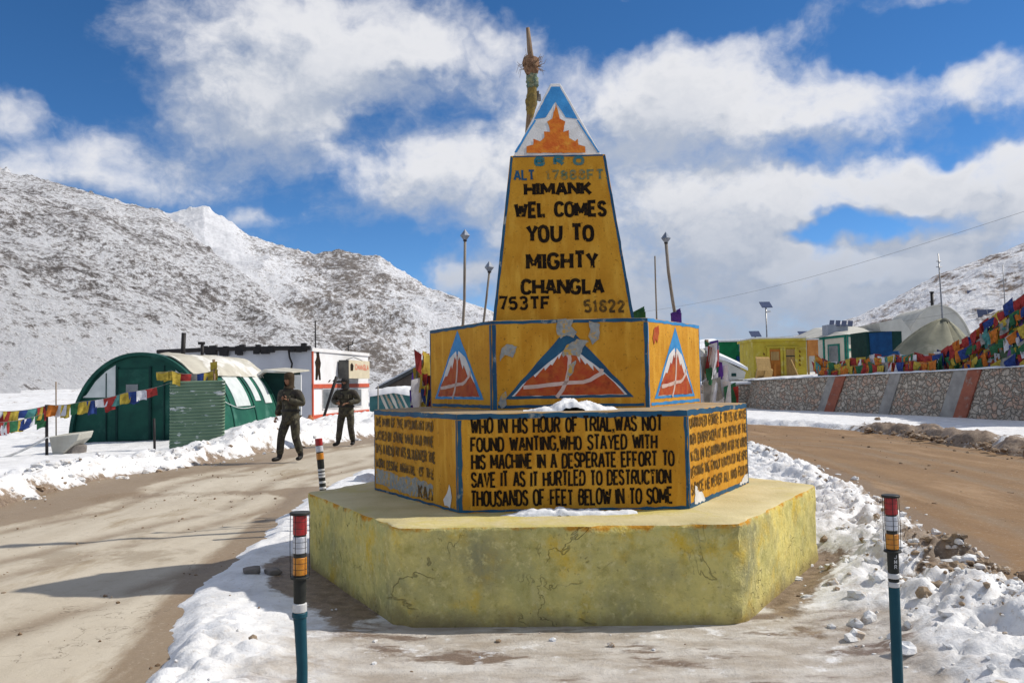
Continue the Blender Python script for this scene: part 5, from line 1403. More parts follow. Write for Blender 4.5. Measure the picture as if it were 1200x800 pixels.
def white_building():
    t = empty('roadside_building', (0, 0, 0), 'white flat roofed building with red trim and grey side wall', 'building')
    A = at(365.5, 497, 33.5); B = at(432, 490, 40.5); A.z = B.z = -.1; zt = at(365.5, 408.5, 33.5).z
    d = (B - A).normalized(); n_in = Vector((-d.y, d.x, 0)); Lf = (B - A).length; W = 6.5
    C_, D = A + n_in * W, B + n_in * W
    mb = MB(); mb.prism([A, B, D, C_], (0, 0, 0), (0, 0, zt - A.z)); body = fix_normals(mb.build('front_wall', M['white_wall'], t))
    fr = Frame(A, d, (0, 0, 1)); fs = Frame(C_, (A - C_), (0, 0, 1))
    def plate(name, f, u0, v0, u1, v1, dp, mt, par=t): mb = MB(); mb.prism([f.p(u0, v0), f.p(u1, v0), f.p(u1, v1), f.p(u0, v1)], f.N * .002, f.N * dp); return fix_normals(mb.build(name, mt, par))
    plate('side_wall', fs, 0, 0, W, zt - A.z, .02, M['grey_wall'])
    h = zt - A.z; _, vb0 = fr.uv(366, 455); _, vb1 = fr.uv(366, 450)
    plate('red_band', fr, 0, vb0, Lf, vb1, .05, M['red_trim']); _, vt = fr.uv(366, 486.5); plate('red_dado', fr, 0, 0, Lf, vt, .04, M['red_trim'])
    plate('red_corner', fr, 0, vt, .12, h - .02, .045, M['red_trim'])
    def win(x0, y0, x1, y1):
        u0, v0 = fr.uv(x0, y1); u1, _ = fr.uv(x1, y1); _, v1 = fr.uv(x0, y0); f = plate('window', fr, u0, v0, u1, v1, .03, M['plastic_white'])
        k = .05; plate('pane', fr, u0 + k, v0 + k, (u0 + u1) / 2 - .02, v1 - k, .045, M['glass'], f); plate('pane', fr, (u0 + u1) / 2 + .02, v0 + k, u1 - k, v1 - k, .045, M['glass'], f)
    win(377.5, 454.5, 396, 480); win(412, 455, 423, 477)
    # roof edge, beam with rubbish hanging from it
    plate('parapet', fr, -.05, h - .10, Lf + .05, h + .04, .06, M['white_wall'])
    mb = MB(); r = random.Random(8); p0, p1 = C_ + Vector((0, -.2, h + .02)), A + Vector((0, -.15, h + .03)); mb.tube([p0, p0.lerp(p1, .4) + Vector((0, 0, .05)), p1], .09, 7)
    for i in range(16):
        q = p0.lerp(p1, r.uniform(.3, 1)); mb.box((q.x - .12, q.y - .1, q.z - r.uniform(.05, .25)), (q.x + r.uniform(.05, .2), q.y + .1, q.z + r.uniform(.05, .2)))
    q = p0.lerp(p1, .86); mb.tube([q, q + Vector((.05, -.05, -.35)), q + Vector((.15, -.05, -.6)), q + Vector((.12, -.05, -.8))], .04, 6); mb.build('roof_beam', M['dark_metal'], t)
    sn = MB(); sn.prism([A + n_in * .2, B + n_in * .2, D - n_in * .1, C_ - n_in * .1], (0, 0, h + .0), (0, 0, h + .07)); fix_normals(sn.build('roof_snow', M['snow_clean'], t))
    # painted soldier figure and marks
    f2 = Frame(fr.p(0, 0, .004), fr.U, fr.V)
    def pp(*pts): return [f2.uv(*p) for p in pts]
    paint('painted_figure', f2, [pp((369.5, 445), (370, 430), (369, 424), (371, 418), (370.5, 412.5), (374, 412), (374.5, 418), (376, 425), (375, 432), (376, 445), (373.5, 445), (373, 436), (372, 445))], M['black_paint'], .003, body, .1, .02, 3)
    paint('painted_marks', f2, [pp((384, 448), (386, 445), (388, 445), (386, 447.5)), pp((389.5, 447), (391, 444.5), (393, 447)), pp((394, 446.5), (400, 446), (400, 448), (394, 448.5))], M['black_paint'], .003, body, .1, .01, 4)
    settle(t, A + Vector((0, 0, .1)))
    # box sign standing off the wall on its bracket
    s = empty('box_sign', (0, 0, 0), 'beige box sign with faded red lettering on the white building', 'sign')
    u0, v0 = fr.uv(395.5, 443.5); u1, v1 = fr.uv(420, 423.5); vm = v1 - v0
    mb = MB(); mb.prism([fr.p(u0, v0, 0), fr.p(u1, v0, 0), fr.p(u1, v0 + vm, 0), fr.p(u0, v0 + vm, 0)], fr.N * .06, fr.N * .5); bx_ = fix_normals(mb.build('box', mat('sign_side', (.11, .11, .10), (.06, .06, .06), 4), s))
    f3 = Frame(fr.p(0, 0, .5), fr.U, fr.V)
    mb = MB(); mb.prism([f3.p(u0, v0), f3.p(u1, v0), f3.p(u1, v0 + vm), f3.p(u0, v0 + vm)], f3.N * .002, f3.N * .03); fc = fix_normals(mb.build('sign_face', mat('sign_face', (.62, .55, .40), (.54, .47, .34), 2), s))
    f4 = Frame(f3.p(0, 0, .034), fr.U, fr.V); w_ = u1 - u0
    lettering('lettering', f4, [('CHANGLA', u0 + w_ * .27, u1 - w_ * .05, v0 + vm * .45, v0 + vm * .80, .035, .1)], mat('faded_red', (.55, .16, .10), (.6, .3, .2), 3), .003, fc, 5)
    paint('emblem_mark', f4, [[(u0 + w_ * .05, v0 + vm * .4), (u0 + w_ * .17, v0 + vm * .42), (u0 + w_ * .2, v0 + vm * .7), (u0 + w_ * .12, v0 + vm * .86), (u0 + w_ * .05, v0 + vm * .75)]], M['black_paint'], .003, fc, .05, .01, 6)
    mb = MB(); mb.tube([fr.p(u0 + .3, v0 + vm + .02, .3), fr.p((u0 + u1) / 2, v0 + vm + .16, .25), fr.p(u1 - .3, v0 + vm + .02, .3)], .015, 6); mb.build('hanging_wire', M['dark_metal'], s, True)
    for u in (u0 + .25, u1 - .25): mb = MB(); mb.tube([fr.p(u, v0 + vm * .5, .005), fr.p(u, v0 + vm * .5, .065)], .03, 6); mb.build('bracket', M['dark_metal'], s, True)
    settle(s, fr.p((u0 + u1) / 2, v0, .28))
    # barrier pole leaning against the sign
    Yp = 31.5; a, b = at(394.5, 441, Yp), at(377, 496, Yp); mb = MB(); mb.tube([b, b.lerp(a, .5), a], [.05, .055, .06], 10); o = mb.build('leaning_pole', M['dark_metal'], None, True)
    mb2 = MB(); mb2.box((b.x - .28, Yp - .15, b.z - .1), (b.x + .2, Yp + .2, b.z)); k = mb2.build('foot_plate', M['grey_wood'], o); settle(o, b); tag(o, 'black pole leaning up towards the beige box sign', 'pole')
    for (px, y0, y1, Yq, lb) in ((369.5, 376, 410, 34.5, 'thin dark mast rising from the corner of the white building'), (408, 401, 414, 38, 'short twin prong mast on the white roof')):
        a = at(px, y0, Yq); zz = zt + .02; mb = MB(); mb.tube([(a.x, Yq, zz), (a.x, Yq, a.z)], .028, 7)
        if px == 408: mb.tube([(a.x - .2, Yq, a.z - .2), (a.x + .22, Yq, a.z - .1)], .022, 6); mb.tube([(a.x + .2, Yq, a.z - .12), (a.x + .23, Yq, a.z + .12)], .022, 6)
        o = mb.build('mast', M['dark_metal'], None, True); settle(o, (a.x, Yq, zz)); tag(o, lb, 'mast')
    # orange stand in the snow
    Yo = 27.5; c = at(363.5, 505, Yo); zt2 = at(363.5, 486, Yo).z; zb = c.z; st = empty('fire_stand', (c.x, Yo, zb), 'small rusty orange stand in the snow beside the white building', 'stand'); hgt = zt2 - zb
    om = mat('rusty_orange', (.44, .17, .07), (.30, .11, .05), 4, .7)
    mb = MB(); mb.lathe([(.10, hgt * .35), (.12, hgt * .4), (.12, hgt * .78), (.07, hgt * .86), (.05, hgt)], n=14); mb.build('drum', om, st, True, 40)
    for i in range(3):
        a = 2.1 * i + .5; mb = MB(); mb.tube([(.08 * math.cos(a), .08 * math.sin(a), hgt * .4), (.17 * math.cos(a), .17 * math.sin(a), -.15)], .02, 6); mb.build('leg', om, st, True)
    mb = MB(); mb.tube([(-.2, 0, hgt * .62), (.2, 0, hgt * .66)], .018, 6); mb.build('handle', om, st, True)


white_building()


def far_left_tents():
    # dark shed with a sloping roof
    t = empty('dark_shed', (0, 0, 0), 'dark timber shed with a steep snow edged roof behind the monument', 'shed'); Y = 52
    a, b, c, d = at(450, 452, Y), at(494, 428, Y), at(500, 462, Y), at(455, 459, Y)
    mb = MB(); mb.prism([Vector((a.x + .3, Y, 0)), Vector((c.x + 2.5, Y, 0)), Vector((c.x + 2.5, Y, b.z - .2)), Vector((b.x, Y, b.z - .2)), Vector((a.x + .3, Y, a.z))], (0, 0, 0), (0, 5, 0)); fix_normals(mb.build('wall', mat('dark_boards', (.10, .085, .075), (.065, .055, .05), 2, .85), t))
    mb = MB(); mb.prism([a + Vector((-.5, -.4, -.15)), b + Vector((.1, -.4, .12)), b + Vector((.1, -.4, -.1)), a + Vector((-.4, -.4, -.35))], (0, 0, 0), (0, 5.8, 0)); fix_normals(mb.build('roof', mat('shed_roof', (.04, .045, .05), (.07, .07, .07), 3), t))
    mb = MB(); mb.prism([a + Vector((-.5, -.2, -.13)), a + Vector((-.3, -.2, .06)), b + Vector((.1, -.2, .26)), b + Vector((.1, -.2, .13))], (0, 0, 0), (0, 5.5, 0)); fix_normals(mb.build('roof_snow', M['snow_clean'], t)); settle(t, (a.x, Y, 0))
    # teal tent under snow with striped side
    t = empty('teal_tent', (0, 0, 0), 'teal tent with snow on top and a striped canvas side', 'tent'); Y = 36
    a, b, c, d = at(433, 462, Y), at(462, 457.5, Y), at(482, 461, Y), at(484, 492, Y)
    mb = MB(); mb.prism([Vector((a.x, Y, -.1)), Vector((d.x, Y, -.1)), c, b, a], (0, 0, 0), (.6, 3.5, 0)); fix_normals(mb.build('canvas', mat('teal_canvas', (.06, .17, .18), (.04, .12, .13), 2, .8, .3, 8), t))
    fr = Frame((a.x, Y - .01, -.1), (1, 0, 0), (0, 0, 1)); r = random.Random(2)
    for i in range(5):
        x0 = 444 + i * 6; poly = [fr.uv(x0, 461), fr.uv(x0 + 2.8, 461), fr.uv(x0 + 12.5, 481), fr.uv(x0 + 9.2, 482)]
        paint('stripe', fr, [poly], M['canvas_pale'] if i % 2 == 0 else M['grey_patch'], .006, t, .2, .02, i)
    mb = MB(); n = 14; vs = [];
    for i in range(n + 1):
        p = a.lerp(b, i / 7) if i <= 7 else b.lerp(c, (i - 7) / 7)
        for k, (dy, dz) in enumerate(((-.12, -.10), (.0, .16 + .05 * math.sin(i * 1.7)), (1.5, .2), (3.6, .12))): vs.append((p.x + dy * .17, p.y + dy, p.z + dz))
    mb.add(vs, [(i * 4 + k, (i + 1) * 4 + k, (i + 1) * 4 + k + 1, i * 4 + k + 1) for i in range(n) for k in range(3)]); fix_normals(mb.build('snow_cover', M['snow_clean'], t, True))
    settle(t, (a.x, Y, 0))
    q = at(443, 452, 35.4); mb = MB(); mb.tube([(q.x, 35.4, -.1), (q.x, 35.4, q.z)], .03, 7); o = mb.build('stake', M['grey_wood'], None, True); settle(o, (q.x, 35.4, 0)); tag(o, 'thin upright stake in front of the teal tent', 'stake')


far_left_tents()


def flag_bundle(px0, px1, ytop, ybot, Y, label, seed, cols, n=22, lean=0.):
    """cloths tied one over the other to a stick behind the monument"""
    r = random.Random(seed); t = empty('prayer_flag_bundle', (0, 0, 0), label, 'prayer flags'); x0, x1 = at(px0, ytop, Y).x, at(px1, ytop, Y).x; zt, zb = at(px0, ytop, Y).z, at(px0, ybot, Y).z; xc = (x0 + x1) / 2
    mb = MB(); mb.tube([(xc, Y + .05, -.02), (xc, Y + .05, zt)], .025, 7); mb.build('stick', M['wood'], t, True)
    for i in range(n):
        f = i / (n - 1); z = zt - (zt - zb) * f * .86 + r.uniform(-.05, .05); w = (x1 - x0) * (.45 + .55 * f) * r.uniform(.45, .8); xs = xc + lean * f + r.uniform(-.5, .5) * (x1 - x0) * (.3 + .7 * f) - w / 2
        mb = MB(); hang_cloth(mb, (xs, Y - .02 - r.uniform(0, .25), z + r.uniform(-.06, .06)), (xs + w, Y - .02 - r.uniform(0, .25), z + r.uniform(-.06, .06)), r.uniform(.2, .5), r, .06, 6, 6)
        mb.build('cloth', FL[cols[i % len(cols)]], t, True)
    settle(t, (xc, Y, 0))


flag_bundle(482, 512, 412, 478, 10.4, 'bundle of red yellow green and white prayer cloths left of the monument', 71, ['red', 'orange', 'yellow', 'white', 'green', 'grey', 'yellow', 'blue', 'purple', 'red', 'white'])
flag_bundle(812, 846, 398, 475, 10.6, 'bundle of white blue and red prayer cloths right of the monument', 72, ['purple', 'white', 'green', 'white', 'red', 'white', 'grey', 'red', 'white', 'white', 'white', 'grey'], 30, .1)
for (px, py, Y, c, lb) in ((791.5, 367, 9.9, 'purple', 'purple cloth tied low on the crooked brown pole'), (748, 366, 8.05, 'green', 'green cloth tip lying just behind the obelisk foot')):
    r = random.Random(int(px)); mb = MB(); p = at(px, py, Y)
    for k in range(3): hang_cloth(mb, (p.x - .06, Y - .03 * k, p.z + .0), (p.x + .06, Y - .03 * k, p.z + .06 - .03 * k), .2, r, .04, 5, 5)
    o = mb.build('cloth', FL[c], None, True); settle(o, p); tag(o, lb, 'cloth')


# ------------------------------------------------------------------ right side: retaining wall and what stands above it
def stone_wall_mat():
    m = bpy.data.materials.new('stone_masonry'); m.use_nodes = True; N = NT(m.node_tree); b = N.n['Principled BSDF']
    V = N.new('ShaderNodeTexCoord').outputs['Object']; W = N.vmath('ADD', V, N.vmath('MULTIPLY', N.vmath('SUBTRACT', N.noise(V, 2.2, 3, out=1), (.5, .5, .5)), (.5, .5, .5)))
    W = N.mapping(W, sc=(1, 1, 1.35))
    vo = N.new('ShaderNodeTexVoronoi'); N.set(vo.inputs['Vector'], W); vo.inputs['Scale'].default_value = 4.5
    ve = N.new('ShaderNodeTexVoronoi', feature='DISTANCE_TO_EDGE'); N.set(ve.inputs['Vector'], W); ve.inputs['Scale'].default_value = 4.5
    sp = N.new('ShaderNodeSeparateColor'); N.l.new(vo.outputs['Color'], sp.inputs[0])
    c = N.mix(sp.outputs[0], (.34, .285, .225), (.56, .48, .385)); c = N.mix(N.rng(sp.outputs[1], .7, .75), c, (.48, .31, .22)); c = N.mix(N.rng(N.noise(V, 9, 6), .4, .7), c, (.34, .30, .25))
    e = N.rng(ve.outputs['Distance'], .015, .06); c = N.mix(e, (.19, .16, .125), c)
    N.set(b.inputs['Base Color'], c); b.inputs['Roughness'].default_value = .9
    bn = N.new('ShaderNodeBump'); bn.inputs['Strength'].default_value = .9; bn.inputs['Distance'].default_value = .06; N.set(bn.inputs['Height'], N.rng(ve.outputs['Distance'], 0, .14)); N.l.new(bn.outputs[0], b.inputs['Normal'])
    return m


def retaining_wall():
    t = empty('retaining_wall', (0, 0, 0), 'long battered rubble stone retaining wall beside the right road', 'wall')
    pts = [Vector(p) for p in WALL]; dd = [0]
    for a, b in zip(pts, pts[1:]): dd.append(dd[-1] + Vector((b.x - a.x, b.y - a.y)).length)
    n = 110; nz = 14; vs = []; fs = []; Lt = dd[-1]
    def pos(s):
        k = 0
        while k < len(dd) - 2 and dd[k + 1] < s: k += 1
        q = (s - dd[k]) / (dd[k + 1] - dd[k]); p = pts[k].lerp(pts[k + 1], q); d = (pts[k + 1] - pts[k]); d.z = 0; d.normalize(); return p, Vector((d.y, -d.x, 0)), d
    def outn(s):
        p, nn, d = pos(s); return p, (nn if nn.x < 0 else -nn), d
    bat = .28
    for i in range(n + 1):
        p, nn, d = outn(Lt * i / n)
        for j in range(nz + 1):
            f = j / nz; z = -.1 + (p.z + .1) * f; q = p + nn * (bat * (1 - f) + .09 * (fbm(i * .9, j * 1.1, 3, 951) - .5)); vs.append((q.x, q.y, z))
        q = p - nn * .45; vs.append((q.x, q.y, p.z))
    w = nz + 2
    for i in range(n):
        for j in range(w - 1): fs.append((i * w + j, (i + 1) * w + j, (i + 1) * w + j + 1, i * w + j + 1))
    fix_normals(mesh_obj('stone_face', vs, fs, stone_wall_mat(), t, True, None, 50))
    # snow lying on the wall head
    vs = []; fs = []; r = random.Random(4)
    for i in range(n * 2 + 1):
        s = Lt * i / n / 2; p, nn, d = outn(s); hgt = .0 + .11 * fbm(i * .45, 0, 4, 33)
        for (o, z) in ((.10 + .06 * (vnoise(i * .5, 3., 5) - .5), .0), (.07, hgt * .8), (-.12, hgt), (-.45, hgt * .8), (-.6, -.02)): q = p + nn * o; vs.append((q.x, q.y, p.z + z + .003))
    for i in range(n * 2):
        for j in range(4): fs.append((i * 5 + j, (i + 1) * 5 + j, (i + 1) * 5 + j + 1, i * 5 + j + 1))
    fix_normals(mesh_obj('coping_snow', vs, fs, M['snow_clean'], t, True))
    # painted piers
    pr = mat('pier_red', (.34, .12, .075), (.26, .09, .06), 3, .85, .3, 12, c3=(.3, .26, .22), c3scale=3); pg = mat('pier_grey', (.33, .315, .29), (.24, .225, .21), 3, .85, .3, 12)
    def s_at(px):
        best = min(range(0, 4000), key=lambda i: abs(600 + FPX * (outn(Lt * i / 4000)[0] - Vector((0, 0, EYE))).dot(RT) / (outn(Lt * i / 4000)[0] - Vector((0, 0, EYE))).dot(FWD) - px)); return Lt * best / 4000
    for (x0, x1, mt) in ((962, 970, pg), (970, 981, pr), (1034, 1046, pg), (1106, 1122, pg), (1122, 1137, pr), (1260, 1275, pg), (1275, 1300, pr)):
        s0, s1 = s_at(x0), s_at(x1); mb = MB(); q = []
        for s in (s0, s1):
            p, nn, d = outn(s); p2, n2, d2 = outn(s + .55); q.append([p + nn * (bat + .06) + Vector((0, 0, -.1 - p.z)), p2 + n2 * .06, p2 - n2 * .1, p - nn * .1 + Vector((0, 0, -.1 - p.z))])
        mb.add(q[0] + q[1], [(0, 1, 5, 4), (1, 2, 6, 5), (0, 3, 2, 1), (4, 5, 6, 7), (3, 7, 6, 2)]); fix_normals(mb.build('pier', mt, t))
    settle(t, (WALL[1][0], WALL[1][1], 0))


retaining_wall()
TZ = 1.5


def box_obj(name, lo, hi, mt, par): mb = MB(); mb.box(lo, hi); return mb.build(name, mt, par)


def right_buildings():
    # green board / shed far behind
    Y = 64; t = empty('green_shed', (0, 0, 0), 'long green shed with a pale barred window behind the white tent', 'shed'); a, b = at(843, 417, Y), at(884, 400, Y); b2 = at(900, 400, Y)
    box_obj('wall', (a.x, Y, .2), (b2.x, Y + 4, b.z), M['green_board'], t); lo = at(866, 412, Y); hi = at(881, 402.5, Y)
    w = box_obj('window', (lo.x, Y - .06, lo.z), (hi.x, Y - .002, hi.z), mat('barred_pane', (.10, .16, .26), (.3, .38, .45), 3, .3), t)
    for i in range(1, 5): x = lo.x + (hi.x - lo.x) * i / 5; box_obj('bar', (x - .03, Y - .10, lo.z), (x + .03, Y - .062, hi.z), M['plastic_white'], w)
    c, d = at(865, 426, Y - .5), at(882, 417, Y - .5); box_obj('blue_base', (c.x, Y - .3, .2), (d.x, Y - .002, d.z), M['blue_tarp'], t)
    sn = box_obj('roof_snow', (a.x - .2, Y - .2, b.z + .002), (b2.x, Y + 4.2, b.z + .18), M['snow_clean'], t); bevel(sn, .08); settle(t, (a.x, Y, .2))
    # white ridge tent, collapsed look
    Y = 44; t = empty('white_tent', (0, 0, 0), 'low white canvas tent behind the prayer cloths right of the monument', 'tent'); zf = .4
    p = [at(826, 414, Y), at(836, 415, Y), at(874, 436, Y), at(872, 444, Y), at(820, 447, Y)]; mb = MB(); mb.prism(p, (0, 0, 0), (.5, 3.5, .4)); fix_normals(mb.build('canvas', M['canvas_pale'], t))
    mb = MB(); q = [at(832, 413, Y), at(850, 419, Y), at(876, 431, Y), at(876, 434, Y), at(850, 423, Y), at(832, 418, Y)]; mb.prism(q, (0, -.1, 0), (.5, 3.6, .4)); fix_normals(mb.build('snow_ridge', M['snow_clean'], t))
    q = at(860, 439, Y - .02); box_obj('vent_hole', (q.x - .12, Y - .03, q.z - .08), (q.x + .12, Y - .003, q.z + .08), M['dark_int'], t)
    mb = MB(); mb.prism([at(849, 450, Y - .03), at(858, 450, Y - .03), at(853, 443, Y - .03)], (0, 0, 0), (0, .02, 0)); fix_normals(mb.build('flap', mat('brown_flap', (.25, .18, .13)), t)); settle(t, (p[4].x, Y, 0))
    # low dry-stone wall below
    mb = MB(); Y = 43; a, b = at(800, 452, Y), at(884, 450, Y); mb.box((a.x, Y, -.1), (b.x, Y + .8, b.z)); o = mb.build('dry_stone_wall', bpy.data.materials['stone_masonry']); settle(o, (a.x, Y, 0)); bevel(o, .06); tag(o, 'low rubble wall under the white canvas tent', 'wall')
    mb = MB(); mb.box((a.x - .1, Y - .1, b.z + .003), (b.x + .1, Y + 1.2, b.z + .16)); k = mb.build('snow_cap', M['snow_clean'], o); bevel(k, .07); k.data.transform(Matrix.Translation((-a.x, -Y, 0)))
    # yellow hut with two doors
    Y = 50; t = empty('yellow_hut', (0, 0, 0), 'small yellow hut with an orange door and a plywood door', 'hut'); a, b = at(884, 446, Y), at(944.5, 399, Y); z0 = 1.4; z1 = b.z
    box_obj('wall', (a.x, Y, z0), (b.x, Y + 3, z1), M['yellow_wall'], t); box_obj('roof_edge', (a.x - .1, Y - .2, z1 + .003), (b.x + .12, Y + 3.2, z1 + .14), M['yellow_wall'], t)
    sn = box_obj('roof_snow', (a.x, Y - .1, z1 + .145), (b.x, Y + 3.1, z1 + .24), M['snow_clean'], t)
    def plate(nm, x0, y0, x1, y1, dp, mt, par=t, ex=0): p, q = at(x0, y1, Y), at(x1, y0, Y); return box_obj(nm, (p.x, Y - dp, p.z), (q.x, Y - .002 - ex, q.z), mt, par)
    d1 = plate('door', 901.5, 409, 914, 442, .05, M['door_orange']); plate('door_panel', 903, 412, 912.5, 422, .07, M['ply'], d1, .051)
    d2 = plate('door', 920.5, 409, 931, 444, .05, M['ply']); plate('door_gap', 920.8, 416.5, 930.8, 417.8, .07, M['dark_int'], d2, .051)
    for x in (899.5, 915, 918.5, 932): plate('door_post', x, 407, x + 1.6, 444, .10, M['yellow_wall'])
    plate('lintel', 897, 405.5, 936, 407.5, .12, M['yellow_wall'])
    fr = Frame((0, Y - .003, 0), (1, 0, 0), (0, 0, 1)); r = random.Random(6)
    for (x, y0, n) in ((895.5, 413, 4), (917.2, 412, 5), (937.5, 410, 4)):
        polys = []
        for i in range(n):
            yy = y0 + i * 5.2; polys += [[fr.uv(x - 1.2, yy + 3), fr.uv(x + 1.3, yy + 3), fr.uv(x + 1.1, yy + 2.1), fr.uv(x - .2, yy), fr.uv(x - 1.1, yy + .2)]]
        paint('painted_characters', fr, polys, M['black_worn'], .004 if x != 917.2 else .004, t, .1, .01, int(x))
    settle(t, (a.x, Y, z0))
    for i, (x0, y0, x1, y1, lb) in enumerate(((926, 421, 936, 443, 'plank leaning on the plywood door of the yellow hut'), (908.5, 424, 908, 446, 'short brown prop before the orange door'))):
        a, b = at(x1, y1, Y - .7), at(x0, y0, Y - .25); d = b - a; mb = MB(); mb.tube([a, a + d * .5, b], .07, 6); o = mb.build('plank', M['ply'] if i == 0 else M['door_orange'], None); settle(o, a); tag(o, lb, 'plank')
    # crates / boards heaped left of the hut, above the wall end
    for i, (x0, y0, x1, y1, sl, lb) in enumerate(((884, 433, 895, 452, 3.5, 'tall tilted plywood sheet at the left of the pile'), (894, 434, 903, 450, 3.0, 'shorter tilted plywood sheet beside the yellow hut'), (888, 420, 904, 434, -2, 'pale board lying across the tilted plywood sheets'), (884, 456, 897, 470, 1.5, 'brown timber crate low against the stone wall'))):
        Yc = 47.5 - .4 * i; q = [at(x0, y1, Yc), at(x1, y1, Yc), at(x1 + sl, y0, Yc + .5), at(x0 + sl, y0, Yc + .5)]; mb = MB(); mb.prism(q, (0, 0, 0), (.05, .30, .1)); o = fix_normals(mb.build('board', M['ply'] if i != 3 else M['wood'])); settle(o, q[0]); tag(o, lb, 'board')
        if i == 3: o.name = 'timber_crate'
    # orange tank board right of the hut, standing on posts
    Y = 49; t = empty('orange_signboard', (0, 0, 0), 'weathered orange notice board on two posts right of the yellow hut', 'sign'); p, q = at(947, 417, Y), at(958.5, 398, Y)
    box_obj('board', (p.x, Y, p.z), (q.x, Y + .12, q.z), mat('orange_board', (.52, .22, .06), (.40, .15, .04), 3, .7), t)
    for x in (p.x + .06, q.x - .1): box_obj('post', (x - .05, Y + .125, 1.4), (x + .05, Y + .22, q.z), M['ply'], t)
    box_obj('top_rail', (p.x - .06, Y - .03, q.z + .002), (q.x + .06, Y + .15, q.z + .08), M['plastic_white'], t); settle(t, (p.x, Y, 1.4))
    # white house with teal frames and solar panels
    Y = 56; t = empty('teal_framed_house', (0, 0, 0), 'cream prefabricated house with teal frames and solar panels on its roof', 'house'); z0 = 1.55
    a, c, b = at(966, 430, Y), at(993, 430, Y - 2), at(1035, 430, Y + 1); z1 = at(993, 392, Y - 2).z
    zr = at(1020, 377, Y).z
    mb = MB(); mb.prism([Vector((a.x, Y + 4, z0)), Vector((c.x, c.y, z0)), Vector((b.x, b.y, z0)), Vector((b.x, b.y + 5, z0))], (0, 0, 0), (0, 0, z1 - z0)); fix_normals(mb.build('wall', M['cream'], t))
    d1 = Vector((b.x - c.x, b.y - c.y, 0)).normalized(); f1 = Frame((c.x, c.y, z0), d1, (0, 0, 1)); d0 = Vector((c.x - a.x, c.y - Y - 4, 0)); L0 = d0.length; d0.normalize(); f0 = Frame((a.x, Y + 4, z0), d0, (0, 0, 1)); L1 = Vector((b.x - c.x, b.y - c.y, 0)).length; h = z1 - z0
    def pl(nm, f, u0, v0, u1, v1, dp, mt, par=t): mb = MB(); mb.prism([f.p(u0, v0), f.p(u1, v0), f.p(u1, v1), f.p(u0, v1)], f.N * .003, f.N * dp); return fix_normals(mb.build(nm, mt, par))
    for u in (0, L1 * .45, L1 - .18): pl('frame_post', f1, u, 0, u + .16, h, .06, M['teal_trim'])
    pl('frame_rail', f1, .17, h * .62, L1 - .2, h * .62 + .12, .05, M['teal_trim']); pl('frame_rail', f1, .17, h - .13, L1 - .2, h - .01, .05, M['teal_trim'])
    for u in (0, L0 * .5, L0 - .2): pl('frame_post', f0, u, 0, u + .18, h, .06, M['teal_trim'])
    pl('frame_rail', f0, .2, h - .15, L0 - .22, h - .01, .05, M['teal_trim'])
    wn = pl('window', f0, L0 * .60, h * .2, L0 * .86, h * .8, .04, M['teal_trim']); pl('pane', f0, L0 * .63, h * .24, L0 * .83, h * .76, .055, M['glass'], wn)
    dr = pl('door', f1, L1 - 1.1, 0, L1 - .3, h * .85, .07, M['dark_int'])
    mb = MB(); rp = [Vector((a.x - .3, Y + 3.6, z1)), Vector((c.x - .1, c.y - .4, z1)), Vector((b.x + .3, b.y - .4, z1 + .1))]; r2 = [Vector((a.x + 1.6, Y + 6, zr)), Vector((b.x - .5, b.y + 4, zr + .1))]
    mb.add([rp[0], rp[1], rp[2], r2[1], r2[0], Vector((b.x + .5, b.y + 5.2, z1)), Vector((a.x, Y + 8.5, z1))], [(0, 1, 4), (1, 2, 3, 4), (2, 5, 3), (5, 6, 4, 3), (6, 0, 4)]); rf = fix_normals(mb.build('roof', M['canvas_pale'], t))
    sol = MB(); p0, p1 = at(971, 381, Y + 1), at(1000, 382, Y - 1)
    for i in range(4):
        k = MB(); q = p0.lerp(p1, (i + .1) / 4); q2 = p0.lerp(p1, (i + .88) / 4); up = Vector((.25, .5, .38)); k.prism([q, q2, q2 + up, q + up], (0, 0, 0), (0, .03, -.03)); fix_normals(k.build('solar_panel', M['solar'], t))
    mb = MB(); mb.box((p0.x - .3, Y + .4, z1 - .02), (p1.x + .2, Y + 1.4, p0.z)); mb.build('roof_rack', M['tin'], t); settle(t, (a.x, Y, z0))
    # blue tarp doorway between the house and the tent
    Y = 50; t = empty('blue_shelter', (0, 0, 0), 'small shelter with a deep blue tarp front beside the olive tent', 'shelter'); a, b = at(1017, 430, Y), at(1045, 388, Y)
    box_obj('box_frame', (a.x, Y + .05, 1.5), (b.x + .6, Y + 2.4, b.z), M['dark_int'], t); mb = MB(); mb.prism([Vector((a.x + .25, Y, 1.5)), Vector((b.x, Y, 1.5)), Vector((b.x, Y, b.z)), Vector((a.x + .15, Y, b.z - .1))], (0, 0, 0), (0, .04, 0)); fix_normals(mb.build('blue_front', M['blue_tarp'], t)); settle(t, (a.x, Y, 1.5))
    # pale arched hut behind
    barrel('arched_hut', 'pale grey arched hut behind the olive tent with a black stovepipe', 1060, 1143, 358, 408, 60, M['canvas_pale'], 6, pipe=(1092, 343))
    # white ridge roof left of it
    Y = 57; t = empty('white_shed', (0, 0, 0), 'low white roofed shed between the teal house and arched hut', 'shed'); p = [at(1036, 405, Y), at(1068, 405, Y), at(1068, 388, Y), at(1056, 373, Y), at(1030, 378, Y)]; mb = MB(); mb.prism(p, (0, 0, 0), (.4, 5, 0)); fix_normals(mb.build('canvas', M['canvas_pale'], t)); settle(t, (p[0].x, Y, 1.5))


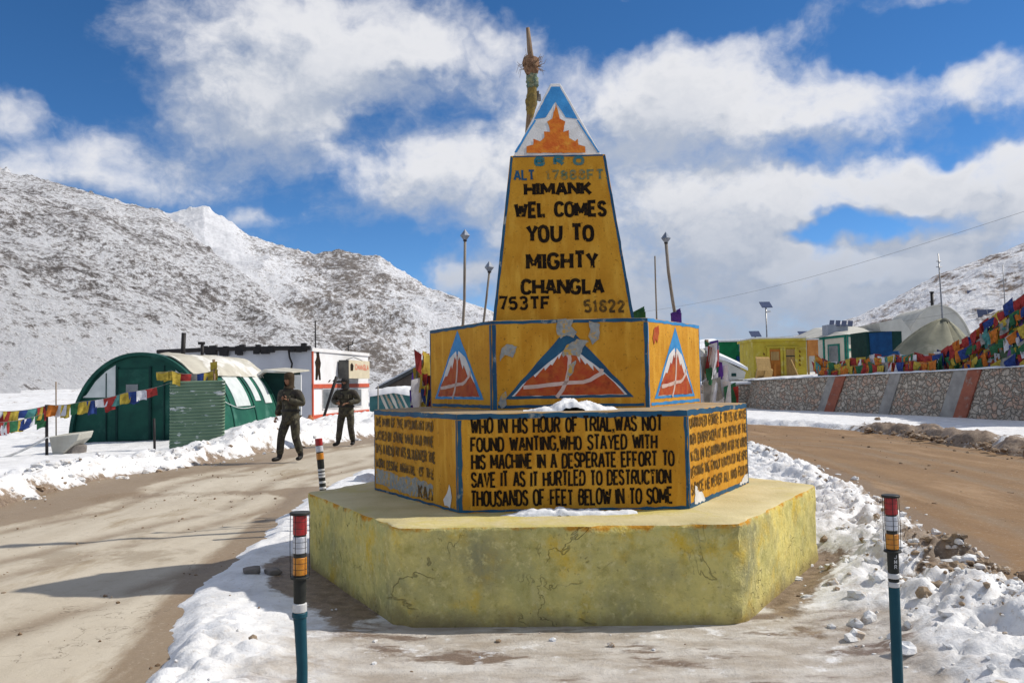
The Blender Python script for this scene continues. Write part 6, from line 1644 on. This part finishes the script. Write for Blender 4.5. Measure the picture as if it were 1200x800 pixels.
def barrel(name, label, px0, px1, yt, yb, Y, mt, Ln, pipe=None):
    t = empty(name, (0, 0, 0), label, 'hut'); a, b = at(px0, yb, Y), at(px1, yb, Y); zt = at((px0 + px1) / 2, yt, Y).z; z0 = 1.5; hw = (b.x - a.x) / 2; cx = (a.x + b.x) / 2; H = zt - z0; n = 28
    arc = [Vector((cx + hw * math.cos(math.pi * i / n), Y, z0 + H * math.sin(math.pi * i / n) ** .85)) for i in range(n + 1)]
    mb = MB(); mb.prism(arc, (0, 0, 0), (.6, Ln, 0)); fix_normals(mb.build('vault', mt, t, False))
    rim = MB(); rim.tube([p + Vector((0, -.03, .03)) for p in arc], .07, 6); rim.build('rim', mt, t, True)
    box_obj('door', (cx - .5, Y - .04, z0), (cx + .5, Y - .003, z0 + H * .6), M['dark_int'], t)
    if pipe: q = at(pipe[0], pipe[1], Y + .5); m2 = MB(); m2.tube([(q.x, Y + .5, z0 + H * .6), (q.x, Y + .5, q.z)], .11, 10); m2.tube([(q.x, Y + .5, q.z), (q.x, Y + .5, q.z + .08)], .16, 10); m2.build('stove_pipe', M['dark_metal'], t, True)
    settle(t, (cx, Y, z0))


right_buildings()


def olive_tent():
    Y = 42; t = empty('dome_tent', (0, 0, 0), 'olive canvas dome tent gathered to a central pole', 'tent'); apex = at(1107, 374, Y + 2.2); z0 = 1.5; r = random.Random(1)
    lx, rx = at(1026, 420, Y + 2.4).x, at(1156, 420, Y + 2.4).x; cx = (lx + rx) / 2; hw = (rx - lx) / 2; n = 72; k = 14; vs = []; fs = []
    for i in range(k + 1):
        f = i / k
        for j in range(n):
            a = 2 * math.pi * j / n; rad = f ** .92; aw = a + 1.3 * float(vnoise(a * 1.3, .0, 5)) + .5 * float(vnoise(a * 4, .0, 6)); fold = 1 + .05 * math.sin(9 * aw + 2 * f) * math.sin(math.pi * f) ** .5 + .05 * math.sin(31 * aw + 4 * f) * (1 - f) ** 1.5
            x = apex.x * (1 - f) + cx * f + hw * rad * fold * math.cos(a); y = Y + 2.4 + 2.4 * rad * fold * math.sin(a); z = z0 + (apex.z - z0) * (1 - f ** 1.45) * (1 + .025 * math.sin(9 * aw + 2 * f))
            vs.append((x, y, z))
    for i in range(k):
        for j in range(n): fs.append((i * n + j, i * n + (j + 1) % n, (i + 1) * n + (j + 1) % n, (i + 1) * n + j))
    fix_normals(mesh_obj('canvas', vs, fs, M['canvas'], t, True))
    mb = MB(); mb.lathe([(.3, -.25), (.22, -.05), (.06, .06)], tuple(apex), 16); mb.build('gathered_top', mat('dark_gather', (.13, .13, .10), (.07, .07, .055), 6), t, True)
    a, b = at(1031, 424, Y), at(1050, 404, Y); mb = MB(); mb.prism([Vector((a.x, Y - .1, z0)), Vector((b.x + .4, Y - .35, z0)), Vector((b.x, Y - .15, b.z - .3)), Vector((a.x + .1, Y, a.z + .5))], (0, 0, 0), (.1, .06, 0)); fix_normals(mb.build('blue_corner', M['blue_tarp'], t))
    settle(t, (cx, Y + 2.4, z0))
    # mast through the tent, and smaller masts on the slope
    def mast(label, px, yt, px1, yb, Y, rad, arms=()):
        a, b = at(px, yt, Y), at(px1, yb, Y); mb = MB(); mb.tube([b - Vector((0, 0, 2.5)), b, b.lerp(a, .5), a], [rad, rad, rad * .85, rad * .5], 8)
        for (f, w) in arms: p = b.lerp(a, f); mb.tube([p + Vector((-w, 0, 0)), p + Vector((w, 0, 0))], rad * .4, 5)
        o = mb.build('mast', M['steel'], None, True); settle(o, b); tag(o, label, 'mast')
    mast('tall steel mast rising behind the olive tent', 1099.5, 297, 1108, 430, 46.5, .06, ((.93, .12), (.88, .16)))
    mast('thin pale mast on the slope above the solar frame', 1175, 310, 1180, 400, 70, .05)


olive_tent()


def solar_things():
    def lamp(label, px, yt, yb, Y, w):
        p = at(px, yt, Y); b = at(px, yb, Y); b.z = 1.2; t = empty('solar_lamp', (p.x, Y, b.z), label, 'street lamp', 'solar lamps'); H = p.z - b.z
        mb = MB(); mb.tube([(0, 0, 0), (0, 0, H)], .05, 8); mb.build('pole', M['steel'], t, True)
        mb = MB(); mb.prism([Vector((-w, -.35, H - .12)), Vector((w, -.35, H - .12)), Vector((w, .35, H + .32)), Vector((-w, .35, H + .32))], (0, 0, 0), (0, .02, .05)); fix_normals(mb.build('solar_panel', M['solar'], t))
        mb = MB(); mb.tube([(0, 0, H - .45), (0, -.5, H - .40)], .035, 6); mb.box((-.1, -.75, H - .46), (.1, -.4, H - .38)); mb.build('lamp_arm', M['plastic_white'], t)
    lamp('tallest solar lamp above the yellow hut against grey cloud', 897.5, 359, 400, 60, .38)
    lamp('short solar lamp left of the yellow hut roof', 885, 393, 412, 66, .4)
    lamp('short solar lamp right of the yellow hut roof', 945, 393, 412, 68, .6)
    # ground mounted panels
    for (px0, px1, y0, y1, Y, lb, n) in ((1146, 1170, 362, 371, 140, 'pair of tilted blue solar panels above the prayer flag heap', 2), (1134, 1142, 340, 345, 180, 'single small solar panel up on the snowy slope', 1)):
        a, b = at(px0, y1, Y), at(px1, y0, Y); t = empty('solar_array', (0, 0, 0), lb, 'solar panel'); w = (b.x - a.x) / n
        for i in range(n): k = MB(); x = a.x + w * i; k.prism([Vector((x + .04, Y, a.z)), Vector((x + w - .04, Y, a.z)), Vector((x + w - .04 + .1, Y + .5, b.z)), Vector((x + .04 + .1, Y + .5, b.z))], (0, 0, 0), (0, .05, -.05)); fix_normals(k.build('solar_panel', M['solar'], t))
        for x in (a.x + .2, b.x - .2): k = MB(); k.tube([(x, Y + .3, a.z - 2.2), (x, Y + .3, (a.z + b.z) / 2)], .05, 6); k.build('leg', M['steel'], t, True)
        settle(t, (a.x, Y, a.z))
    # two slack cables across the right-hand sky
    for i, (p, q, Y0, Y1, lb) in enumerate((((700, 372), (1330, 205), 90, 40, 'upper slack power cable across the right sky'), ((700, 402), (1330, 330), 95, 45, 'lower slack power cable across the right sky'))):
        a, b = at(*p, Y0), at(*q, Y1); mb = MB(); mb.tube([a.lerp(b, k / 24) - Vector((0, 0, 1.2 * math.sin(math.pi * k / 24))) for k in range(25)], .009, 4); o = mb.build('cable', M['cord'], None, True); settle(o, a); tag(o, lb, 'cable')


solar_things()


def flag_heap():
    def wallpt(px, off=.0, dz=0.):
        pts = [Vector(p) for p in WALL]; best = None
        for a, b in zip(pts, pts[1:]):
            for k in range(60):
                p = a.lerp(b, k / 60); q = p - Vector((0, 0, EYE)); x = 600 + FPX * q.dot(RT) / q.dot(FWD)
                if best is None or abs(x - px) < best[0]: best = (abs(x - px), p)
        p = best[1].copy(); p.x += .45 + off; p.z += dz; return p
    # heap core: draped cloth over a bank
    prof = [(1040, 437), (1062, 428), (1080, 412), (1100, 402), (1130, 392), (1150, 380), (1172, 362), (1190, 350), (1205, 338), (1225, 322), (1250, 300), (1290, 305), (1340, 360), (1420, 430)]
    n = 90; k = 30; vs = []; fs = []
    for i in range(n + 1):
        px = 1042 + 370 * i / n; base = wallpt(px, .15); py = np.interp(px, [p[0] for p in prof], [p[1] for p in prof]); top = at(px, py + 6, base.y + .9).z - base.z
        for j in range(k + 1):
            f = j / k; y = base.y + 2.2 * f; z = base.z + max(.02, top) * min(1, (f / .42)) ** .7 * (1 if f < .5 else max(0, 1 - (f - .5) / .5) ** .6)
            wob = .16 * (fbm(px * .09, f * 6, 4, 777) - .5) * 2; vs.append((base.x + .9 * f + wob, y, z + wob * .8))
    for i in range(n):
        for j in range(k): fs.append((i * (k + 1) + j, (i + 1) * (k + 1) + j, (i + 1) * (k + 1) + j + 1, i * (k + 1) + j + 1))
    m = bpy.data.materials.new('patchwork_cloths'); m.use_nodes = True; N = NT(m.node_tree); b = N.n['Principled BSDF']; V = N.new('ShaderNodeTexCoord').outputs['Object']
    W = N.vmath('ADD', V, N.vmath('MULTIPLY', N.noise(V, 3, 3, out=1), (.5, .5, .5))); vo = N.new('ShaderNodeTexVoronoi'); N.set(vo.inputs['Vector'], N.mapping(W, sc=(1, 1, .8))); vo.inputs['Scale'].default_value = 3.4
    sp = N.new('ShaderNodeSeparateColor'); N.l.new(vo.outputs['Color'], sp.inputs[0]); cr = N.new('ShaderNodeValToRGB'); cr.color_ramp.interpolation = 'CONSTANT'; e = cr.color_ramp.elements
    cs = [(.30, .03, .03), (.03, .14, .06), (.42, .30, .03), (.025, .05, .2), (.38, .12, .03), (.4, .38, .38), (.05, .09, .05), (.14, .06, .22)]
    while len(e) < len(cs): e.new(.5)
    for i, c in enumerate(cs): e[i].position = i / len(cs); e[i].color = (*c, 1)
    N.l.new(sp.outputs[0], cr.inputs[0]); N.set(b.inputs['Base Color'], cr.outputs[0]); b.inputs['Roughness'].default_value = .9
    bn = N.new('ShaderNodeBump'); bn.inputs['Strength'].default_value = .8; bn.inputs['Distance'].default_value = .05; N.set(bn.inputs['Height'], N.noise(V, 7, 5)); N.l.new(bn.outputs[0], b.inputs['Normal'])
    t = empty('prayer_flag_heap', (0, 0, 0), 'huge heap of tangled many coloured prayer cloths on the stone wall', 'prayer flags')
    core = mesh_obj('tangled_cloth', vs, fs, m, t, True); core['kind'] = 'stuff'
    r = random.Random(5); cols = list(FL)
    for i in range(100):                                    # loose cloths on the side that shows
        px = r.uniform(1045, 1225); base = wallpt(px, .0); f = r.random(); py = np.interp(px, [p[0] for p in prof], [p[1] for p in prof]); top = at(px, py + 2, base.y + .5).z - base.z
        z = base.z + .2 + max(.05, top - .1) * f; w = r.uniform(.22, .5); mb = MB(); y = base.y + .05 + .5 * f
        hang_cloth(mb, (base.x + .2 + .25 * f - w / 2, y, z), (base.x + .2 + .25 * f + w / 2, y + r.uniform(-.3, .3), z + r.uniform(-.15, .15)), r.uniform(.2, .5), r, .08, 5, 5); mb.build('cloth', FL[r.choices(cols, [3, 2, 4, 4, 4, 3, 1, 1, 1])[0]], t, True)
    settle(t, wallpt(1150))
    # strings fanning down from a pole outside the frame
    pole = wallpt(1262, .6); top = at(1262, 262, pole.y); mb = MB(); mb.tube([(pole.x, pole.y, pole.z - .3), (pole.x, pole.y, top.z)], .07, 9); o = mb.build('flag_pole', M['wood'], None, True); settle(o, pole); tag(o, 'tall wooden pole from which the prayer flag strings fan out', 'pole')
    top = Vector((pole.x, pole.y, top.z)); g = 'prayer flag strings on the stone wall'
    for i, (px, py, dy, fr_, lb) in enumerate(((1058, 432, .1, 1.0, 'long red topped flag string, highest edge of the fan'), (1085, 425, .0, .92, 'second flag string of the fan from its top'), (1110, 428, -.1, .82, 'third flag string of the fan from its top'), (1140, 430, -.15, .7, 'fourth flag string of the fan from its top'), (1170, 432, -.2, .55, 'lowest shortest flag string of the fan'))):
        b0 = wallpt(px, .1); end = Vector((b0.x, b0.y + dy, at(px, py, b0.y).z)); st = Vector((top.x, top.y, pole.z + (top.z - pole.z) * fr_))
        flag_string(lb, [st, end], 44, .40, 90 + i, .28, tangle=.07, group=g, cols=(['red', 'red', 'orange', 'red', 'blue'] if i == 0 else ['yellow', 'green', 'red', 'blue', 'white', 'orange', 'green', 'grey']), dense=1.2, sway=.08)
    # rows along the wall head
    for i, (dz, off, lb) in enumerate(((.72, .0, 'upper row of bunting flags along the stone wall head'), (.42, -.15, 'lower row of bunting flags along the stone wall head'))):
        pts = [wallpt(px, off, dz + (.35 if px < 960 else 0) - .1 * math.sin(px)) for px in (946, 962, 985, 1010, 1035, 1060, 1090)]
        flag_string(lb, pts, 66, .44, 110 + i, .12, tangle=.05, group=g, cols=['red', 'orange', 'yellow', 'white', 'red', 'blue', 'orange', 'green', 'yellow', 'white', 'red'] if i == 0 else ['orange', 'red', 'yellow', 'green', 'red', 'white'], dense=1.1, sway=.07)


flag_heap()


# ------------------------------------------------------------------ two soldiers on the road
def skin_mesh(verts, edges, radii, levels=2):
    me = bpy.data.meshes.new('tmp'); me.from_pydata([tuple(v) for v in verts], edges, []); ob = bpy.data.objects.new('tmp', me); COL.objects.link(ob)
    sk = ob.modifiers.new('s', 'SKIN'); sk.use_smooth_shade = True; sk.branch_smoothing = .4
    for i, rr in enumerate(radii):
        d = me.skin_vertices[0].data[i]; d.radius = rr if isinstance(rr, tuple) else (rr, rr); d.use_root = (i == 0)
    ss = ob.modifiers.new('ss', 'SUBSURF'); ss.levels = levels; ss.render_levels = levels
    dg = bpy.context.evaluated_depsgraph_get(); dg.update(); ev = ob.evaluated_get(dg); out = bpy.data.meshes.new_from_object(ev)
    v = [tuple(p.co) for p in out.vertices]; f = [tuple(p.vertices) for p in out.polygons]
    bpy.data.objects.remove(ob); bpy.data.meshes.remove(me); bpy.data.meshes.remove(out); return v, f


def chain(*pts):
    v = [p for p, _ in pts]; r = [q for _, q in pts]; return v, [(i, i + 1) for i in range(len(v) - 1)], r


def camo():
    m = bpy.data.materials.new('camouflage_cloth'); m.use_nodes = True; N = NT(m.node_tree); b = N.n['Principled BSDF']; V = N.new('ShaderNodeTexCoord').outputs['Object']
    c = N.mix(N.rng(N.noise(V, 9, 3), .47, .5), (.038, .034, .022), (.06, .052, .03)); c = N.mix(N.rng(N.noise(N.mapping(V, loc=(3, 1, 2)), 8, 3), .54, .56), c, (.028, .022, .016)); c = N.mix(N.rng(N.noise(N.mapping(V, loc=(7, 5, 2)), 10, 3), .6, .62), c, (.10, .09, .058))
    N.set(b.inputs['Base Color'], c); b.inputs['Roughness'].default_value = .9; bn = N.new('ShaderNodeBump'); bn.inputs['Strength'].default_value = .6; N.set(bn.inputs['Height'], N.noise(V, 14, 4)); N.l.new(bn.outputs[0], b.inputs['Normal']); return m


M['camo'] = camo()
M['skin'] = mat('skin', (.30, .16, .10), (.25, .125, .075), 12, .6)
M['boot'] = mat('black_leather', (.018, .017, .016), (.03, .028, .026), 9, .45)
M['wool'] = mat('brown_wool', (.065, .048, .03), (.045, .032, .02), 40, .95, .5, 90)
M['wool_dark'] = mat('dark_wool', (.022, .022, .022), (.035, .033, .03), 40, .95, .5, 90)


def hand(w, d, up, thumb_side):
    """five bent fingers and a palm from the wrist w along d"""
    d = d.normalized(); s = d.cross(up).normalized(); vs = []; fs = []
    V0 = [w, w + d * .045, w + d * .085]; v, f = skin_mesh(V0, [(0, 1), (1, 2)], [(.026, .018), (.040, .015), (.040, .014)], 1); vs += v; fs += f
    for k, ln in enumerate((.07, .08, .075, .06)):
        o = w + d * .08 + s * (.028 - .0187 * k); a = o + d * ln * .5 - up * .010; e = a + d * ln * .35 - up * .032; v, f = skin_mesh([o, a, e], [(0, 1), (1, 2)], [.0092, .0088, .0075], 1); b = len(vs); vs += v; fs += [tuple(b + i for i in q) for q in f]
    o = w + d * .03 + s * .03 * thumb_side; a = o + d * .03 + s * .028 * thumb_side; e = a + d * .03 + s * .006 * thumb_side - up * .012; v, f = skin_mesh([o, a, e], [(0, 1), (1, 2)], [.012, .011, .009], 1); b = len(vs); vs += v; fs += [tuple(b + i for i in q) for q in f]
    return vs, fs


def head(c, yaw):
    """ovoid skull with brow, nose, mouth, chin, eyes and ears; faces -Y before yaw; returns verts, faces, material index"""
    bm = bmesh.new(); bmesh.ops.create_uvsphere(bm, u_segments=32, v_segments=24, radius=1)
    for v in bm.verts:
        p = v.co.copy(); x, y, z = p.x * .074, p.y * .092, p.z * .115
        if z < 0: x *= 1 - .28 * (-p.z) ** 1.5; y = y * (1 - .12 * (-p.z)) - .010 * (-p.z)
        if p.y < 0:
            y -= .026 * math.exp(-(x / .013) ** 2 - ((z + .012) / .022) ** 2); y += .010 * math.exp(-((abs(x) - .030) / .014) ** 2 - ((z - .012) / .011) ** 2)
            y -= .006 * math.exp(-(x / .02) ** 2 - ((z + .052) / .008) ** 2); y += .005 * math.exp(-(x / .022) ** 2 - ((z + .060) / .003) ** 2); y -= .008 * math.exp(-(x / .025) ** 2 - ((z + .088) / .015) ** 2); y -= .004 * math.exp(-((z - .028) / .008) ** 2)
        v.co = (x, y, z)
    vs = [tuple(v.co) for v in bm.verts]; fs = [tuple(v.index for v in f.verts) for f in bm.faces]; bm.free(); mi = [0] * len(fs)
    def blob(cx, cy, cz, rx, ry, rz, k):
        b2 = bmesh.new(); bmesh.ops.create_icosphere(b2, subdivisions=2, radius=1); o = len(vs)
        vs.extend((cx + v.co.x * rx, cy + v.co.y * ry, cz + v.co.z * rz) for v in b2.verts); q = [tuple(o + v.index for v in f.verts) for f in b2.faces]; fs.extend(q); mi.extend([k] * len(q)); b2.free()
    for s in (-1, 1): blob(s * .030, -.079, .012, .011, .006, .005, 1); blob(s * .076, .008, -.005, .008, .02, .03, 0)
    blob(0, -.089, -.060, .02, .004, .0035, 2)
    cy_, sy_ = math.cos(yaw), math.sin(yaw)
    return [(c[0] + x * cy_ - y * sy_, c[1] + x * sy_ + y * cy_, c[2] + z) for x, y, z in vs], fs, mi


def soldier(px, py, rz, pose, label, cap, H=1.78):
    g = G(px, py); t = empty('person', (g.x, g.y, .012), label, 'person', rz=rz); t.scale = (1.06, 1.06, H / 1.80); V = Vector
    J = pose
    pel, chest, neck, hd = V((0, 0, .96)), V((0, J.get('lean', -.02), 1.36)), V((0, J.get('lean', -.02), 1.53)), V((0, J.get('lean', -.02) - .015, 1.665))
    # body under the clothes: one continuous figure
    vs = [pel, V((0, 0, 1.15)), chest, neck, hd - V((0, 0, .06))]; ed = [(0, 1), (1, 2), (2, 3), (3, 4)]; rd = [(.11, .08), (.11, .08), (.15, .10), (.055, .055), (.05, .05)]
    for sd in ('l', 'r'):
        s = 1 if sd == 'l' else -1
        hp, kn, an, toe = V((.09 * s, 0, .9)), V(J['knee_' + sd]), V(J['ankle_' + sd]), V(J['toe_' + sd]); b = len(vs); vs += [hp, kn, an, toe]; ed += [(0, b), (b, b + 1), (b + 1, b + 2), (b + 2, b + 3)]; rd += [.075, .05, .03, .018]
        sh, el, wr = V((.19 * s, chest.y, 1.43)), V(J['elbow_' + sd]), V(J['wrist_' + sd]); b = len(vs); vs += [sh, el, wr]; ed += [(2, b), (b, b + 1), (b + 1, b + 2)]; rd += [.055, .042, .03]
    v, f = skin_mesh(vs, ed, rd, 1); mi = [0] * len(f)
    for sd in ('l', 'r'):
        w, e = V(J['wrist_' + sd]), V(J['elbow_' + sd]); d = (w - e); up = V((0, -1, 0)) if abs(d.normalized().y) < .8 else V((0, 0, 1)); hv, hf = hand(w, d, up, 1 if sd == 'l' else -1); b = len(v); v += [tuple(q) for q in hv]; f += [tuple(b + i for i in q) for q in hf]; mi += [0] * len(hf)
    hv, hf, hm = head(hd, J.get('head', 0)); b = len(v); v += hv; f += [tuple(b + i for i in q) for q in hf]; mi += hm
    mesh_obj('body', v, f, [M['skin'], M['boot'], mat('lips', (.22, .09, .07))], t, True, mi)
    # trousers
    v, e, r = [pel], [], [(.15, .11)]
    for sd in ('l', 'r'):
        s = 1 if sd == 'l' else -1; kn, an = V(J['knee_' + sd]), V(J['ankle_' + sd]); hp = V((.095 * s, 0, .86)); b = len(v); v += [hp, hp.lerp(kn, .5) + V((.012 * s, 0, 0)), kn, kn.lerp(an, .5), an + (kn - an) * .1]; e += [(0, b), (b, b + 1), (b + 1, b + 2), (b + 2, b + 3), (b + 3, b + 4)]; r += [.105, .098, .080, .078, .07]
    vv, ff = skin_mesh(v, e, r); mesh_obj('trousers', vv, ff, M['camo'], t, True)
    # padded jacket
    v = [V((0, 0, .74)), V((0, 0, .90)), V((0, 0, 1.05)), V((0, chest.y * .5, 1.2)), chest, V((0, chest.y, 1.50))]; e = [(0, 1), (1, 2), (2, 3), (3, 4), (4, 5)]; r = [(.215, .165), (.205, .155), (.20, .15), (.21, .155), (.21, .155), (.085, .08)]
    for sd in ('l', 'r'):
        s = 1 if sd == 'l' else -1; el, wr = V(J['elbow_' + sd]), V(J['wrist_' + sd]); sh = V((.205 * s, chest.y, 1.41)); b = len(v); v += [sh, sh.lerp(el, .5), el, el.lerp(wr, .5), wr - (wr - el) * .05]; e += [(4, b), (b, b + 1), (b + 1, b + 2), (b + 2, b + 3), (b + 3, b + 4)]; r += [.10, .092, .082, .072, .06]
    vv, ff = skin_mesh(v, e, r); jk = mesh_obj('jacket', vv, ff, M['camo'], t, True)
    mb = MB(); n = 24; vs = [(.208 * math.cos(2 * math.pi * i / n), .158 * math.sin(2 * math.pi * i / n) + chest.y * .2, z) for z in (1.02, 1.065) for i in range(n)]; mb.add(vs, [(i, (i + 1) % n, n + (i + 1) % n, n + i) for i in range(n)]); mb.build('belt', M['boot'], jk, True)
    for s in (-1, 1): mb = MB(); mb.box((.05 * s - .05, chest.y - .158, 1.24), (.05 * s + .05, chest.y - .13, 1.36)) if False else mb.box((.085 * s - .055, chest.y - .165, 1.24), (.085 * s + .055, chest.y - .125, 1.35)); o = mb.build('pocket', M['camo'], jk); bevel(o, .012)
    for sd in ('l', 'r'):
        an, toe = V(J['ankle_' + sd]), V(J['toe_' + sd]); d = (toe - an); d.z = 0; d.normalize(); heel = V((an.x, an.y, toe.z)) - d * .05
        vv, ff = skin_mesh([an + (V(J['knee_' + sd]) - an) * .45, an, V((an.x, an.y, toe.z + .02)) + d * .03, toe + d * .02 + V((0, 0, .01))], [(0, 1), (1, 2), (2, 3)], [.062, .058, (.052, .052), (.05, .04)]); b = mesh_obj('boot', vv, ff, M['boot'], t, True)
    # headgear
    cm = M['wool'] if cap == 'balaclava' else M['wool_dark']
    q = MB(); n = 28; prof = [(.086, .012), (.094, .03), (.098, .07), (.094, .11), (.078, .145), (.045, .165), (.01, .17)] if cap == 'balaclava' else [(.092, .015), (.098, .03), (.095, .07), (.08, .105), (.045, .125), (.01, .13)]
    vs = []
    for (rr, z) in prof:
        for i in range(n): a = 2 * math.pi * i / n; vs.append((hd.x + rr * .95 * math.cos(a), hd.y + rr * 1.12 * math.sin(a), hd.z + z))
    q.add(vs, [(i * n + j, i * n + (j + 1) % n, (i + 1) * n + (j + 1) % n, (i + 1) * n + j) for i in range(len(prof) - 1) for j in range(n)] + [tuple((len(prof) - 1) * n + j for j in range(n))]); q.build('cap', cm, t, True)
    # wool round neck, ears and back of the head, open at the face
    q = MB(); n = 26; vs = []; rowsz = [(-.165, .105), (-.13, .092), (-.095, .086), (-.05, .088), (0, .092), (.03, .095)]
    for k, (z, rr) in enumerate(rowsz):
        op = 0 if z < (-.10 if cap == 'balaclava' else -.045) else 1.0
        for i in range(n + 1): a = -math.pi / 2 + (op * .80) + (2 * math.pi - 2 * op * .80) * i / n; vs.append((hd.x + rr * math.cos(a), hd.y + rr * 1.13 * math.sin(a), hd.z + z))
    q.add(vs, [(k * (n + 1) + i, k * (n + 1) + i + 1, (k + 1) * (n + 1) + i + 1, (k + 1) * (n + 1) + i) for k in range(len(rowsz) - 1) for i in range(n)]); q.build('neck_wrap', cm, t, True)
    return t


soldier(341, 541, R(-28), {'knee_l': (.10, .02, .50), 'ankle_l': (.10, .17, .12), 'toe_l': (.12, .05, .04), 'knee_r': (-.11, -.15, .50), 'ankle_r': (-.13, -.17, .10), 'toe_r': (-.17, -.32, .045),
        'elbow_l': (.32, .0, 1.17), 'wrist_l': (.14, -.24, 1.27), 'elbow_r': (-.30, .05, 1.16), 'wrist_r': (-.31, -.06, .92), 'head': R(-14)}, 'soldier in camouflage and brown balaclava walking with one hand at his chest', 'balaclava', 1.80)
soldier(406, 523, R(-12), {'knee_l': (.12, -.02, .49), 'ankle_l': (.12, .12, .10), 'toe_l': (.14, -.01, .045), 'knee_r': (-.12, -.10, .49), 'ankle_r': (-.17, -.10, .10), 'toe_r': (-.23, -.23, .045),
        'elbow_l': (.32, .02, 1.18), 'wrist_l': (.14, -.23, 1.13), 'elbow_r': (-.32, .02, 1.18), 'wrist_r': (-.12, -.23, 1.13), 'head': R(8)}, 'soldier in camouflage and dark cap with both hands before his belt', 'cap', 1.74)
# red cloth hanging behind the second soldier's elbow
p = at(399.5, 470, 30.5); mb = MB(); r = random.Random(3)
for k in range(3): hang_cloth(mb, (p.x, 30.5 - .02 * k, p.z + .1), (p.x + .35, 30.5 - .02 * k, p.z + .05), .5, r, .05, 5, 5)
o = mb.build('cloth', FL['red'], None, True); settle(o, p); tag(o, 'bright red cloth hanging at the elbow of the capped soldier', 'cloth')
